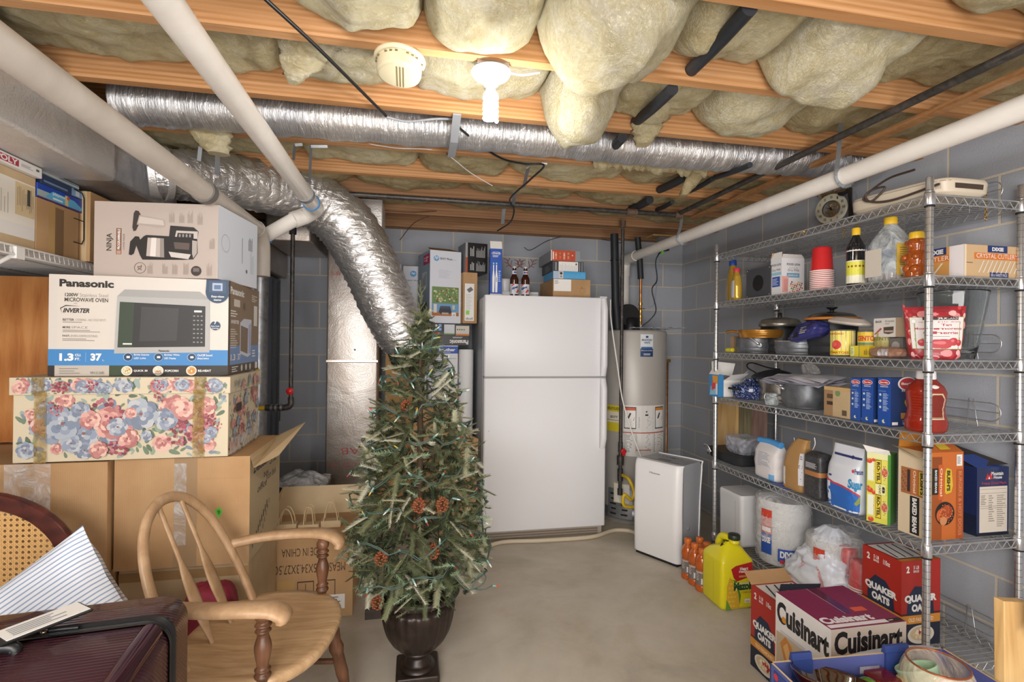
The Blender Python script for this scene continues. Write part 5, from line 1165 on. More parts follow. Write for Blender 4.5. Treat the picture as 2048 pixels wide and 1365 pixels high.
q = MB(); q.add([(0, .36, .392), (.45, .36, .392), (.48, .42, .53), (.03, .42, .53)], [(0, 1, 2, 3)], 'card_lt'); q.build('back_flap', mc, solid=.003)
q = MB(); q.add([(0, .0, .392), (.0, .36, .392), (.03, .42, .53)], [(0, 1, 2)], 'card_lt'); q.build('side_flap', mc, solid=.003)
for k, (x, y, lb) in enumerate(((-.61, 2.72, 'brown paper bag with twisted handles, left one in the open carton'), (-.50, 2.70, 'brown paper bag with twisted handles, middle one in the open carton'), (-.40, 2.74, 'brown paper bag with crossed handles, right one in the open carton'))):
    t = thing('paper_bag', lb, 'bag', (x, y, .3935)); q = MB(); q.rbox((-.05, -.02, 0), (.05, .03, .035), 'card_lt', .006); q.build('bag_body', t)
    for dy in (-.018, .028):
        q = MB(); s_ = .7 if k == 1 else 1; q.tube(spline([(-.035*s_, dy, .01), (-.03*s_, dy, .06), (-.012, dy, .105+.01*k), (.012, dy, .105+.01*k), (.03*s_, dy+.004, .06), (.035*s_, dy, .01)], 6), .0028, flat('#cbb189', .7), 7); q.build('handle', t)
# film-wrapped dark case
q = MB(); q.rbox((-.80, 3.10, 0), (-.50, 3.45, .47), flat('#2c2d31', .25), .02); q.frame((-.80, 3.10, 0), (.30, 0, 0), (0, 0, .47)); q.rect(.55, .4, .62, .98, 'film2'); q.rect(.7, .3, .82, .98, 'film2'); q.frame((-.80, 3.10, .47), (.30, 0, 0), (0, .35, 0)); q.lay = 2; q.disc(.5, .25, .2, flat('#b8694a', .4), 16, ry=.03)
q.build('equipment_case', label='black case wrapped in clear film on the floor by the foil riser', cat='case')
q = MB(); q.grid(lambda a, b_: (-.80+.30*a, 3.16+.28*b_, .485+.06*sin(pi*a)*sin(pi*b_)+.03*noise.noise(Vector((a*4, b_*4, 3)))), 16, 14, 'film2'); q.build('plastic_wrap', label='crumpled clear film heaped on the black wrapped case', cat='film', solid=.002)
# red cushions
cu = flat('#8a2438', .75, 0, 'crimson_cloth')
b = Box(.42, .13, .26, 'card_dk'); b.done('carton', (-1.02, 2.01, 0), 'low dark carton on the floor supporting the red cushions', 'box')
def cushion(x, y, z, rx, ry, rz_, label, tilt=0):
    q = MB(); rings = []
    for j in range(13):
        t = j/12; zz = -rz_*cos(pi*t); rr_ = (sin(pi*t))**.5 if 0 < t < 1 else .001
        rings.append([(rx*rr_*(abs(cos(a))**.6*(1 if cos(a) > 0 else -1)), ry*rr_*(abs(sin(a))**.6*(1 if sin(a) > 0 else -1)), zz+.012*noise.noise(Vector((a*1.5, t*4, x)))) for a in [2*pi*i/28 for i in range(28)]])
    q.loft(rings, cu, True); q.build('cushion', loc=(x, y, z), label=label, cat='cushion', rot=(tilt, 0, .1))
cushion(-.88, 2.005, .325, .15, .06, .055, 'red cushion lying behind the back of the wooden armchair, left one')
cushion(-.70, 2.00, .37, .085, .07, .10, 'plump red cushion seen between the spindles of the wooden armchair')
cushion(-.66, 1.995, .215, .08, .06, .055, 'bright red cushion beneath the plump one')

# ================================================================ bow-back armchair
ch = thing('windsor_armchair', 'worn wooden bow-back armchair with turned arm posts, facing right', 'chair', (-.46, 1.715, 0), radians(-9))
# local: x forward, y left (far from the camera)
SH = .44
def seat_ring(z, ins):
    o = []; n = 40
    for i in range(n):
        a = 2*pi*i/n; ca, sa = cos(a), sin(a)
        rx = (.235 if ca > 0 else .21); ex = .75
        o.append((rx*abs(ca)**ex*(1 if ca > 0 else -1)-ins*ca, .262*(1-.10*max(0, -ca))*abs(sa)**.85*(1 if sa > 0 else -1)-ins*sa, z))
    return o
q = MB(); q.loft([seat_ring(SH-.045, .03), seat_ring(SH-.03, .006), seat_ring(SH-.008, 0), seat_ring(SH, .008), seat_ring(SH-.001, .03), seat_ring(SH-.006, .09), seat_ring(SH-.010, .16)], 'oak_y', True, True); q.build('seat', ch)
bow = []
for i in range(33):
    t = i/32; a = pi*t; y = .200*cos(a)*(1+.14*sin(a)); h = .41*(sin(a)**.75); bow.append((-.105-.19*(h/.41)**.9, y, SH+h))
bow[0] = (-.10, .195, SH-.03); bow[-1] = (-.10, -.195, SH-.03)
q = MB()
n = len(bow); rings = []
for i, p in enumerate(bow):
    d = V3(bow[min(i+1, n-1)])-V3(bow[max(i-1, 0)]); d /= np.linalg.norm(d); nx = V3((.96, 0, .28)); s_ = np.cross(nx, d); s_ /= np.linalg.norm(s_)
    rings.append([tuple(V3(p)+nx*.0125*cos(2*pi*k/12)+s_*.017*sin(2*pi*k/12)) for k in range(12)])
q.loft(rings, 'oak', True); q.build('bow', ch)
for yb_ in (.055, -.055):
    top_y = yb_*.95+.014; hh = .395
    q = MB(); rings = []
    for i in range(19):
        t = i/18; z = SH-.02+(hh+.02)*t; x = -.110-.178*t; y = yb_+(top_y-yb_)*t; wd_ = .009+.018*max(0, 1-((t-.34)/.27)**2)
        rings.append([(x+.006*cos(2*pi*k/10), y+wd_*sin(2*pi*k/10), z) for k in range(10)])
    q.loft(rings, 'oak', True); q.build('splat', ch)
for s in (1, -1):
    q = MB(); pts = spline([(-.195, s*.215, SH+.185), (-.10, s*.252, SH+.195), (.0, s*.268, SH+.20), (.09, s*.266, SH+.202), (.145, s*.255, SH+.196), (.172, s*.247, SH+.178), (.172, s*.244, SH+.165)], 6); rings = []
    for i, p in enumerate(pts):
        t = i/(len(pts)-1); hw = .021+.014*min(1, t*1.6); d = pts[min(i+1, len(pts)-1)]-pts[max(i-1, 0)]; d /= np.linalg.norm(d); up_ = np.cross(d, V3((0, 1, 0))); up_ /= np.linalg.norm(up_); up_ = -up_ if up_[2] < 0 and t < .7 else up_
        rings.append([tuple(p+V3((0, 1, 0))*hw*c1_+up_*.0135*c2_) for c1_, c2_ in ((1, .4), (.7, 1), (0, 1.15), (-.7, 1), (-1, .4), (-1, -.5), (-.7, -1), (.7, -1), (1, -.5))])
    q.loft(rings, 'oak', True); q.build('armrest', ch)
    q = MB(); q.lathe(lathe_prof([(.012, 0), (.016, .01), (.022, .02), (.016, .03), (.021, .036), (.015, .045), (.020, .075), (.022, .10), (.014, .13), (.021, .139), (.014, .147), (.022, .155), (.015, .163), (.021, .175), (.020, .19), (.012, .2)], 3), 'walnut', 20, c=(.115, s*.237, SH-.008)); q.build('arm_post', ch, label='dark turned arm post')
    for fx_, sx_ in ((.15, .07), (-.13, -.07)):
        p0, p1 = V3((fx_, s*.19, SH-.04)), V3((fx_+sx_, s*.25, 0)); q = MB(); prof = [(.0, .014), (.12, .019), (.2, .024), (.3, .020), (.36, .026), (.42, .020), (.6, .022), (.75, .015), (.9, .017), (1, .012)]
        q.tube([p0+(p1-p0)*t for t, r in prof], [r for t, r in prof], 'walnut' if sx_ > 0 else 'oak', 14); q.build('leg', ch)
    q = MB(); q.tube([(.19, s*.222, .2), (-.17, s*.222, .2)], [.010, .010], 'walnut', 10); q.build('stretcher', ch)
q = MB(); q.tube([(.0, -.21, .2), (.0, 0, .2), (.0, .21, .2)], [.009, .015, .009], 'walnut', 10); q.build('stretcher', ch)
# ================================================================ cane-backed chair
cc = thing('cane_chair', 'dark framed chair with an oval cane back at the left edge', 'chair', (-1.27, 1.80, 0), radians(-4))
q = MB(); n = 48; cz = .625
def oval(rx, rz__, y, n=48): return [(rx*cos(2*pi*i/n), y+(-.07)*0, cz+rz__*sin(2*pi*i/n)) for i in range(n)]
q.loft([oval(.285, .255, -.012), oval(.290, .262, 0), oval(.285, .255, .014), oval(.245, .222, .016), oval(.228, .205, .0), oval(.240, .216, -.014), oval(.285, .255, -.012)], 'mahog', False); q.build('back_frame', cc)
# cane: woven mesh as real strips
q = MB(); cn = flat('#cfa367', .5, 0, 'cane'); step = .0165
def clip_line(x0, z0, dx, dz):
    A_, B2, C2 = dx*dx/.236**2+dz*dz/.213**2, 2*(x0*dx/.236**2+z0*dz/.213**2), x0*x0/.236**2+z0*z0/.213**2-1
    D = B2*B2-4*A_*C2
    if D <= 0: return None
    return (-B2-math.sqrt(D))/(2*A_), (-B2+math.sqrt(D))/(2*A_)
for ang_, off_, hw in ((0, 0, .0015), (0, .0045, .0015), (90, 0, .0015), (90, .0045, .0015), (45, 0, .0016), (135, 0, .0016)):
    dx, dz = cos(radians(ang_)), sin(radians(ang_)); nx_, nz_ = -dz, dx; st = step*(1 if ang_ % 90 == 0 else .7071)
    for i in range(-26, 27):
        o_ = i*st+off_+(st*.5 if ang_ % 90 else -.00225); r_ = clip_line(nx_*o_, nz_*o_, dx, dz)
        if not r_: continue
        a_, b_ = r_; yy = -.002-.0004*(ang_/45)
        q.add([(nx_*(o_+k*hw)+dx*t, yy, cz+nz_*(o_+k*hw)+dz*t) for t, k in ((a_, -1), (b_, -1), (b_, 1), (a_, 1))], [(0, 1, 2, 3)], cn)
q.build('cane_panel', cc, solid=.0008)
q = MB(); q.rbox((-.24, -.44, .40), (.24, -.02, .45), flat('#5d3a2a', .5), .04); q.build('seat', cc)
for s in (-1, 1):
    q = MB(); q.tube([(s*.16, .0, .42), (s*.19, .0, .47)], .018, 'mahog', 12); q.build('back_post', cc)
    for y in (-.40, -.05):
        q = MB(); q.tube([(s*.19, y, .40), (s*.20, y, 0)], [.022, .014], 'mahog', 12); q.build('leg', cc)
# striped pillow
def stripes():
    t = NT('ticking_stripe'); c = t.coord(); sp = t.n('ShaderNodeSeparateXYZ', Vector=c)
    m = t.n('ShaderNodeMath', _operation='MULTIPLY', i0=sp.outputs[2], i1=84.0); fr_ = t.n('ShaderNodeMath', _operation='FRACT', i0=m.outputs[0])
    t.set(Base_Color=t.ramp(fr_.outputs[0], [(0, '#e6e8ee'), (.62, '#e6e8ee'), (.68, '#8fa3c0'), (.92, '#8fa3c0'), (.97, '#e6e8ee')]), Roughness=.85); return t.m
q = MB(); pw, ph = .27, .19
def pil(side):
    def f(a, b_):
        x, z = 2*a-1, 2*b_-1; e = max(0, (1-x**4)*(1-z**4))**.45; pin = 1-.07*(1-abs(x)**2)*0-.06*(1-x*x)*abs(z)**3-.06*(1-z*z)*abs(x)**3
        return (pw*x*pin, side*.065*e+.006*noise.noise(Vector((x*3, z*3, side))), ph*z*pin)
    return f
q.grid(pil(-1), 26, 20, stripes()); q.grid(pil(1), 26, 20, q.mats[0])
o = q.build('pillow', loc=(-1.005, 1.60, .515), rot=(radians(-8), radians(-36), radians(-4)), label='white and blue striped pillow leaning on the cane chair behind the suitcase', cat='pillow')

# ================================================================ suitcase
sc = thing('suitcase', 'dark maroon hard-shell suitcase with black zip in the lower left corner', 'suitcase', (-.512, 1.336, 0), radians(6))
def shellm():
    t = NT('suitcase_shell'); c = t.coord(); sp = t.n('ShaderNodeSeparateXYZ', Vector=c)
    sm = t.n('ShaderNodeMath', _operation='ADD', i0=sp.outputs[1], i1=sp.outputs[2])
    m = t.n('ShaderNodeMath', _operation='MULTIPLY', i0=sm.outputs[0], i1=640.0); s_ = t.n('ShaderNodeMath', _operation='SINE', i0=m.outputs[0])
    t.set(Base_Color=lin('#43222b'), Roughness=.28, Metallic=.35, Coat_Weight=.3); t.bump(s_.outputs[0], .35, .0015); return t.m
SM = shellm(); SW, SD, SHt = .50, .36, .752
def case_ring(y, ins, r=.05):
    o = []; x0, x1, z0, z1 = -SW+ins, -ins, .04+ins, SHt-ins
    for cx, cz_, a0 in ((x1-r, z1-r, 0), (x0+r, z1-r, 90), (x0+r, z0+r, 180), (x1-r, z0+r, 270)):
        for k in range(9):
            an = radians(a0+90*k/8); o.append((cx+r*cos(an), y, cz_+r*sin(an)))
    return o[::-1]
q = MB(); q.loft([case_ring(-.11, 0), case_ring(-.02, 0), case_ring(-.006, .006), case_ring(0, .02)][::-1], SM, True); q.build('rear_shell', sc)
q = MB(); q.loft([case_ring(-SD, .03), case_ring(-SD+.01, .01), case_ring(-SD+.03, 0), case_ring(-.15, 0)][::-1], SM, True)
q.build('front_shell', sc)
q = MB(); q.tube([(-.028, -.165, SHt-.012), (-.028, -.35, SHt-.012)], .022, flat('#4a2833', .12, .5), 16); q.build('corner_rib', sc, label='shiny raised corner rib')
q = MB(); zp = flat('#1c1d20', .45); q.loft([case_ring(-.15, -.003), case_ring(-.145, -.003), case_ring(-.140, .004), case_ring(-.122, .004), case_ring(-.118, -.003), case_ring(-.11, -.003)][::-1], zp, False)
for y in (-.136, -.131, -.126): 
    r_ = case_ring(y, .002); q.tube(r_+[r_[0]], .0016, zp, 5)
q.build('zip', sc, label='black zip band')
q = MB(); zz = SHt+.002
q.tube([(-.165, -.13, zz+.003), (-.215, -.128, zz+.004)], .004, 'blk', 8); q.build('zip_pull', sc)
q = MB(); q.lathe([(.0005, 0), (.006, 0), (.006, .004), (.0005, .005)], flat('#c9a58a', .2, .9), 12, c=(-.225, -.127, zz)); q.build('zip_ring', sc)
q = MB(); q.tube(spline([(-.24, -.185, SHt-.002), (-.25, -.185, SHt+.010), (-.32, -.187, SHt+.014), (-.45, -.187, SHt+.014), (-.48, -.187, SHt-.002)], 6), .011, 'blk', 12); q.build('carry_handle', sc)
q = MB(); q.box((-.27, -.215, SHt-.001), (-.46, -.16, SHt+.003), 'blkm'); q.build('handle_recess', sc)
q = MB(); q.rbox((-.47, -.36, SHt+.001), (-.27, -.30, SHt+.004), flat('#2a1318', .2, .4), .01); q.build('recess', sc)
tg = thing('luggage_tag', 'black luggage tag with white address card strapped to the maroon suitcase', 'tag', (-.725, 1.185, SHt+.020), radians(52))
q = MB(); q.rbox((-.075, -.033, 0), (.075, .035, .005), 'blk', .006); tb_ = q.build('tag_body', tg)
q = MB(); q.box((-.062, -.027, .0052), (.070, .030, .0062), 'paper'); q.frame((-.062, -.027, .0062), (.132, 0, 0), (0, .057, 0)); q.fine(.1, .15, .9, .85, 5, '#8a8d96'); q.build('address_card', tb_, label='white address card')
q = MB(); q.tube(spline([(-.073, 0, .003), (-.09, -.005, .004), (-.11, -.01, -.012)], 5), .005, 'blk', 8); q.build('strap', tg)
# ================================================================ the tree in its urn
TX, TY = .035, 2.085
tr = thing('christmas_tree', 'small artificial fir tree with pine cones in a dark fluted urn', 'tree', (TX, TY, 0))
q = MB(); ur = patchy('bronze_urn', ['#1c1512', '#2b211c', '#3a2d26'], 14, .38, .05, .25)
q.lathe(lathe_prof([(.0005, .05), (.052, .055), (.046, .075), (.040, .09), (.060, .105), (.060, .115), (.052, .12)], 3), ur, 40)
q.lathe(lathe_prof([(.052, .118), (.085, .135), (.115, .175), (.132, .225), (.140, .27), (.142, .30), (.128, .315)], 4), ur, 96, fl=24, fd=.045)
q.lathe(lathe_prof([(.128, .312), (.135, .325), (.160, .335), (.168, .35), (.160, .362), (.135, .355), (.12, .34), (.0005, .335)], 3), ur, 48)
q.box((-.205, -.035, .262), (-.12, .035, .30), ur)
urn_ = q.build('urn', tr)
q = MB(); q.rbox((-.085, -.085, 0), (.085, .085, .045), ur, .012); q.lathe([(.070, .044), (.066, .055), (.05, .06)], ur, 36); q.build('urn_foot', urn_)
q = MB(); q.tube([(0, 0, .33), (0, 0, 1.0), (-.005, 0, 1.45)], [.016, .012, .004], flat('#4b3a28', .8), 10); q.build('trunk', tr)
rg = np.random.RandomState(5)
def rad_at(z):
    zs = [.32, .40, .50, .62, .75, .90, 1.05, 1.18, 1.30, 1.40, 1.53]; rs = [.17, .25, .29, .285, .265, .235, .195, .155, .11, .05, .008]
    return float(np.interp(z, zs, rs))
def sprig_template(n, L, nl, kind, seed):
    """needles along a stem pointing +x, droop in z"""
    r = np.random.RandomState(seed); v = []; f = []
    def needle(p, d, l, w_):
        d = d/np.linalg.norm(d); s_ = np.cross(d, [0, 0, 1.]); s_ /= np.linalg.norm(s_)+1e-9; s2 = np.cross(d, s_); b = len(v)
        w_ = .0013; v.extend([p-s_*w_, p+s_*w_, p+s2*w_*1.2, p+d*l]); f.extend([(b, b+1, b+3), (b+1, b+2, b+3), (b+2, b, b+3)])
    k = len(v)
    for i in range(6):
        for a in range(4): v.append(np.array([L*i/5, .0016*cos(a*pi/2), .0016*sin(a*pi/2)-.04*L*(i/5)**2]))
    for i in range(5):
        for a in range(4): f.append((k+i*4+a, k+i*4+(a+1) % 4, k+(i+1)*4+(a+1) % 4, k+(i+1)*4+a))
    for i in range(n):
        t = (i+.5)/n; p = np.array([L*t, 0, -.04*L*t*t]); l = nl*(1.05-.45*t)
        if kind == 'flat':
            for s_ in (-1, 1): needle(p, np.array([.75, s_*1.0, .25+.15*r.randn()]), l*(.85+.3*r.rand()), .0011)
            if i % 2 == 0: needle(p, np.array([.9, .25*r.randn(), .9]), l*.6, .0011)
        else:
            for _ in range(3):
                a = r.rand()*2*pi; needle(p, np.array([.8, cos(a), sin(a)]), l*(.8+.4*r.rand()), .0011)
    return np.array(v), f
TPL = [sprig_template(34, .105, .022, 'flat', 1), sprig_template(28, .080, .020, 'flat', 2), sprig_template(22, .085, .020, 'round', 3), sprig_template(14, .05, .015, 'round', 4)]
def place_sprigs(count, tpls, seed, mats, name, lbl, inner=.35, zmin=.34, zmax=1.47, cedar=False):
    r = np.random.RandomState(seed); V_ = []; F_ = []; MI = []; base = 0
    for i in range(count):
        u = r.rand(); z = zmin+(zmax-zmin)*(1-(1-u)**.62) if True else 0
        z = zmin+(zmax-zmin)*u
        if r.rand() > (rad_at(z)/.29)**1.1+.10: z = zmin+(zmax-zmin)*r.rand()*.6
        a = r.rand()*2*pi; R_ = rad_at(z)*(inner+(1-inner)*r.rand()**.5)
        tv, tf = TPL[tpls[r.randint(len(tpls))]]; s_ = .75+.5*r.rand()
        el = radians(-30+62*(z-.34)/1.1+26*r.randn()); az = a+radians(38*r.randn())
        d = np.array([cos(az)*cos(el), sin(az)*cos(el), sin(el)])
        up_ = np.array([0, 0, 1.])+.35*r.randn(3); yv = np.cross(up_, d); yv /= np.linalg.norm(yv); zv = np.cross(d, yv)
        L = .09*s_; tip = np.array([R_*cos(a), R_*sin(a), z]); o_ = tip-d*L*.75
        V_.append((tv*s_)@np.array([d, yv, zv])+o_)
        for q_ in tf: F_.append(tuple(x+base for x in q_))
        MI += [r.randint(len(mats))]*len(tf); base += len(tv)
    me = bpy.data.meshes.new(name); me.from_pydata(np.concatenate(V_).tolist(), [], F_)
    for m in mats: me.materials.append(m)
    me.polygons.foreach_set('material_index', MI); me.update()
    o = bpy.data.objects.new(name, me); C.objects.link(o); o.parent = tr
    if lbl: o['label'] = lbl
G = [flat(c, .7, 0, 'needle_green') for c in ('#4a5134', '#586040', '#6a6f4d', '#525a3b', '#76795a')]
Gf = [flat(c, .7, 0, 'needle_frosted') for c in ('#a09f86', '#aeab93', '#8f8e72', '#b5b39e')]
Gt = [flat(c, .7, 0, 'cedar_green') for c in ('#6f8468', '#839778', '#5d6f53')]
place_sprigs(720, [0, 1, 2], 1, G, 'foliage', None, .45)
place_sprigs(170, [0, 1, 0], 2, Gf, 'frosted_foliage', 'pale frosted fir sprays', .82)
place_sprigs(110, [2, 3, 3], 3, Gt, 'cedar_foliage', 'blue-green cedar sprays', .85)
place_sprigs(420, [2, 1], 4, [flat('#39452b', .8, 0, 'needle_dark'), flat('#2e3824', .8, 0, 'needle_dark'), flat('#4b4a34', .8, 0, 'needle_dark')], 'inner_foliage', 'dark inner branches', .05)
# tip
q = MB(); V_ = []; F_ = []
for i in range(16):
    z = 1.38+.012*i; tv, tf = TPL[2]; a = i*2.4; el = radians(62); d = np.array([cos(a)*cos(el), sin(a)*cos(el), sin(el)]); yv = np.cross([0, .1, 1.], d); yv /= np.linalg.norm(yv); zv = np.cross(d, yv)
    q.add(((tv*.45)@np.array([d, yv, zv])+np.array([-.005, 0, z])).tolist(), tf, G[2])
q.build('top_shoot', tr)
pc = flat('#8a4a2a', .7, 0, 'pine_cone')
for (u, v, t) in ((762, 1118, 1.83), (866, 1104, 1.83), (885, 1010, 1.84), (812, 815, 1.93), (755, 1205, 1.85), (838, 1012, 1.82)):
    p = V3(P(u, v, t))-V3((TX, TY, 0)); q = MB()
    for i in range(44):
        a = i*2.4; h = i/44; r = .020*sin(pi*min(1, .15+h*.85))**.6; x, y, z = r*cos(a), r*sin(a), -.026+.052*h
        q.hexa([(p[0]+x*.3, p[1]+y*.3, p[2]+z-.002), (p[0]+x*1.1-.004*sin(a), p[1]+y*1.1+.004*cos(a), p[2]+z+.001), (p[0]+x*1.25, p[1]+y*1.25, p[2]+z+.003), (p[0]+x*1.1+.004*sin(a), p[1]+y*1.1-.004*cos(a), p[2]+z+.001),
                (p[0]+x*.3, p[1]+y*.3, p[2]+z+.002), (p[0]+x*1.1-.004*sin(a), p[1]+y*1.1+.004*cos(a), p[2]+z+.004), (p[0]+x*1.2, p[1]+y*1.2, p[2]+z+.007), (p[0]+x*1.1+.004*sin(a), p[1]+y*1.1-.004*cos(a), p[2]+z+.004)], pc)
    q.build('pine_cone', tr)
# string of miniature lights
sl = thing('string_lights', 'dark green string of unlit miniature lights wound round the tree', 'string lights', (TX, TY, 0))
q = MB(); wm = flat('#41544c', .5, 0, 'light_wire'); pts = []
N = 420
for i in range(N):
    t = i/N; z = .42+1.0*t**1.05; a = -.6+t*2*pi*8.5; R_ = rad_at(z)*(.93+.10*sin(i*.9)+.07*sin(i*.37))+.01*sin(i*2.3); pts.append((R_*cos(a), R_*sin(a), z+.018*sin(i*.61)+.012*sin(i*1.7)))
q.tube(pts, .0022, wm, 5); q.tube([(p[0]*1.01+.004*sin(i*1.1), p[1]*1.01, p[2]+.006*cos(i*.8)) for i, p in enumerate(pts)], .002, wm, 5)
pt_ = [V3(P(u, v, t))-V3((TX, TY, 0)) for u, v, t in ((905, 1150, 1.86), (935, 1180, 1.86), (962, 1172, 1.87), (972, 1155, 1.87), (960, 1150, 1.86), (950, 1165, 1.86), (945, 1178, 1.85), (968, 1180, 1.86), (985, 1172, 1.86))]
q.tube(spline(pt_, 5), .0022, wm, 5); q.build('wire', sl)
lh = flat('#6d8f84', .35, 0, 'lamp_holder'); lr = [flat(c, .2, 0, 'lamp_tip') for c in ('#b1452f', '#d1d4c9', '#c9a23c', '#c7ccc6', '#8f3a30', '#cfd6d2')]
rr_ = np.random.RandomState(9)
for k in range(90):
    p = V3(pts[int(20+k*(N-30)/90)]); d = V3((p[0], p[1], .25*rr_.randn()*.3)); d[:2] += rr_.randn(2)*.12; d /= np.linalg.norm(d); d = d*.8+V3((0, 0, rr_.choice([-1, 1])*.6)); d /= np.linalg.norm(d)
    q = MB(); q.tube([p, p+d*.016, p+d*.018], [.0035, .0042, .003], lh, 7); q.tube([p+d*.017, p+d*.026, p+d*.032], [.003, .0025, .0006], lr[k % 6], 6); q.build('bulb', sl)
p = pt_[-1]; q = MB(); d = V3((1, 0, -.15)); q.tube([p, p+d*.012], [.0035, .004], lh, 7); q.tube([p+d*.012, p+d*.022, p+d*.027], [.003, .0025, .0006], lr[0], 6); q.build('bulb', sl)
# ================================================================ chrome wire shelving
PX0, PX1, PY0, PY1 = 1.857, 2.283, 1.535, 2.862
SHZ = {1: 1.912, 2: 1.615, 3: 1.302, 4: 1.028, 5: .622, 6: .172}
su = thing('wire_shelving_unit', 'tall six-tier chrome wire shelving unit full of groceries on the right', 'shelving', (0, 0, 0))
collar_z = list(SHZ.values())
for ix, x in enumerate((PX0, PX1)):
    for iy, y in enumerate((PY0, PY1)):
        q = MB(); q.tube([(x, y, .0), (x, y, 1.97), (x, y, 1.976)], [.0125, .0125, .010], 'chrome', 20)
        for i in range(76): q.tube([(x, y, .02+.0254*i), (x, y, .0215+.0254*i)], .01275, flat('#55585b', .4, .5), 14, False)
        post = q.build('post', su)
        for z in collar_z:
            q = MB(); q.lathe(lathe_prof([(.0145, -.030), (.0175, -.028), (.0175, .012), (.0150, .016), (.0155, .020), (.0135, .022)], 2), 'chrome', 22, c=(x, y, z-.012)); q.lathe([(.0165, -.036), (.0165, -.030)], 'blkm', 18, c=(x, y, z-.012)); q.build('collar', post)
def zigzag(q, p0, p1, n, h):
    p0, p1 = V3(p0), V3(p1); pts = []
    for i in range(n+1): pts.append(p0+(p1-p0)*i/n+V3((0, 0, -h if i % 2 else -.003)))
    for a_, b_ in zip(pts[:-1], pts[1:]): q.tube([a_, b_], .0018, 'chromed', 5, False)
for k, z in SHZ.items():
    q = MB(); x0, x1, y0, y1 = PX0-.004, PX1+.004, PY0-.004, PY1+.004; g = .024
    for a_, b_ in (((x0, y0+g), (x0, y1-g)), ((x1, y0+g), (x1, y1-g)), ((x0+g, y0), (x1-g, y0)), ((x0+g, y1), (x1-g, y1))):
        for dz, r in ((0, .0032), (-.030, .0028)): q.tube([(a_[0], a_[1], z-.003+dz), (b_[0], b_[1], z-.003+dz)], r, 'chromed', 8)
        L = abs(a_[0]-b_[0])+abs(a_[1]-b_[1]); zigzag(q, (a_[0], a_[1], z-.003), (b_[0], b_[1], z-.003), int(L/.021)//2*2, .030)
    for cx_ in (x0, x1):
        for cy_ in (y0, y1):
            sx, sy = (1 if cx_ == x0 else -1), (1 if cy_ == y0 else -1)
            for dz in (0, -.03): q.tube([(cx_, cy_+sy*g, z-.003+dz), (cx_+sx*.012, cy_+sy*.012, z-.003+dz), (cx_+sx*g, cy_, z-.003+dz)], .003, 'chromed', 6)
    for i in range(int((y1-y0-.03)/.0254)+1):
        y = y0+.018+.0254*i; q.tube([(x0, y, z-.001), (x1, y, z-.001)], .0016, 'chromed', 5, False)
    for x in (x0+.11, (x0+x1)/2, x1-.11):
        q.tube([(x, y0, z-.006), (x, y1, z-.006)], .0025, 'chromed', 6)
        if x == (x0+x1)/2: zigzag(q, (x, y0, z-.006), (x, y1, z-.006), 62, .025)
    o = q.build('shelf', su)
    if k in (1, 3, 4, 6):
        q = MB(); X = PX1-.012; ya_, yb_ = 1.575, 2.83; h = .10
        for zz_ in ((z+.028, z+h) if k != 4 else (z+.028, z+h)):
            pass
        pts = [(X, yb_, z+h), (X, ya_+.05, z+h)]+[(X, ya_+.05-.036*sin(radians(a_)), z+.064+.036*cos(radians(a_))) for a_ in range(20, 180, 20)]+[(X, ya_+.05, z+.028), (X, yb_, z+.028)]
        q.tube(pts, .0024, 'chromed', 7); q.tube([(X, ya_+.02, z+.064), (X, yb_, z+.064)], .0022, 'chromed', 6)
        for y in (ya_+.12, ya_+.7, yb_-.15): q.tube([(X+.004, y-.02, z), (X-.004, y-.008, z+h+.012), (X-.004, y+.008, z+h+.012), (X+.004, y+.02, z)], .0022, 'chromed', 6)
        q.build('ledge', su)
FXs = 1.868
def Yx(u, X=FXs): return ox(u, 600, X)[1]
def Zx(u, v, X=FXs): return ox(u, v, X)[2]
def Xy(u, Y): return oy(u, 600, Y)[0]
def Zy(u, v, Y): return oy(u, v, Y)[2]

# ---------------- top shelf: clock on the wall, beige appliance, brass wires
s1 = SHZ[1]
cx, cy, cz_ = 2.25, ox(1658, 420, 2.25)[1], ox(1658, 418, 2.25)[2]
ck = thing('wall_clock', 'round skeleton clock with roman numerals hanging at the right wall above the shelving', 'clock', (cx+.015, cy, cz_), radians(24))
q = MB(); R_ = .083
q.lathe([(.046, -.004), (.081, -.004), (R_, -.002), (R_, .004), (.081, .006), (.046, .006)], flat('#d4cfbb', .35, .2), 44, axis='x', cap=False)
q.lathe([(.046, .006), (.046, -.004)], flat('#2b2b2b'), 44, axis='x', cap=False)
q.frame((-.0045, .083, -.083), (0, -.166, 0), (0, 0, .166))
for i, t in enumerate(('XII', 'I', 'II', 'III', 'IV', 'V', 'VI', 'VII', 'VIII', 'IX', 'X', 'XI')):
    a = radians(90-30*i); x, y = .5+.385*cos(a), .5+.385*sin(a); wt = .022*len(t)*.8; q.text(t, x-wt/2-.012, y-.045, x+wt/2+.012, y+.045, '#2b2a26', .01)
q.ring_(.5, .5, .29, .012, '#c8a95a', 30); dl_ = q.build('dial', ck)
q = MB(); br_ = 'brass'
for r, yy, zz_ in ((.022, -.012, .012), (.014, .016, -.012), (.018, -.005, -.028)): q.lathe([(r, 0), (r, .003), (r*.8, .003), (r*.8, 0)], br_, 24, c=(.002, yy, zz_), axis='x', cap=False); q.box((.002, yy-.002, zz_-r), (.004, yy+.002, zz_+r), br_); q.box((.002, yy-r, zz_-.002), (.004, yy+r, zz_+.002), br_)
q.build('movement', dl_)
q = MB()
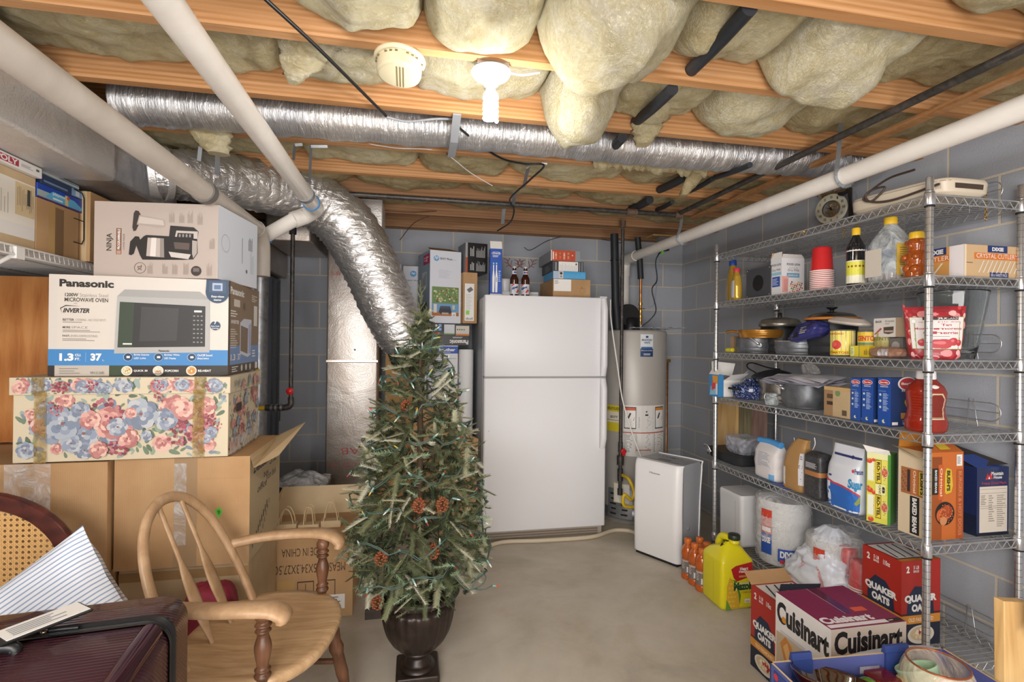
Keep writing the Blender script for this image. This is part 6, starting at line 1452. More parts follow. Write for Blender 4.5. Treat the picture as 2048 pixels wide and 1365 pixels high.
for a, L, w_ in ((118, .034, .003), (160, .046, .0022)):
    d = V3((0, -cos(radians(a)), sin(radians(a)))); n_ = V3((0, d[2], -d[1])); q.add([tuple(V3((-.007, 0, 0))-n_*w_-d*.01), tuple(V3((-.007, 0, 0))+n_*w_-d*.01), tuple(V3((-.007, 0, 0))+d*L)], [(0, 1, 2)], 'blkm')
q.lathe([(.0005, 0), (.006, 0), (.006, .003), (.0005, .003)], 'blkm', 12, c=(-.009, 0, 0), axis='x'); q.build('hands', dl_)
q = MB(); q.box((.008, -.09, .085), (.022, .06, .098), flat('#6b5535', .5, .4)); q.box((.008, -.095, -.09), (.02, -.082, .098), flat('#3a2d20', .5)); q.box((.005, .05, -.10), (.02, .056, .09), 'brass'); q.build('frame', ck)
for u, v in ((1636, 390), (1668, 380), (1695, 372)):
    p = ox(u, v, 2.262); q = MB(); q.tube(spline([(p[0]+.03, p[1], p[2]+.03), (p[0], p[1], p[2]+.02), (p[0], p[1]-.008, p[2]), (p[0], p[1], p[2]-.012), (p[0], p[1]+.010, p[2]-.004)], 4), .0022, 'brass', 8); q.build('brass_hook', label={1636: 'brass hook over the left side of the clock', 1668: 'brass hook over the middle of the clock', 1695: 'brass hook right of the clock, by the black bracket'}[u], cat='hook')
q = MB(); p0 = V3(ox(1678, 388, 2.262)); p1 = V3(ox(1697, 380, 2.262)); q.tube(spline([p0, (p0+p1)/2+V3((0, 0, -.012)), p1], 5), .008, 'blkm', 8); q.tube([p1, p1+V3((0, -.02, -.11)), p1+V3((0, -.03, -.16))], .006, 'blkm', 8); q.build('scroll_bracket', label='black wrought iron scroll bracket hanging right of the clock', cat='bracket')
# beige appliance
y0, y1 = Yx(1912, 2.02), Yx(1742, 1.95)
b = Sack([(0, .10, .20), (.012, .115, .215), (.05, .12, .215), (.062, .115, .21), (.075, .06, .15)], flat('#d6c9b4', .4, 0, 'beige_plastic'), e=.35)
q = b.face(130, 250); q.rect(.7, .30, .8, .62, '#b9ac98'); q.rect(.0, .66, 1, .69, '#9c8f7c'); b.face(250, 290); q.rect(.2, .3, .7, .55, '#4a3b30')
b.m.build('beige_appliance', loc=(2.02, (y0+y1)/2+.02, s1+.014), label='low beige appliance with its cord coiled, on the top shelf', cat='appliance', rot=(radians(3), 0, 0))
yy = Yx(1750, 1.92); pipe('power_cord', 'dark cord coiled at the left end of the beige appliance', spline([(1.90, yy-.28, s1+.04), (1.895, yy-.10, s1+.03), (1.89, yy, s1+.05), (1.89, yy+.02, s1+.085), (1.90, yy-.02, s1+.10), (1.90, yy-.06, s1+.09), (1.89, yy-.01, s1+.05), (1.89, yy+.03, s1+.075), (1.92, yy-.05, s1+.13), (1.93, yy-.16, s1+.135)], 8), .0045, flat('#4a3c34', .5), 8, 'cord')
q = MB(); yy = Yx(1582, 1.95); q.lathe([(.0005, 0), (.012, .002), (.014, .012), (.014, .10), (.0005, .10)], 'brass', 16, c=(1.95, yy-.10, s1+.017), axis='y'); q.build('brass_weight', label='brass clock weight lying at the left end of the top shelf', cat='weight')
for u, v0, v1, lb in ((1715, 442, 462, 'short brass chain hanging through the top shelf, right one'), (1688, 450, 474, 'brass chain hanging through the top shelf above the dark bottle'), (1972, 372, 440, 'thin brass chain hanging near the back right post')):
    Xc = 2.0 if u < 1900 else 2.24; a_, b_ = V3(ox(u, v0, Xc)), V3(ox(u, v1, Xc)); q = MB(); n = int((a_[2]-b_[2])/.011)+1
    for i in range(n):
        c_ = (a_[0], a_[1], a_[2]-.011*i); ring = [(c_[0]+(.004*cos(t) if i % 2 else 0), c_[1]+(0 if i % 2 else .004*cos(t)), c_[2]+.0075*sin(t)) for t in [2*pi*j/10 for j in range(11)]]; q.tube(ring, .0012, 'brass', 5, False)
    q.build('brass_chain', label=lb, cat='chain')

# ---------------- second shelf
s2 = SHZ[2]+.002
def oil(u, v0, vc, sc_, label, cap, X=1.90):
    y = Yx(u, X); h = Zx(u, v0, X)-s2
    t = thing('oil_bottle', label, 'bottle', (X, y, s2), radians(-20)); b = Sack([(0, .020*sc_, .034*sc_), (.01, .024*sc_, .038*sc_), (h*.45, .024*sc_, .037*sc_), (h*.6, .022*sc_, .031*sc_), (h*.75, .018*sc_, .026*sc_), (h*.84, .012*sc_, .014*sc_), (h*.88, .011*sc_, .012*sc_)], flat('#c9a23f', .22, .35, 'gold_bottle'), e=.7)
    if sc_ < 1.2: q = b.face(130, 225, .08, .68); q.rect(0, 0, 1, 1, '#c9ccd8'); q.disc(.3, .88, .10, '#8d4152', 12); q.fine(.15, .25, .85, .75, 7, '#9ba3b8'); q.rect(.1, .06, .4, .18, '#3f4a8a')
    b.m.build('body', t); q = MB(); q.lathe([(.0165*sc_, h*.87), (.0165*sc_, h*.985), (.014*sc_, h), (.0005, h)], cap, 22); q.build('cap', t)
oil(1465, 521, 0, 1.35, 'gold oil bottle with a blue cap, far left of the second shelf', flat('#27479a', .35), 1.98)
oil(1473, 537, 0, 1.15, 'smaller gold bottle with a red cap in front of the blue-capped one', flat('#c8434c', .35), 1.89)
y0, y1 = Yx(1541, 1.88), Yx(1492, 1.88); h = Zx(1541, 531, 1.88)-s2
b = Box(.15, y1-y0, h, flat('#3f4145', .6)); q = b.face('L'); q.disc(.5, .48, .22, '#0e0e10', 28, ry=.22)
for x in (.05, .95):
    for y in (.05, .95): q.disc(x, y, .018, '#a9abad', 8)
b.done('speaker_box', (1.88, y0, s2), 'square black box with a round hole on the second shelf', 'box')
yc = Yx(1563, 1.885); y1 = Yx(1541, 1.885); x1 = Xy(1608, yc); h = Zx(1563, 516, 1.885)-s2
b = Box(x1-1.885, y1-yc, h, flat('#dcdbdd', .45)); q = b.face('F'); q.text('FOOD LION', .22, .80, .80, .86, '#3d3a3c', .03); q.text('Instant Nonfat', .32, .72, .70, .75, '#6f6c70', 0); q.text('Dry Milk', .27, .62, .78, .70, '#3d3a3c', .0); q.rect(.22, .47, .78, .59, '#6d9fbd'); q.text('MAKES 8 QT', .28, .50, .72, .55, W_, .02)
q.pgon([(.02, .05), (.0, .5), (.30, .5), (.28, .05)], '#d9a39b'); q.pgon([(.1, .1), (.08, .42), (.28, .42), (.25, .1)], '#cf8f88')
for i in range(34): q.disc(.36+.56*((i*37) % 34)/34, .06+.30*((i*13) % 17)/17, .035, ['#c98a3f', '#a3303a', '#d6a95a', '#5e7d40', '#c9503f', '#e3cfa0', '#8d2a3a'][i % 7], 7)
q = b.face('L'); q.text('FOOD LION', .1, .80, .92, .86, '#3d3a3c', .02); q.text('Dry Milk', .15, .64, .9, .72, '#3d3a3c', 0); q.rect(.1, .54, .95, .62, '#8ec0d4'); q.rect(.15, .22, .85, .5, '#37539c'); q.fine(.2, .26, .8, .46, 5, '#b9c6e6')
q = b.m; W1, D1 = x1-1.885, y1-yc; q.add([(0, D1, h), (0, 0, h), (.012, .012, h+.035), (.012, D1-.012, h+.035)], [(0, 1, 2, 3)], 'paper'); q.add([(0, 0, h), (W1, 0, h), (W1-.01, .006, h+.022), (.012, .006, h+.022)], [(0, 1, 2, 3)], flat('#d5cfcb')); q.add([(.0, D1, h), (W1, D1, h), (W1, D1-.01, h+.035), (0, D1-.01, h+.035)], [(0, 1, 2, 3)], 'card')
b.done('dry_milk_box', (1.885, yc, s2), 'white Dry Milk carton with fruit picture and open top on the second shelf', 'box')
def red_cup(loc, label, group, h=.118, rt=.038, rb=.050, flip=False):
    t = thing('plastic_cup', label, 'cup', loc, 0, group); q = MB()
    if not flip: prof = [(rb, 0), (rb-.001, .004), (rb-.002, .006), (rt+.003, h*.93), (rt, h*.97), (rt-.003, h), (.0005, h)]
    q.lathe(prof, 'red', 30, cap=False); q.build('cup_wall', t); q = MB(); q.lathe([(rb-.001, 0), (rb+.0018, .0015), (rb+.0018, .0045), (rb-.001, .006)], 'paper', 30, cap=False); q.build('rim', t, label='white rolled rim'); return t
Yc = Yx(1643, 1.93); cup0 = red_cup((1.93, Yc, s2), 'red plastic cup with white rim in the upside-down stack on the second shelf', 'red cups stacked on the second shelf')
for i in range(1, 11): dup(cup0, (1.93, Yc, s2+.0088*i))
# dark bottle with yellow cap
Yb = Yx(1711, 1.90); h = Zx(1711, 457, 1.90)-s2
t = thing('syrup_bottle', 'dark bottle with a yellow cap and yellow label on the second shelf', 'bottle', (1.90, Yb, s2)); q = MB()
q.lathe(lathe_prof([(.0005, 0), (.034, 0), (.036, .006), (.036, h*.60), (.033, h*.68), (.022, h*.78), (.014, h*.85), (.013, h*.9), (.0005, h*.9)], 4), flat('#16181c', .08, 0, 'dark_glass', .8), 30); q.build('glass', t)
q = MB(); q.cyl_frame((0, 0, 0), .0362, .0362, .006, h*.42, 150, 300); q.rect(0, 0, 1, 1, '#e3e0c8'); q.rect(0, .35, 1, .95, '#d8d44a'); q.text('SYRUP', .2, .62, .8, .74, '#5a6a30', 0) if False else None
for i in range(5): q.disc(.2+.15*i, .74, .05, '#8a4a2a', 8)
q.fine(.15, .45, .85, .64, 3, '#7a8a2a'); q.fine(.2, .12, .8, .28, 3, '#a9a38a'); q.cyl_frame((0, 0, 0), .0362, .0300, h*.58, h*.70, 150, 300); q.rect(0, 0, 1, 1, '#dcd9d6'); q.disc(.5, .6, .08, '#b06a4a', 8); q.build('label', t)
q = MB(); q.lathe([(.0165, h*.87), (.0165, h*.985), (.0145, h), (.0005, h)], flat('#e0b62c', .35), 26); q.build('cap', t)
b = Box(.10, .05, .165, flat('#4f6d9e', .4)); q = b.face('L'); q.rect(0, 0, .4, 1, W_); q.rect(.5, .1, .9, .5, '#b9c4d6'); b.done('tea_box', (1.98, Yx(1738, 1.98)-.02, s2), 'blue and white packet behind the dark syrup bottle', 'box')
# big clear jug
Yj = Yx(1780, 1.935); h = Zx(1780, 436, 1.935)-s2
t = thing('juice_jug', 'large nearly empty clear jug with yellow cap on the second shelf', 'jug', (1.935, Yj, s2)); cl = glassy('#f4f6f4', .06, 1.1, name='clear_plastic')
b = Sack([(0, .060, .062), (.008, .066, .068), (h*.5, .066, .068), (h*.60, .064, .066), (h*.78, .036, .038), (h*.88, .020, .020), (h*.92, .019, .019)], film('jug_plastic', '#dfe6e8', .35, .08, 9), e=.62); b.m.build('jug_wall', t)
b = Sack([(.003, .055, .057), (.01, .062, .064), (.030, .062, .064)], flat('#5a2c16', .1, 0, 'brown_liquid'), e=.62); b.m.build('liquid', t, label='brown liquid at the bottom')
q = MB(); q.box((-.0668, -.02, .02), (-.0660, .055, h*.5), flat('#c9c0b4', .4)); q.build('label', t); q = MB(); q.box((-.045, -.0692, .02), (.045, -.0684, h*.55), flat('#d8b23a', .4)); q.frame((-.045, -.0692, .02), (.09, 0, 0), (0, 0, h*.55-.02)); q.fine(.15, .3, .85, .9, 9, '#9a7a2a'); q.rect(.2, .05, .7, .25, W_); q.build('nutrition_label', t)
q = MB(); q.lathe([(.0235, h*.89), (.0235, h*.985), (.021, h), (.0005, h)], flat('#e0b62c', .35), 28); q.build('cap', t)
# honey bear
Yh = Yx(1832, 1.905); h = Zx(1832, 461, 1.905)-s2
t = thing('honey_bottle', 'bear-shaped honey bottle with a yellow lid beside the near post', 'bottle', (1.905, Yh, s2)); hon = flat('#9c4a12', .08, 0, 'honey', .8)
q = MB(); q.lathe(lathe_prof([(.0005, 0), (.036, .0), (.039, .01), (.037, .035), (.033, .05), (.036, .065), (.034, .09), (.027, .102), (.030, .115), (.032, .13), (.027, .145), (.022, .15), (.0005, .152)], 4), hon, 30)
for cx_, cy_, cz2, r in ((-.026, .012, .035, .017), (-.026, -.016, .03, .017), (-.03, .022, .078, .012), (-.03, -.022, .078, .012), (-.026, 0, .122, .012), (-.012, .028, .138, .009), (-.012, -.028, .138, .009)):
    q.lathe([(max(.0005, r*sin(pi*j/8)), -r*cos(pi*j/8)) for j in range(9)], hon, 14, c=(cx_, cy_, cz2))
q.build('bear_body', t); q = MB(); q.lathe([(.024, .148), (.025, .152), (.024, .172), (.021, .176), (.0005, .176)], flat('#e0b62c', .35), 28); q.build('cap', t)
# cutlery boxes
b = Box(.262, .19, Zy(1990, 492, 1.545)-s2, flat('#cfae84', .45)); q = b.face('F'); q.rect(.42, .78, .78, 1, '#24376f'); q.text('DIXIE', .50, .83, .71, .95, W_, .05); q.rect(.18, .56, 1, .76, '#d9772a'); q.text('CRYSTAL CUTLERY', .22, .60, .97, .74, W_, .0); q.rect(.46, 0, .80, .16, '#24376f'); q.text('180 ct VARIETY PACK', .48, .03, .78, .12, W_, 0); q.fine(.04, .42, .2, .46, 1, '#55401f'); q.rect(0, 0, .04, 1, '#e3d2b8')
for i in range(9): q.pgon([(.25+.08*i, .14), (.27+.08*i, .14), (.36+.08*i, .52), (.345+.08*i, .53)], '#e6dccb')
q = b.face('L'); q.rect(0, 0, 1, 1, '#d09a55'); q.rect(.2, .76, .66, 1, '#24376f'); q.text('DIXIE', .26, .80, .60, .95, W_, .05); q.rect(0, .55, .85, .74, '#d9772a'); q.text('CUTLERY', .2, .58, .80, .72, W_, 0); q.rect(.72, 0, 1, 1, '#e3dfe0'); q.pgon([(.1, .0), (.14, 0), (.4, .5), (.36, .5)], '#e6dccb'); q.pgon([(.3, .0), (.34, 0), (.6, .5), (.56, .5)], '#e6dccb')
b.done('cutlery_box', (2.028, 1.545, s2), 'tan DIXIE crystal cutlery box at the near end of the second shelf', 'box')

# ---------------- third shelf
s3 = SHZ[3]+.002
steel = patchy('dark_anodised_pan', ['#5b5e62', '#6a6d71', '#787b80'], 20, .42, 0, .55); nonst = flat('#26282b', .5)
def pan(name, label, X, u, r, h, m, z, lid=False, e=None):
    Y = Yx(u, X); t = thing(name, label, 'pan', (X, Y, z)); q = MB(); q.lathe(lathe_prof([(.0005, 0), (r*.88, 0), (r*.95, .006), (r, .02), (r*1.005, h), (r*.98, h), (r*.965, .02), (.0005, .012)], 3), m, 44); q.build('pan_body', t); return t
t = pan('saucepan', 'tall grey saucepan at the left of the third shelf', 1.985, 1513, .105, .083, steel, s3)
q = MB(); q.tube(spline([(-.045, -.10, .05), (-.075, -.115, .055), (-.10, -.06, .10), (-.115, .02, .125), (-.12, .10, .13)], 6), .0055, 'chrome', 10); q.tube([(-.045, -.10, .045), (-.06, -.112, .045)], .012, 'chrome', 10); q.build('handle', t, label='long polished handle')
t = pan('saute_pan', 'wide grey pan under the blue bag, third shelf', 1.99, 1600, .115, .066, steel, s3)
q = MB(); q.lathe([(.112, .066), (.118, .066), (.118, .071), (.112, .071)], 'chrome', 44, cap=False); q.build('rim', t)
t = pan('frying_pan', 'bronze-coloured frying pan stacked on the tall saucepan', 1.985, 1524, .125, .045, flat('#a8742c', .25, .45, 'bronze_pan'), s3+.086)
q = MB(); q.tube(spline([(-.11, .05, .03), (-.125, .09, .04), (-.13, .14, .035)], 5), .008, flat('#a8742c', .25, .45), 10); q.build('handle', t)
for p in t.children: pass
t = thing('roaster_lid', 'domed steel lid with a dark top above the frying pan', 'lid', (2.0, Yx(1560, 2.0), s3+.150)); q = MB(); q.lathe(lathe_prof([(.105, 0), (.108, .012), (.10, .028), (.085, .04), (.03, .05), (.0005, .05)], 4), patchy('dull_steel_lid', ['#7a756c', '#8f8a80', '#a39e94'], 12, .3, 0, .8), 40); q.build('dome', t)
q = MB(); q.lathe([(.0105, .048), (.0105, .075), (.0005, .078)], 'blk', 16); q.build('knob', t)
t = thing('wooden_rimmed_lid', 'glass lid with amber rim and black knob, third shelf', 'lid', (2.02, Yx(1664, 2.02), s3+.172)); q = MB(); q.lathe(lathe_prof([(.118, 0), (.122, .006), (.118, .012), (.108, .012), (.108, .002)], 3), flat('#b9732a', .3), 44, cap=False); q.build('rim', t)
q = MB(); q.lathe(lathe_prof([(.110, .01), (.09, .028), (.04, .04), (.0005, .042)], 4), glassy('#c9c4ba', .05), 40, cap=False); q.build('glass_dome', t, solid=.002); q = MB(); q.lathe(lathe_prof([(.008, .04), (.010, .05), (.022, .058), (.024, .064), (.0005, .066)], 3), 'blk', 22); q.build('knob', t)
t = pan('stock_pot', 'dark pot at the back of the third shelf under the amber-rimmed lid', 2.05, 1664, .11, .170, nonst, s3)
t = pan('skillet', 'dark skillet behind the saucepans carrying the steel dome', 2.08, 1560, .10, .148, nonst, s3)
b = Sack([(0, .035, .07), (.012, .06, .10), (.035, .065, .11), (.06, .05, .10), (.09, .02, .06)], flat('#34356f', .25, 0, 'indigo_plastic'), e=.8, wr=.26, seed=4); q = b.face(150, 210); q.fine(.55, .3, .95, .7, 4, '#a9a78a'); q.pgon([(.3, .2), (.5, .5), (.52, .15)], '#15151c')
b.m.build('plastic_bag', loc=(1.935, Yx(1622, 1.935), s3+.073), rot=(radians(-14), 0, 0), label='crumpled indigo bag lying on the wide pan, third shelf', cat='bag')
b = Sack([(0, .05, .09), (.006, .06, .10), (.014, .06, .10), (.03, .03, .07)], flat('#c3b9ae', .6), e=.8, wr=.08, seed=2); b.m.build('paper_bag', loc=(1.965, Yx(1700, 1.965), s3+.145), rot=(radians(8), 0, 0), label='flat crumpled pale bag lying above the tomato can', cat='bag')
q = MB(); q.lathe(lathe_prof([(.0005, -.032), (.011, -.031), (.013, -.02), (.013, .02), (.011, .031), (.0005, .032)], 3), flat('#d9d030', .35), 18, c=(1.90, Yx(1461, 1.90), s3+.014), axis='y'); q.build('yellow_tube', label='small yellow tube lying at the left end of the third shelf', cat='tube')
b = Box(.06, .035, .10, flat('#a58a6c', .5)); b.done('small_packet', (1.96, Yx(1468, 1.96), s3), 'thin brown packet standing left of the tall saucepan', 'packet')
def can(name, label, X, u, v0, v1, base, fnp, z=None, r=None):
    Y = Yx(u, X); z = s3 if z is None else z; h = Zx(u, v0, X)-z; r = r or .037
    t = thing(name, label, 'can', (X, Y, z)); q = MB(); q.lathe([(.0005, .002), (r-.003, .002), (r-.003, 0), (r, .001), (r, h-.001), (r-.002, h), (r-.003, h-.003), (.0005, h-.003)], 'galv', 36); q.build('tin', t)
    q = MB(); q.cyl_frame((0, 0, 0), r+.0003, r+.0003, .006, h-.006, 130, 330); q.rect(0, 0, 1, 1, base); fnp(q); q.build('paper_label', t)
def f1(q):
    q.rect(0, 0, 1, .20, '#dcc92e'); q.text('TOMATOES', .1, .05, .62, .15, '#b5502c', .03); q.text('SAN MARZANO', .05, .84, .5, .92, '#c7532e', .02); q.disc(.33, .42, .12, '#c43a3a', 18); q.disc(.28, .45, .07, '#d65a4c', 12); q.fine(.05, .55, .4, .78, 4, '#6fa8b4'); q.text('TUTTO', .12, .55, .45, .66, '#3f7fa8', .02) if False else None; q.rect(.7, .25, .9, .92, '#e6d69a'); q.fine(.72, .3, .88, .88, 10, '#8a7a4a')
can('tomato_can', 'large yellow tomato can with a red tomato picture, third shelf', 1.912, 1686, 660, 716, '#e0d268', f1, r=.048)
yb0 = s3
b = Box(.05, Yx(1701, 1.885)-Yx(1718, 1.885), .048, flat('#d9c62f', .4)); q = b.face('L'); q.rect(.05, .1, .5, .9, '#d9dfa0'); q.fine(.1, .2, .45, .8, 4, '#6a8f3a'); q = b.face('F'); q.rect(0, 0, 1, 1, '#5f9a78'); b.done('bouillon_box', (1.885, Yx(1718, 1.885), s3), 'small yellow box with green print in front of the cans, left one', 'box')
b = Box(.06, Yx(1719, 1.885)-Yx(1738, 1.885), .048, flat('#d9b92a', .4)); q = b.face('L'); q.fine(.5, .2, .9, .8, 4, '#3a3a2a', True); b.done('bouillon_box', (1.885, Yx(1738, 1.885), s3), 'small yellow box with black print in front of the cans, right one', 'box')
def f2(q): q.rect(0, .0, 1, .22, '#b5562a'); q.rect(0, .22, 1, .42, '#a8602e'); q.rect(0, .45, 1, .55, '#5d8a72'); q.text('CENTO', .12, .62, .62, .84, '#c04a2a', .05); q.text('SAN MARZANO', .05, .26, .62, .38, '#e6c9a0', .03)
can('tomato_can', 'yellow and red CENTO can in the middle of the third shelf', 1.945, 1738, 662, 693, '#d9b93a', f2, r=.04)
def f3(q): q.text('CENTO', .12, .66, .62, .82, '#6a6a30', .03); q.fine(.1, .5, .6, .58, 1, '#7a7a3a'); q.rect(0, 0, 1, .1, '#7a6f3a')
can('gold_can', 'dull gold CENTO can right of the red and yellow one', 1.955, 1772, 663, 700, '#a89c5c', f3, r=.04)
b = Box(.10, Yx(1744, 1.905)-Yx(1806, 1.905), .078, flat('#cfcac4', .45)); q = b.face('L'); q.rect(.72, 0, 1, 1, '#a08a72'); q.text('BRAUN', .06, .76, .26, .88, '#4a4642', .03); q.text('Aromatic', .38, .78, .68, .90, '#4a4642', 0); q.fine(.38, .66, .6, .74, 2, '#8a8682'); q.pgon([(.34, .2), (.33, .52), (.66, .55), (.65, .22), (.5, .15)], '#4a3f38'); q.pgon([(.36, .35), (.64, .35), (.64, .25), (.37, .25)], '#b09a88'); q.pgon([(.02, .15), (.24, .5), (.28, .42), (.06, .12)], '#b0504c')
b.done('braun_box', (1.915, Yx(1806, 1.905), s3+.085), 'white and brown BRAUN box standing on the cans, third shelf', 'box')
b = Box(.08, .06, .082, flat('#6f6a66', .4)); q = b.face('L'); q.disc(.5, .6, .3, '#a39e9a', 12); b.done('spice_packet', (1.93, Yx(1806, 1.93)-.0, s3), 'grey packet right of the dull gold can', 'packet')
b = Sack([(0, .02, .04), (.008, .032, .07), (.022, .035, .075), (.036, .028, .07), (.045, .01, .04)], patchy('brown_sugar', ['#7a5542', '#94705c', '#b39684'], 30, .3, .3), e=.8, wr=.08, seed=3); q = b.face(150, 215, .2, .8); q.rect(.35, 0, .75, 1, 'film2'); b.m.build('snack_bag', loc=(1.895, Yx(1776, 1.895), s3), label='small clear bag of brown dried food lying on the third shelf', cat='bag')
# cherries pouch
Yp = Yx(1862, 1.93)
b = Sack([(0, .066, .028), (.012, .076, .036), (.075, .084, .032), (.155, .090, .020), (.19, .094, .008), (.20, .095, .003)], flat('#a32a33', .3, 0, 'cherry_pouch'), e=.55, seed=8)
xa, xb = Xy(1806, Yp), Xy(1920, Yp)
q = b.face(205, 335)
for i in range(70): q.disc(((i*37) % 70)/70, ((i*23) % 61)/61, .045+.02*(i % 3), ['#b8323a', '#8d1f2a', '#d9888a', '#c9474a', '#e3b0ae', '#a32a33'][i % 6], 9)
q.lay += 8; q.rect(.17, .19, .92, .80, '#8aa05a'); q.rect(.185, .20, .905, .79, '#ddd6d4'); q.rect(.42, .74, .76, .80, '#3a2a2a'); q.text('KIRKLAND', .45, .752, .74, .79, W_, .02); q.disc(.27, .72, .05, '#e9e6e4', 14); q.ring_(.27, .72, .055, .006, '#8fa08a', 16)
q.text('organic dried', .36, .685, .78, .72, '#b5404a', 0); q.text('Tart', .52, .625, .64, .67, '#a32a3a', .02); q.text('Montmorency', .28, .545, .86, .60, '#a32a3a', .02); q.text('Cherries', .42, .475, .76, .525, '#a32a3a', .02); q.fine(.45, .42, .68, .44, 1, '#8a7a7a')
for x, y, r in ((.40, .31, .08), (.55, .29, .11), (.68, .33, .09), (.80, .31, .07)): q.disc(x, y, r, '#b52c34', 18); q.disc(x-.02, y+.02, r*.35, '#d6686c', 10)
b.m.build('cherry_pouch', loc=(1.955, Yp+.01, s3), rz=radians(-42), label='red pouch of dried Montmorency cherries behind the near post', cat='pouch')
# glass vase
Yv = 1.665; t = thing('glass_vase', 'large clear glass vase at the near end of the third shelf', 'vase', (2.13, Yv, s3)); q = MB(); vg = glassy('#eef2f1', .02, name='vase_glass')
q.lathe(lathe_prof([(.0005, 0), (.066, 0), (.070, .004), (.090, .10), (.112, .250), (.109, .250), (.087, .10), (.066, .03), (.0005, .022)], 5), vg, 48); q.build('vessel', t)
# ---------------- fourth shelf
s4 = SHZ[4]+.002
ox_t = thing('opened_box', 'opened white carton with a blue and orange printed edge and raised flaps, fourth shelf', 'box', (1.835, Yx(1437, 1.83), s4+.0)); 
yA = Yx(1418, 1.82); 
b = Box(.035, .10, .135, flat('#3f86bd', .4)); q = b.face('L'); q.pgon([(.35, .95), (.95, .95), (.9, .4), (.5, .45)], '#e39a3a'); q.pgon([(.1, .05), (.9, .1), (.8, .5), (.2, .45)], '#8fc0dc'); q.pgon([(.3, .3), (.7, .35), (.7, .65), (.3, .55)], '#c9454a'); q.text('Crest', .28, .25, .5, .7, '#d9443a', .03, rot=90); q.rect(.75, .1, .92, .6, '#dfe6ee')
b.m.build('printed_side', ox_t, bevel=.001)
q = MB(); q.box((.036, 0, 0), (.15, .10, .10), 'paper'); q.add([(.0, .10, .135), (.0, .0, .135), (.02, .0, .165), (.02, .10, .165)], [(0, 1, 2, 3)], 'paper'); q.add([(.02, .10, .14), (.16, .10, .12), (.19, .11, .20), (.03, .12, .215)], [(0, 1, 2, 3)], 'paper'); q.add([(.036, 0, .10), (.15, 0, .10), (.17, -.05, .145), (.06, -.045, .135)], [(0, 1, 2, 3)], 'paper'); q.add([(.12, 0, .10), (.15, .05, .10), (.19, -.02, .16)], [(0, 1, 2)], 'paper'); q.build('flaps', ox_t, solid=.0012)
Yq = Yx(1500, 1.97); t = thing('enamel_pot', 'blue speckled enamel pot with lid on the fourth shelf', 'pot', (1.975, Yq, s4)); en = speckle('blue_speckle', '#1a2c5e', '#b8c6e0', 130, .13); q = MB(); q.lathe(lathe_prof([(.0005, 0), (.078, 0), (.092, .012), (.102, .04), (.103, .07), (.106, .074)], 5), en, 48); q.build('pot_body', t)
q = MB(); q.lathe(lathe_prof([(.107, .072), (.107, .078), (.09, .088), (.05, .102), (.034, .108), (.034, .116), (.028, .12), (.0005, .12)], 4), en, 48); q.build('lid', t); q = MB(); q.box((-.11, -.05, .055), (-.10, .02, .066), 'blkm'); q.tube(spline([(-.1, -.045, .06), (-.125, -.04, .062), (-.125, .02, .062), (-.1, .03, .06)], 5), .006, 'blkm', 8); q.build('side_handle', t)
Yg = Yx(1545, 1.89); t = thing('glass_jar', 'small clip-top glass jar in front of the blue pot', 'jar', (1.892, Yg, s4)); q = MB(); jf = film('jar_glass', '#cfdadd', .5, .05, 20); q.lathe(lathe_prof([(.0005, 0), (.028, 0), (.033, .008), (.034, .03), (.029, .045), (.027, .052)], 4), jf, 28); q.build('glass', t); q = MB(); q.lathe([(.029, .050), (.031, .054), (.031, .060), (.027, .063), (.0005, .064)], jf, 28); q.build('lid', t); q = MB(); q.tube([(-.02, .026, .02), (-.022, .032, .04), (-.015, .03, .06)], .0015, 'chrome', 6); q.tube([(.03*cos(a), .03*sin(a), .049) for a in [2*pi*i/20 for i in range(21)]], .0012, 'chrome', 5); q.build('wire_clip', t)
Yq = Yx(1612, 1.985); t = thing('stock_pot', 'big grey pot covered with papers on the fourth shelf', 'pot', (1.99, Yq, s4)); q = MB(); q.lathe(lathe_prof([(.0005, 0), (.088, 0), (.100, .012), (.112, .05), (.116, .125), (.119, .128), (.113, .128)], 5), steel, 48); q.build('pot_body', t); q = MB(); q.tube(spline([(-.10, .05, .11), (-.13, .06, .115), (-.14, .03, .112), (-.135, .0, .10), (-.11, .02, .09)], 6), .006, 'chrome', 10); q.build('handle', t)
q = MB()
rg2 = random.Random(4)
for i in range(7):
    dz = .004*i; x0 = -.13+rg2.uniform(-.015, .02); q.grid(lambda a, b_, x0=x0, dz=dz, i=i: (x0+.22*a, -.20+.40*b_+.01*i*a, dz+.012*noise.noise(Vector((a*3+i, b_*3, i)))+.008*sin(b_*6+i)-.02*(1-a)*(1-a)), 10, 16, flat(['#d4d2da', '#c3c3d3', '#dedce0'][i % 3], .6))
q.build('papers', loc=(2.0, Yx(1620, 1.99), s4+.142), label='loose stack of white papers lying across the grey pot, fourth shelf', cat='papers')
t = thing('pot_lid', 'black domed lid at the back of the fourth shelf', 'lid', (2.07, Yx(1552, 2.07), s4+.125)); q = MB(); q.lathe(lathe_prof([(.125, 0), (.127, .01), (.10, .03), (.04, .05), (.0005, .055)], 4), nonst, 44); q.build('dome', t); q = MB(); q.tube(spline([(-.03, .11, .02), (-.06, .17, .06), (-.01, .2, .085), (.03, .1, .06), (.03, 0, .055)], 6), .004, 'blk', 8); q.build('handle', t)
t = pan('saucepan', 'steel saucepan behind the blue speckled pot', 2.075, 1560, .11, .12, patchy('brushed_pan', ['#807a72', '#98928a', '#aaa49c'], 12, .3, 0, .8), s4)
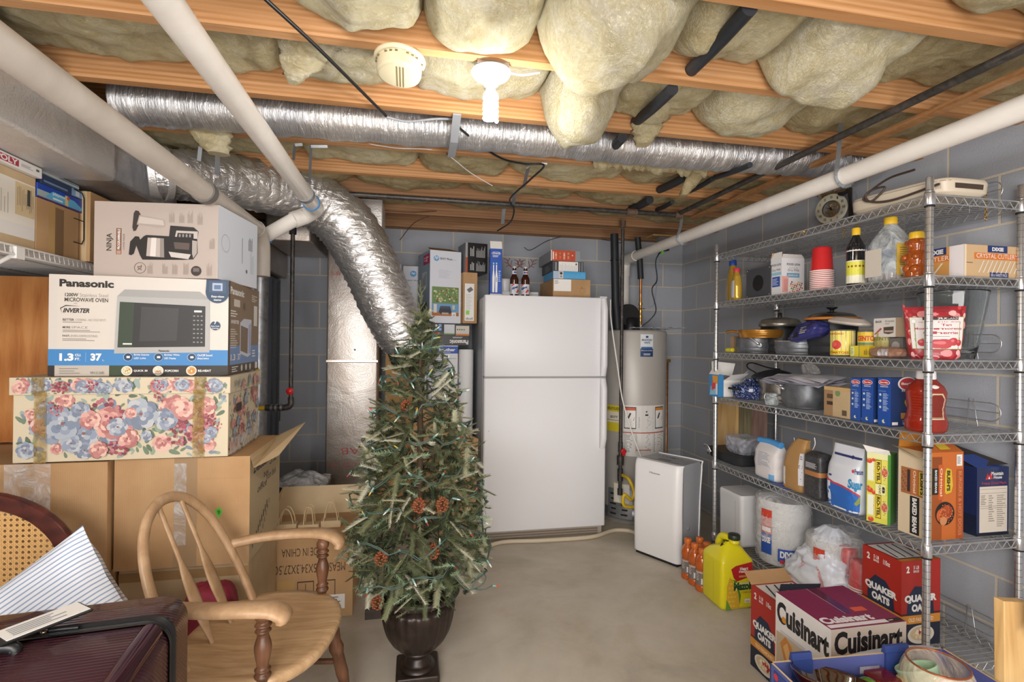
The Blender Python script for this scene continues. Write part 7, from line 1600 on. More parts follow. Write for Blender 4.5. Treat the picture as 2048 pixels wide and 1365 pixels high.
b = Sack([(0, .01, .055), (.004, .014, .06), (.03, .012, .06), (.05, .010, .045), (.058, .006, .02)], film('lid_glass', '#c9c6c2', .6, .06, 12), e=.8); b.m.build('casserole_cover', loc=(2.05, Yx(1625, 2.05), s4+.175), rot=(0, radians(-25), 0), label='glass lid leaning at the back above the papers', cat='lid')
b = Box(.07, Yx(1650, 1.875)-Yx(1701, 1.875), Zx(1701, 778, 1.875)-s4, 'card_lt'); q = b.face('L'); q.rect(0, 0, .36, .88, '#9c7b56'); q.rect(.12, .60, .36, .75, '#5a4432'); q.rect(.12, .38, .36, .50, '#3b2d22'); q.disc(.55, .80, .10, '#6f8a5a', 18); q.rect(.72, .08, .9, .26, '#5a4a3a'); q.rect(.0, .88, 1, 1, 'tapec')
b.done('kraft_box', (1.875, Yx(1701, 1.875), s4), 'kraft carton with cut-out slots beside the blue pasta boxes', 'box')
for u0, u1, wx, lb in ((1703, 1723, .075, 'blue pasta box, left of the three on the fourth shelf'), (1725, 1748, .095, 'blue pasta box, middle of the three on the fourth shelf'), (1757, 1783, .14, 'blue pasta box nearest the ketchup, its front with pasta picture showing')):
    ya_, yb_ = Yx(u1, 1.872), Yx(u0, 1.872); b = Box(wx, yb_-ya_, Zx(u1, 757, 1.872)-s4, flat('#1f4b9c', .32)); q = b.face('L'); q.disc(.5, .90, .44, W_, 20, ry=.20); q.disc(.5, .90, .40, '#b5262e', 20, ry=.17); q.text('Barilla', .2, .885, .8, .915, W_, .03); q.text('ELBOWS', .22, .80, .8, .825, W_, .02); q.fine(.1, .71, .9, .725, 1, '#8fb0dc')
    for i in range(3): q.disc(.22, .64-.13*i, .09, '#c9d3c9', 10); q.fine(.42, .56-.13*i, .92, .68-.13*i, 5, '#a9c0e6')
    q.disc(.5, .09, .13, '#d9d9a0', 12); q.disc(.6, .10, .10, '#1f4b9c', 10)
    q = b.face('F'); q.rect(0, 0, 1, 1, '#1b3568'); q.disc(.58, .88, .34, W_, 24, ry=.2); q.disc(.60, .88, .30, '#b5262e', 24, ry=.17); q.text('Barilla', .36, .86, .85, .91, W_, .03); q.text('ELBOWS', .38, .72, .95, .77, W_, .02)
    for x, y in ((.6, .45), (.7, .5), (.68, .4), (.56, .5)): q.disc(x, y, .09, '#d9a93a', 12)
    q.rect(.35, .16, .85, .28, '#c9923a'); q.rect(.05, .03, .25, .09, W_); q.fine(.4, .04, .8, .13, 3, '#a9c0e6')
    b.done('pasta_box', (1.872, ya_, s4), lb, 'box', group=None)
Yk = Yx(1847, 1.90); t = thing('ketchup_jug', 'large red ketchup jug with a white cap behind the near post, fourth shelf', 'jug', (1.915, Yk, s4)); kr = flat('#8d2414', .15, 0, 'ketchup_red', .7)
b = Sack([(0, .052, .050), (.008, .062, .058), (.04, .064, .060), (.06, .057, .053), (.09, .054, .050), (.12, .058, .054), (.15, .060, .056), (.172, .052, .048), (.188, .036, .034), (.20, .026, .026), (.205, .026, .026)], kr, e=.75)
q = b.face(225, 290, .25, .72)
q.pgon([(.3, 1), (.75, 1), (.95, .8), (.85, 0), (.15, 0), (.05, .8)], '#cfc0a0'); q.pgon([(.34, .95), (.71, .95), (.88, .78), (.79, .05), (.21, .05), (.12, .78)], '#7a2418'); q.disc(.5, 1.25, .2, W_, 14, ry=.10)
for i in range(8): 
    b.face(175, 215, 0, 1); b.m.rect(.1, .30+.05*i, .9, .305+.05*i, '#a5402c')
b.m.build('jug_body', t); q = MB(); q.lathe([(.030, .198), (.031, .202), (.030, .226), (.027, .23), (.0005, .23)], 'white', 30); q.build('cap', t)

# ---------------- fifth shelf
s5 = SHZ[5]+.002
t = thing('roasting_pan', 'black roasting pan with a looped steel handle on the fifth shelf', 'pan', (2.0, Yx(1482, 2.0)+.02, s5)); b = Sack([(0, .095, .15), (.01, .11, .165), (.06, .12, .178), (.064, .124, .182)], nonst, e=.4, cap=True); b.m.build('pan_body', t)
q = MB(); q.tube(spline([(-.118, .155, .045), (-.135, .152, .075), (-.14, .12, .082), (-.14, .10, .078), (-.128, .085, .045)], 5), .0045, 'chrome', 9); q.lathe([(.0005, 0), (.02, .0), (.02, .003), (.0005, .004)], 'chrome', 14, c=(-.125, .12, .04), axis='x'); q.build('handle', t)
b = Sack([(0, .07, .08), (.02, .085, .095), (.07, .09, .10), (.095, .09, .10), (.10, .08, .09)], film('takeout_plastic', '#bfc4d2', .45, .08, 16), e=.5, wr=.02); b.m.build('plastic_container', loc=(2.0, Yx(1492, 2.0), s5+.067), label='stack of clear plastic containers in the roasting pan', cat='container')
for u0, u1, v0, m, lb, X in ((1432, 1474, 806, 'plank', 'pale wooden board standing behind the fifth shelf, left one', 2.12), (1478, 1505, 812, 'plankg', 'greyish green weathered board behind the fifth shelf', 2.14), (1506, 1531, 815, 'plankp', 'faded pinkish board behind the fifth shelf', 2.14)):
    ya_, yb_ = Yx(u1, X), Yx(u0, X); q = MB(); q.box((X, ya_, s5), (X+.022, yb_, s5+.36), m); q.build('wooden_board', label=lb, cat='board', bevel=.001)
# flour
b = Sack([(0, .04, .075), (.01, .052, .088), (.09, .056, .092), (.15, .05, .088), (.175, .03, .085), (.19, .018, .08)], flat('#d6d2d2', .6, 0, 'flour_bag'), e=.5, wr=.04, seed=5); q = b.face(125, 240); q.fine(.05, .3, .30, .72, 8, '#9aa0b0'); q.fine(.38, .35, .68, .78, 10, '#a3a8b6'); q.rect(.60, .02, .88, .20, '#6fa8d6'); q.text('BAKERS', .63, .06, .85, .12, '#2a5a9c', .02) if False else None; q.rect(0, 0, 1, .03, '#4a8ac9'); q.rect(.02, .62, .25, .628, '#5a5a6a')
Yf = Yx(1548, 1.93); b.m.build('flour_bag', loc=(1.925, Yf, s5), label='white flour bag folded at the top with a blue roll, fifth shelf', cat='bag')
q = MB(); q.tube([(-.005, -.085, 0), (0, 0, .006), (.0, .09, 0)], .017, flat('#4a96d6', .35), 14); q.build('folded_top', loc=(1.92, Yf, s5+.195), label='rolled bright blue top of the white flour bag', cat='bag')
# kraft bag
Yf = Yx(1603, 1.925); b = Sack([(0, .036, .060), (.01, .042, .068), (.12, .044, .068), (.19, .032, .060, 0, -.005), (.235, .022, .045, 0, -.02), (.26, .012, .035, 0, -.04)], flat('#a9814e', .55, 0, 'kraft_bag'), e=.5, wr=.05, seed=7); q = b.face(170, 255); q.rect(.45, .14, .95, .74, '#d3d2d6'); q.fine(.5, .2, .9, .7, 12, '#8a8a94'); b.face(130, 165); q.rect(.0, .0, .9, .42, '#d9d6d4'); q.rect(0, 0, .9, .08, '#d08a3a')
b.m.build('kraft_bag', loc=(1.915, Yf, s5), label='brown kraft bag leaning with a white label, fifth shelf', cat='bag')
Yf = Yx(1643, 1.91); b = Sack([(0, .038, .046), (.01, .045, .053), (.20, .045, .052), (.215, .03, .045), (.22, .01, .04)], patchy('black_glitter_bag', ['#232325', '#38383a', '#4b4b4e'], 90, .35, .2), e=.4, wr=.015); q = b.face(150, 285); q.rect(0, .50, 1, .60, '#a8703f'); q.fine(.1, .66, .42, .78, 5, '#c9c9cc'); b.m.build('coffee_bag', loc=(1.905, Yf, s5), label='tall black bag with a copper band, fifth shelf', cat='bag')
# sugar
Yf = Yx(1706, 1.915); b = Sack([(0, .040, .070), (.012, .052, .084), (.12, .056, .090), (.20, .045, .085), (.235, .022, .080), (.285, .006, .078)], flat('#d3d7df', .4, 0, 'sugar_bag'), e=.55, wr=.035, seed=9); q = b.face(140, 250)
q.pgon([(0, .45), (.35, .40), (1, .30), (1, 0), (.1, 0), (0, .08)], '#2a66b8'); q.pgon([(0, .47), (.35, .42), (1, .32), (1, .29), (.35, .39), (0, .43)], '#c23a4a'); q.rect(0.05, .0, .2, .42, '#dfe3ea'); q.text('Sugar', .52, .36, 1.08, .54, '#2f86b8', .05); q.text('Premium', .72, .62, 1.1, .70, '#2f3f7a', .03); q.disc(.66, .66, .05, '#c23a4a', 8); q.rect(.1, .50, .22, .53, '#2a3f7a'); q.rect(.02, .83, .98, .865, '#2a2f6a'); q.disc(.5, .85, .05, '#2a2f6a', 14); q.rect(.2, .03, 1, .06, W_); q.pgon([(.75, .18), (.98, .3), (1, .2), (.85, .15)], '#8a9a4a')
b.m.build('sugar_bag', loc=(1.905, Yf, s5), label='big white and blue resealable Sugar bag on the fifth shelf', cat='bag')
# RO-TEL
Yr = Yx(1737, 1.865); b = Box(.082, .085, .285, flat('#4f8f3a', .35)); q = b.face('F'); q.rect(0, 0, .88, 1, '#cfc94a'); q.rect(.0, .92, .88, 1, '#d9d9a0')
for y in (.08, .58):
    q.rect(.02, y, .86, y+.33, '#d8cf60'); q.rect(.05, y+.02, .30, y+.31, '#dfe3cf'); q.rect(.38, y-.01, .62, y+.33, '#2c2a20'); q.rect(.40, y, .60, y+.32, '#dcc22a'); q.text('RO-TEL', .43, y+.02, .57, y+.30, '#23221c', .05, rot=-90); q.text('Original', .29, y+.04, .35, y+.28, '#c9872a', .0, rot=-90); q.disc(.76, y+.16, .15, '#c9c6bf', 18, ry=.24); q.disc(.76, y+.16, .13, '#c25a3a', 18, ry=.21)
    for i in range(16): q.disc(.76+.09*cos(i*2.4)*(i/16)**.5, y+.16+.11*sin(i*2.4)*(i/16)**.5, .025, ['#d98a5a', '#e3b08a', '#a83a24', '#6d8a3a'][i % 4], 6)
for x, y, r in ((.15, .46, .13), (.32, .43, .10), (.12, .88, .12), (.3, .9, .08), (.2, .04, .12), (.08, .5, .06)): q.disc(x, y, r, '#c8432a', 16); q.disc(x-.02, y+.02, r*.4, '#dc7658', 10)
q.rect(.38, .42, .80, .56, '#e3dfa6'); q.text('8', .66, .44, .78, .54, '#23221c', .05, rot=-90); q.text('CANS', .52, .43, .62, .55, '#23221c', .02, rot=-90); q = b.m; q.add([(0, 0, .285), (.082, 0, .285), (.08, -.015, .305), (-.012, -.01, .315)], [(0, 1, 2, 3)], 'paper')
b.done('ro_tel_box'.replace('ro_tel', 'canned_tomato'), (1.865, Yr, s5), 'green and yellow RO-TEL box marked 8 CANS on the fifth shelf', 'box', rz=radians(-62))
# BUSH'S
yn = 1.565; yfar = Yx(1800, 1.895); h = Zy(1900, 905, yn)-s5
b = Box(.165, yfar-yn, h, flat('#c4692a', .38)); q = b.face('F'); q.rect(.0, 0, .12, 1, '#d9a72c'); q.rect(.12, 0, .40, .55, '#9c4f1c'); q.rect(.12, .78, .40, .95, '#8a4417'); q.rect(.12, .52, .30, .82, '#231c1a'); q.text('BAKED BEANS', .20, .54, .26, .80, W_, .02, rot=-90); q.rect(.30, .46, .44, .86, '#c25a24'); q.text('Original', .33, .50, .41, .82, '#ead9b8', .02, rot=-90)
q.pgon([(.48, .54), (.52, .52), (.66, .54), (.70, .62), (.66, .80), (.52, .82), (.48, .76)], '#d4b52c'); q.text("BUSH'S", .53, .555, .63, .79, '#23211c', .05, rot=-90); q.rect(.80, .0, 1, .80, '#a8501f'); q.text('BURGERS & HOT DOGS', .86, .04, .95, .78, '#c98052', .02, rot=-90); q.rect(.80, .84, .96, .97, W_); q.fine(.82, .86, .94, .95, 8, '#555')
q.disc(.48, .30, .27, '#1f1c1b', 28); q.disc(.42, .28, .17, '#c9622c', 20); q.disc(.55, .32, .15, '#a84a22', 20)
for i in range(50): q.disc(.50+.20*cos(i*2.4)*(i/50)**.5, .30+.115*sin(i*2.4)*(i/50)**.5, .018, ['#c96a3a', '#8d3a1c', '#d98a5c', '#b5552e'][i % 4], 6)
q.disc(.42, .22, .10, '#c9895a', 14)
q = b.face('L'); q.rect(0, 0, 1, 1, '#d9c6a6'); q.rect(.10, .47, .92, .78, '#a86a3f'); q.rect(.72, .49, .92, .76, '#d4b52c'); q.text("BUSH'S", .76, .50, .88, .75, '#23211c', .05, rot=-90); q.rect(.47, .47, .68, .78, '#c07040'); q.text('Original', .50, .50, .62, .76, '#ead9b8', .02, rot=-90); q.rect(.32, .50, .42, .76, '#3a2a2c'); q.rect(.42, .02, .74, .46, '#1c1a1a'); q.text('BAKED BEANS', .50, .04, .66, .44, W_, .05, rot=-90)
for i in range(30): q.disc(.12+.18*((i*7) % 30)/30, .50+.25*((i*11) % 30)/30, .022, ['#8a5a48', '#b08070', '#6d4436'][i % 3], 7)
q = b.m; dd = yfar-yn; q.add([(0, dd, h), (0, 0, h), (-.035, .0, h-.02), (-.035, dd, h+.01)], [(0, 1, 2, 3)], 'card_lt'); q.add([(0, dd, h), (.165, dd, h), (.15, dd+.005, h+.06), (.01, dd+.005, h+.065)], [(0, 1, 2, 3)], flat('#c9872f')); q.add([(.02, 0, h), (.165, 0, h), (.165, .05, h+.028), (.05, .05, h+.035)], [(0, 1, 2, 3)], flat('#c46a28')); q.add([(.07, .01, h+.008), (.12, .012, h+.008), (.12, .04, h+.026), (.07, .04, h+.028)], [(0, 1, 2, 3)], flat('#d4b52c'))
b.done('baked_beans_box', (1.895, yn, s5), "orange BUSH'S Baked Beans carton behind the near post, fifth shelf", 'box')
# Mountain House
x0 = Xy(1957, 1.57); h = Zy(1990, 935, 1.57)-s5; b = Box(2.285-x0, .20, h, flat('#1f2c55', .35)); q = b.face('F'); q.pgon([(.26, .82), (.33, .92), (.37, .87), (.42, .93), (.50, .83)], '#b5303a'); q.pgon([(.35, .83), (.38, .87), (.41, .83)], W_); q.text('Mountain', .45, .88, .82, .935, W_, .02); q.text('House', .52, .83, .78, .875, W_, .02); q.text('Freeze Dried Meals', .15, .75, .92, .79, '#b5485a', .0); q.rect(.08, .05, .95, .72, '#d5cbbd')
for y in (.68, .62, .43, .40): q.rect(.1, y, .93, y+.004, '#55504a')
q.fine(.12, .45, .32, .60, 6, '#8a8378'); q.fine(.36, .2, .55, .60, 12, '#9a9388'); q.fine(.62, .12, .9, .60, 16, '#9a9388'); q.rect(0, 0, 1, .04, '#12151f')
q = b.face('L'); q.rect(0, 0, 1, .3, '#15203a'); q = b.m; ww = 2.285-x0; q.add([(0, .02, h), (ww, 0, h+.01), (ww, .2, h+.045), (-.06, .2, h+.09)], [(0, 1, 2, 3)], flat('#3a2f2a')); q.add([(0, 0, h), (ww*.8, 0, h), (ww*.7, .09, h+.03), (0, .09, h+.03)], [(0, 1, 2, 3)], flat('#2a4a9a'))
b.done('meal_kit_box', (x0, 1.57, s5), 'dark blue Mountain House box at the near end of the fifth shelf', 'box')
# ================================================================ bottom shelf
s6 = SHZ[6]+.002
b = Sack([(0, .09, .098), (.01, .10, .11), (.29, .105, .112), (.30, .10, .105)], flat('#d3d3d4', .45, 0, 'white_foam'), e=.16, wr=.004)
q = b.face(160, 200)
for i in range(4): q.rect(.24*i+.03, 0, .24*i+.04, 1, '#bfc1c4')
b.m.build('foam_trays', loc=(1.975, 2.73, s6), label='white foam trays wrapped in clear film at the far end of the bottom shelf', cat='trays')
def plates(x, y, r, h, label, two=True):
    t = thing('paper_plates', label, 'plates', (x, y, s6)); q = MB(); pr = []
    n = int(h/.006)
    for i in range(n): pr += [(r*(.80+.18*min(1, i/n*3)), .006*i), (r*(.86+.14*min(1, i/n*3)), .006*i+.003)]
    pr = [(.0005, 0)]+pr+[(r*.99, .006*n), (r*.8, .006*n-.01), (.0005, .006*n-.012)]
    q.lathe(pr, flat('#cfcfce', .7, 0, 'plate_white'), 44); q.build('plate_stack', t)
    q = MB(); q.lathe(lathe_prof([(.0005, -.001), (r*.9, 0), (r*1.05, h*.3), (r*1.05, h*.85), (r*.9, h+.012), (r*.25, h+.03), (.02, h+.05), (.0005, h+.05)], 4), film('plate_film', '#ffffff', .22, .08, 12), 40)
    q.build('film_wrap', t, label='clear film wrap'); q = MB()
    q.cyl_frame((0, 0, 0), r*1.055, r*1.055, h*.18, h*.86, 178, 215); q.rect(.2, .0, .85, 1, '#2a4fa0'); q.rect(.2, .46, .85, 1, '#c9442f'); q.rect(.25, .50, .80, .60, W_); q.text('DIXIE', .26, .25, .78, .38, W_, .05); q.fine(.3, .65, .75, .92, 4, '#e3a090')
    q.cyl_frame((0, 0, 0), r*1.056, r*1.056, h*.05, h*.35, 222, 262); q.rect(0, .2, 1, .85, '#2a4fa0'); q.text('DIXIE', .1, .4, .85, .75, W_, .05); q.rect(.1, .12, .9, .3, '#b5303a'); q.build('brand_label', t); return t
plates(2.005, 2.45, .135, .345, 'large clear-wrapped stack of DIXIE paper plates on the bottom shelf')
plates(2.02, 2.12, .12, .25, 'second wrapped stack of paper plates, behind the pink and white bag')
b = Sack([(0, .03, .05), (.02, .045, .06), (.05, .05, .05), (.07, .02, .03)], flat('#2f4fb0', .3, 0, 'blue_film'), e=.9, wr=.3, seed=2); b.m.build('twisted_film', loc=(2.0, 2.45, s6+.395), label='crumpled blue printed film on top of the large plate stack', cat='film')
# pink and white carrier bag
b = Sack([(0, .10, .17, -.02), (.02, .125, .19, -.02), (.10, .115, .16), (.20, .085, .10, .02), (.27, .06, .06, .03), (.30, .02, .03, .03)], flat('#dde2ec', .3, 0, 'carrier_bag', .6), e=.75, wr=.24, seed=12, seg=72, nz=50)
q = b.face(150, 250)
pk = flat('#d9a3a3', .35, 0, 'pink_print')
q.pgon([(.0, .10), (.12, .16), (.30, .05), (.2, 0), (.05, 0)], pk); q.pgon([(.42, .46), (.50, .42), (.80, .08), (.70, .02)], pk); q.pgon([(.1, .42), (.16, .48), (.24, .34), (.2, .3)], pk)
b.m.build('carrier_bag', loc=(1.975, 2.12, s6+.001), label='crumpled white plastic carrier bag with pink stripes on the bottom shelf', cat='bag')
# red cups, bagged: three nested columns lying/standing
g = 'red cups in clear bags on the bottom shelf'
cup1 = red_cup((1.965, 1.915, s6+.001), 'red plastic cup in the front bagged stack beside the oats carton', g, .118, .036, .049)
for i in range(1, 12): dup(cup1, (1.965, 1.915, s6+.001+.0095*i))
t = dup(cup1, (2.00, 2.02, s6+.001), label='red plastic cup in the rear bagged stack beside the carrier bag', group='red cups in the rear bag on the bottom shelf')
for i in range(1, 14): dup(t, (2.00, 2.02, s6+.001+.0095*i))
for (x, y, h, lb) in ((1.965, 1.915, .25, 'crinkled clear bag round the front stack of red cups'), (2.00, 2.02, .27, 'crinkled clear bag round the rear stack of red cups')):
    q = MB(); q.lathe(lathe_prof([(.054, .004), (.056, h*.5), (.05, h*.88), (.03, h*1.0), (.04, h*1.10), (.055, h*1.2)], 5), film('cup_bag', '#ffffff', .10, .05, 20), 32, cap=False); o = q.build('plastic_bag', loc=(x, y, s6), label=lb, cat='bag')
# QUAKER OATS
def quaker(w_, d, h, name_, loc, label, faces):
    b = Box(w_, d, h, flat('#a8281f', .38, 0, 'oats_red'))
    for k, sc_ in faces:
        q = b.face(k); q.rect(0, 0, 1, .13+.13, '#1e2436'); q.rect(0, .26, 1, .36, '#cf8a35'); q.rect(0, .36, 1, .385, '#5a1f22')
        q.text('2', .12, .86, .20, .94, W_, .04); q.text('5 LB', .30, .90, .44, .94, W_, .02); q.text('BAGS', .30, .86, .44, .89, W_, .02); q.text('110oz', .55, .87, .72, .93, W_, .02)
        q.pgon([(.14, .36), (.16, .58), (.34, .70), (.62, .68), (.80, .56), (.84, .36)], '#1e2a44')
        q.text('QUAKER', .08, .50, .90, .60, W_, .06); q.text('OATS', .26, .40, .72, .49, W_, .06)
        q.text('OLD FASHIONED', .18, .285, .82, .33, '#f0dcb8', .02)
        q.disc(.50, .13, .34, '#d9d2c8', 26, ry=.20); q.disc(.50, .14, .28, '#cfb894', 22, ry=.15)
        for i in range(22): q.disc(.50+.2*cos(i*2.4)*(i/22)**.5, .14+.05*sin(i*2.4)*(i/22)**.5, .035, ['#e3d3b3', '#b5303a', '#d9c49a', '#a8242c', '#efe2c8'][i % 5], 8)
    b.face('T'); q = b.m; q.rect(.06, .06, .94, .94, '#dcd9d6'); q.rect(0, 0, 1, .12, '#cf8a35'); q.rect(0, .12, 1, .16, '#1e2436')
    for i in range(4): q.pgon([(.1+.2*i, .2), (.14+.2*i, .2), (.3+.2*i, .9), (.26+.2*i, .9)], '#2a3044')
    return b
b = quaker(.185, .175, .335, '', None, '', (('L', 1), ('F', 1))); b.done('oats_box', (1.885, 1.655, s6), 'red QUAKER OATS carton standing on the bottom shelf behind the near post', 'box')
b = quaker(.20, .17, .335, '', None, '', (('L', 1), ('F', 1))); q = b.m; q.add([(0, .02, .335), (.2, .0, .335), (.25, -.01, .375), (.04, .01, .385)], [(0, 1, 2, 3)], flat('#cf8a35')); q.add([(.01, .03, .337), (.19, .02, .337), (.24, .06, .372), (.06, .07, .38)], [(0, 1, 2, 3)], flat('#1e2436')); q.add([(0, .17, .335), (.2, .17, .335), (.2, .22, .37), (0, .22, .37)], [(0, 1, 2, 3)], 'card')
b.done('oats_box', (1.418, 1.745, 0), 'opened red QUAKER OATS carton on the floor behind the Cuisinart carton', 'box')
# Cuisinart
b = Box(.285, .25, .45, flat('#dcd8d6', .42)); BK = '#1f1d1f'; q = b.face('L')
q.text('Cuisinart', .03, .78, .97, .95, BK, .045); q.disc(.17, .82, .045, '#c9872a', 10)
q.rect(.02, .28, .62, .70, '#b9a58a'); 
for (p, c_) in (([(.10, .62), (.2, .70), (.32, .66), (.52, .40), (.50, .30), (.40, .28), (.26, .40)], '#c07f3c'), ([(.16, .61), (.24, .66), (.46, .38), (.40, .32)], '#d9a868'), ([(.03, .40), (.14, .50), (.2, .38), (.08, .28)], '#a8683a'), ([(.08, .34), (.3, .36), (.28, .28), (.12, .28)], '#8d5430'), ([(.42, .64), (.50, .60), (.60, .36), (.56, .34)], '#4a3020')): q.pgon(p, c_)
q.fine(.64, .30, .93, .66, 11, '#a9a6a8'); q.fine(.1, .70, .9, .73, 2, '#b3b0b2'); q.rect(.02, .05, .98, .24, '#8a2248')
q = b.face('F'); q.rect(0, 0, 1, 1, '#cfc0b2'); q.text('Cuisinart', .04, .815, .95, .98, BK, .045); q.rect(.04, .62, .42, .76, '#23252c'); q.text('Power', .08, .68, .3, .73, W_, .01); q.fine(.08, .64, .35, .67, 1, '#b9b9b9'); q.rect(0, .05, 1, .3, '#8a2248')
q = b.face('T'); q.rect(0, 0, 1, 1, '#7d1f4a'); q.rect(.02, .03, .80, .10, '#e3d9dd'); q.rect(.80, .03, 1.0, .10, '#2a1a22'); q.text('Cuisinart', .02, .12, .70, .27, '#e6dfe3', .05); q.rect(.60, .33, .78, .43, '#d9553a'); q.pgon([(.42, .3), (.55, .3), (.60, 1), (.46, 1)], flat('#5e2440', .15)); q.rect(.44, .3, .45, 1, '#b58a9c'); q.fine(.82, .05, .92, .08, 1, W_)
b.done('griddler_box'.replace('griddler', 'appliance'), (1.311, 1.384, 0), 'maroon and white Cuisinart carton on the floor in front of the shelving', 'box', bevel=.002)
# ================================================================ yellow oil jug
jt = thing('oil_jug', 'bright yellow Mazola cooking oil jug with a dark green cap on the floor', 'jug', (1.547, 2.315, 0)); ye = flat('#d9cd1c', .32, 0, 'yellow_plastic')
JW, JD = .185, .185
def jr(z, i0, r, x0=0, x1=JW, y0=0, y1=JD):
    o = []
    for cx_, cy_, a0 in ((x1-i0-r, y1-i0-r, 0), (x0+i0+r, y1-i0-r, 90), (x0+i0+r, y0+i0+r, 180), (x1-i0-r, y0+i0+r, 270)):
        for k in range(5): an = radians(a0+22.5*k); o.append((cx_+r*cos(an), cy_+r*sin(an), z))
    return o
q = MB(); q.loft([jr(0, .012, .02), jr(.008, .003, .02), jr(.02, 0, .022), jr(.235, 0, .022), jr(.25, .004, .022), jr(.275, .02, .03, y1=JD-.0), jr(.30, .035, .035, y1=.15, x0=.0), jr(.318, .055, .03, y1=.14), jr(.328, .064, .022, y1=.145)], ye)
q.frame((0, 0, 0), (JW, 0, 0), (0, 0, .25)); q.lay = 4
q.pgon([(.28, .84), (.42, .90), (.92, .96), (.96, .72), (.85, .66), (.45, .58), (.36, .66)], '#b01f22'); q.text('Heart', .55, .80, .80, .87, W_, .03); q.text('Healthy', .52, .74, .84, .80, W_, .03); q.rect(.52, .66, .86, .70, '#c98a5a')
q.pgon([(.14, .04), (.16, .50), (.24, .68), (.34, .60), (.52, .30), (.55, .04)], '#c9a02a')
for i in range(28): q.disc(.18+.05*(i % 5)+.012*(i//5), .10+.09*(i//5), .022, ['#e0bd48', '#d4a92c'][i % 2], 8)
q.pgon([(.12, .02), (.14, .24), (.30, .02)], '#5f8a2f'); q.pgon([(.28, .64), (.36, .60), (.50, .34), (.55, .10), (.58, .3), (.44, .6)], '#4f7f2a')
q.rect(.40, .40, .98, .56, '#cfd08a'); q.text('Mazola', .36, .40, .97, .57, '#1f4a1c', .06); q.text('CORN OIL', .60, .335, .92, .375, '#8a1f22', .0); q.rect(.70, .14, .86, .22, W_); q.fine(.72, .15, .84, .21, 5, '#444', True)
q.frame((0, JD, 0), (0, -JD, 0), (0, 0, .25)); q.lay = 0; q.rect(.60, .02, .615, .9, '#c4b818'); q.build('body', jt)
q = MB(); q.tube(spline([(.09, .165, .225), (.085, .155, .285), (.088, .135, .325), (.092, .10, .335), (.098, .075, .33)], 8), [.020]*33, ye, 16); q.build('grip', jt, label='yellow grip moulded into the jug')
q = MB(); q.lathe([(.026, .322), (.026, .34), (.0005, .34)], ye, 28, c=(.105, .055, 0)); q.lathe([(.029, .340), (.030, .344), (.030, .362), (.027, .366), (.0005, .366)], flat('#23291f', .45), 30, c=(.105, .055, 0)); q.build('cap', jt, label='dark green screw cap')
# ================================================================ orange sports drinks
def drink(x, y, label, grp):
    t = thing('drink_bottle', label, 'bottle', (x, y, 0), 0, grp); q = MB(); og = flat('#b5561a', .08, 0, 'orange_drink', .8)
    q.lathe(lathe_prof([(.0005, 0), (.030, .0), (.035, .008), (.035, .030), (.0335, .036), (.0335, .118), (.035, .125), (.0355, .155), (.029, .18), (.017, .198), (.0165, .206), (.0005, .206)], 4), og, 26); q.build('body', t)
    q = MB(); q.lathe([(.0342, .038), (.0342, .116)], flat('#7d7673', .3, .2, 'sleeve'), 26, cap=False); q.cyl_frame((0, 0, 0), .0344, .0344, .038, .116, 170, 290); q.fine(.1, .3, .4, .9, 6, '#c9c2bd'); q.rect(.5, .1, .75, .5, '#d5d0cc'); q.rect(.0, .85, 1, .95, '#c9a58f'); q.build('label', t)
    q = MB(); q.lathe([(.0195, .202), (.0205, .206), (.0205, .226), (.018, .23), (.0005, .23)], flat('#c96a2a', .4), 24); q.build('cap', t); return t
xr, yr = 1.575, 2.685
d0 = drink(xr, yr, 'orange sports drink bottle with orange cap, front row nearest the dehumidifier', None)
spots = [(0, -.074, 'orange sports drink bottle, middle of the front row beside the jug'), (0, -.148, 'orange sports drink bottle, front row touching the yellow jug'), (.074, 0, 'orange sports drink bottle, back row behind the one nearest the dehumidifier'), (.074, -.074, 'orange sports drink bottle, middle of the back row'), (.074, -.148, 'orange sports drink bottle, back row hidden by the yellow jug')]
for dx, dy, lb in spots: dup(d0, (xr+dx, yr+dy, 0), label=lb)
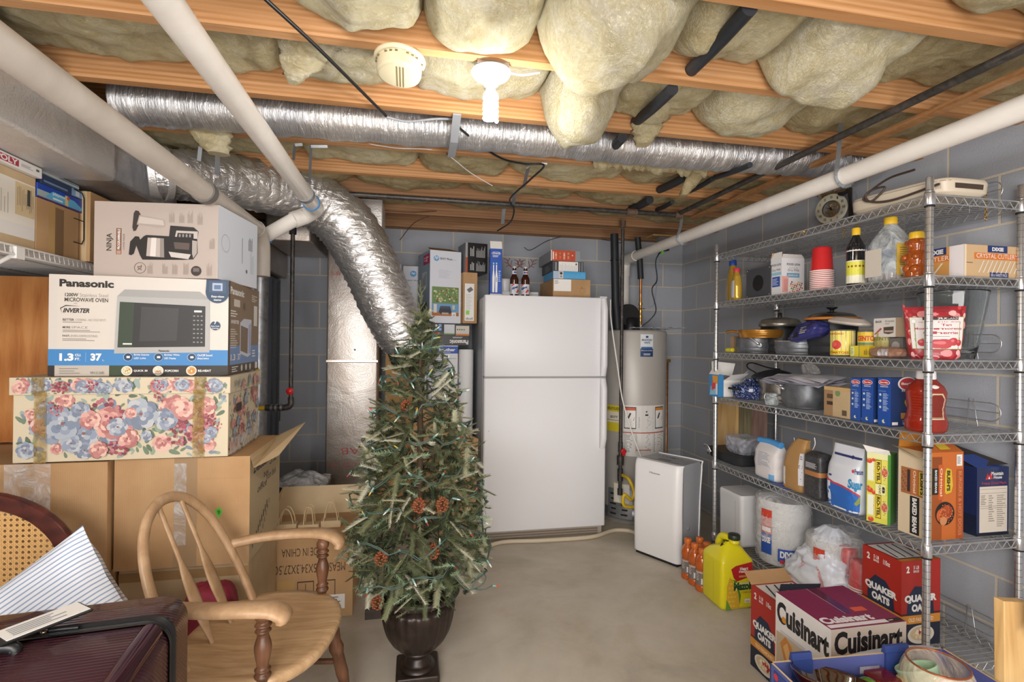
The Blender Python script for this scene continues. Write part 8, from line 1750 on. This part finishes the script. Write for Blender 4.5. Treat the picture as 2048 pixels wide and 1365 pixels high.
# ================================================================ fruit tray in the foreground
FZ0, FZ1 = .36, .50; fx0_, fx1_, fy0_, fy1_ = .925, 1.455, .72, 1.205
b = Box(.48, .42, .355, 'card_dk'); b.done('carton', (.95, .75, 0), 'plain carton under the blue fruit tray in the foreground', 'box')
ft_ = thing('fruit_tray', 'open blue printed cardboard fruit tray in the lower right foreground', 'tray', (fx0_, fy0_, FZ0), radians(-3)); Wt, Dt, Ht = fx1_-fx0_, fy1_-fy0_, FZ1-FZ0
bl = flat('#2c3f7a', .5, 0, 'tray_blue'); inn = flat('#4a5288', .55, 0, 'tray_inside')
q = MB(); q.box((0, 0, 0), (Wt, Dt, .008), 'card'); q.build('floor_panel', ft_)
def side(p0, p1, inward, holes, tabs):
    q = MB(); p0, p1 = V3(p0), V3(p1); L = np.linalg.norm(p1-p0); X = (p1-p0)/L; N_ = V3(inward); t_ = .006
    n = 24
    for i in range(n):
        a, b_ = L*i/n, L*(i+1)/n; lo, hi = 0.008, Ht
        hole = [h for h in holes if h[0] <= (a+b_)/2/L <= h[1]]
        for (z0, z1) in ([(lo, Ht*.62), (Ht*.78, hi)] if hole else [(lo, hi)]):
            pa, pb = p0+X*a, p0+X*b_; q.hexa([tuple(pa+V3((0, 0, z0))), tuple(pb+V3((0, 0, z0))), tuple(pb+N_*t_+V3((0, 0, z0))), tuple(pa+N_*t_+V3((0, 0, z0))), tuple(pa+V3((0, 0, z1))), tuple(pb+V3((0, 0, z1))), tuple(pb+N_*t_+V3((0, 0, z1))), tuple(pa+N_*t_+V3((0, 0, z1)))], inn)
    q.add([tuple(p0+V3((0, 0, Ht+.0004))), tuple(p1+V3((0, 0, Ht+.0004))), tuple(p1+N_*t_+V3((0, 0, Ht+.0004))), tuple(p0+N_*t_+V3((0, 0, Ht+.0004)))], [(0, 1, 2, 3)], 'card_lt')
    A_ = p0+N_*(t_+.0006); r = random.Random(2)
    for i in range(46):
        c_ = A_+X*L*r.uniform(.03, .97)+V3((0, 0, r.uniform(.012, Ht*.50))); s_ = r.uniform(.008, .02); c_ = c_+N_*.00002*i
        q.add([tuple(c_+X*s_*cos(k*pi/4)+V3((0, 0, s_*sin(k*pi/4)))) for k in range(8)], [tuple(range(8))], flat(r.choice(['#b5452c', '#c9603c', '#a83a24', '#b0702a', '#c24f35']), .5))
    for t0, t1 in tabs:
        a, b_ = p0+X*L*t0, p0+X*L*t1
        q.hexa([tuple(v_) for v_ in (a+V3((0, 0, Ht))-N_*.004, b_+V3((0, 0, Ht))-N_*.004, b_+V3((0, 0, Ht))+N_*.012, a+V3((0, 0, Ht))+N_*.012, a+V3((0, 0, Ht+.022)), b_+V3((0, 0, Ht+.022)), b_+V3((0, 0, Ht+.022))+N_*.008, a+V3((0, 0, Ht+.022))+N_*.008)], bl)
        q.hexa([tuple(v_) for v_ in (a+V3((0, 0, Ht-.045))+N_*.008, b_+V3((0, 0, Ht-.045))+N_*.008, b_+V3((0, 0, Ht-.045))+N_*.013, a+V3((0, 0, Ht-.045))+N_*.013, a+V3((0, 0, Ht+.005))+N_*.009, b_+V3((0, 0, Ht+.005))+N_*.009, b_+V3((0, 0, Ht+.005))+N_*.014, a+V3((0, 0, Ht+.005))+N_*.014)], bl)
    return q
side((0, Dt, 0), (Wt, Dt, 0), (0, -1, 0), [(.24, .38), (.52, .64)], [(.11, .22), (.64, .78)]).build('back_side', ft_)
side((0, 0, 0), (0, Dt, 0), (1, 0, 0), [(.4, .6)], []).build('left_side', ft_)
side((Wt, 0, 0), (Wt, Dt, 0), (-1, 0, 0), [(.4, .6)], []).build('right_side', ft_)
side((0, 0, 0), (Wt, 0, 0), (0, 1, 0), [], []).build('front_side', ft_)
q = MB(); q.box((-.0025, .02, .01), (-.0005, Dt-.02, Ht-.01), bl); q.frame((-.0026, Dt-.02, .01), (0, -(Dt-.04), 0), (0, 0, Ht-.02)); q.pgon([(.12, .2), (.22, .25), (.22, .8), (.12, .75)], W_); q.pgon([(.26, .2), (.29, .2), (.29, .8), (.26, .8)], W_); q.disc(.02, .9, .02, '#b5303a', 12); q.build('printed_panel', ft_)
amb = flat('#3a150a', .05, 0, 'amber_glass', .9, Coat_Weight=1.0, Transmission_Weight=.35)
q = MB(); q.lathe(lathe_prof([(.0005, 0), (.045, 0), (.05, .008), (.085, .06), (.10, .085), (.096, .086), (.080, .062), (.045, .014), (.0005, .012)], 5), amb, 44); q.build('amber_bowl', loc=(1.045, 1.09, FZ0+.062), rot=(radians(-12), radians(12), 0), label='dark amber glass bowl in the left of the fruit tray', cat='bowl')
q = MB(); q.lathe(lathe_prof([(.0005, 0), (.012, 0), (.022, .012), (.026, .03), (.02, .045), (.008, .052), (.0005, .053)], 4), flat('#5a7f22', .1, 0, 'green_glass', .8, Transmission_Weight=.3), 28); q.build('green_ornament', loc=(1.175, 1.12, FZ0+.072), label='small round green glass piece in the middle of the fruit tray', cat='ornament')
q = MB(); q.rbox((-.035, -.03, 0), (.035, .03, .05), flat('#6a0f14', .08, 0, 'ruby_glass', .8, Transmission_Weight=.3), .01); q.build('red_candle_holder', loc=(1.235, 1.135, FZ0+.067), label='dark red glass holder in the middle of the fruit tray', cat='candle holder')
q = MB(); q.lathe(lathe_prof([(.0005, 0), (.018, .0), (.026, .014), (.027, .03), (.02, .045), (.0005, .05)], 4), flat('#b59a52', .12, 0, 'olive_glass', .8), 28); q.build('olive_ornament', loc=(1.295, 1.12, FZ0+.067), label='small olive glass piece beside the large globe', cat='ornament')
q = MB(); q.box((-.27, -.05, 0), (.06, .05, .055), 'card_dk'); q.build('packing_card', loc=(1.25, 1.09, FZ0+.010), label='cardboard packing block under the small glass pieces in the tray', cat='cardboard')
gb = thing('glass_globe', 'large iridescent glass globe bowl in the right of the fruit tray', 'bowl', (1.345, 1.08, FZ0+.020)); q = MB(); q.lathe(lathe_prof([(.0005, 0), (.035, .0), (.06, .02), (.078, .06), (.083, .09), (.078, .125), (.067, .15), (.064, .15), (.074, .125), (.079, .09), (.073, .05), (.035, .008), (.0005, .006)], 5), film('globe_glass', '#d9c9b0', .35, .03, 6), 48); q.build('globe', gb)
q = MB(); q.lathe([(.0655+.0025*cos(a), .151+.0025*sin(a)) for a in [2*pi*i/8 for i in range(9)]], flat('#8d4a2a', .2, .3), 48, cap=False); q.build('rim', gb, label='amber coloured rim')
q = MB(); q.lathe(lathe_prof([(.0005, 0), (.025, 0), (.036, .015), (.046, .045), (.05, .062), (.046, .063), (.040, .04), (.02, .010), (.0005, .008)], 5), flat('#9fbfa0', .3, 0, 'celadon'), 36); q.build('celadon_bowl', loc=(1.335, 1.095, FZ0+.082), rot=(radians(-25), radians(-10), 0), label='pale green ceramic bowl sitting inside the glass globe', cat='bowl')
q = MB(); q.lathe(lathe_prof([(.0005, 0), (.02, .005), (.03, .025), (.028, .045), (.012, .056), (.0005, .058)], 4), flat('#c9992c', .15, .8), 28); q.build('gold_bauble', loc=(1.355, 1.035, FZ0+.05), label='shiny gold bauble inside the glass globe', cat='ornament')
# white cloth between tray and Cuisinart carton
b = Sack([(0, .19, .045), (.02, .20, .052), (.06, .185, .045), (.075, .14, .03), (.082, .07, .01)], flat('#c9cddb', .7, 0, 'white_cloth'), e=.8, wr=.14, seed=21); b.m.build('white_cloth', loc=(1.47, 1.300, .337), label='crumpled white cloth heaped behind the fruit tray', cat='cloth')
b = Box(.42, .10, .333, 'card_dk'); b.done('carton', (1.25, 1.25, 0), 'narrow carton under the white cloth, behind the fruit tray', 'box')
# plank and paper at the right
q = MB(); q.hexa([(0, 0, 0), (.09, 0, 0), (.09, .025, 0), (0, .025, 0), (.055, .05, .70), (.135, .05, .69), (.135, .075, .69), (.055, .075, .70)], 'plank'); q.build('wooden_plank', loc=(1.44, .985, 0), label='pale pine plank standing at the right edge of the view', cat='plank', bevel=.002)
q = MB(); q.grid(lambda a, b_: (1.52+.15*a, 1.0-.06*a, .625+.10*b_*(1-.3*a)+.02*sin(a*5)), 10, 6, 'paper'); q.build('paper_sheet', label='torn white paper draped over the pine plank', cat='paper', solid=.001)
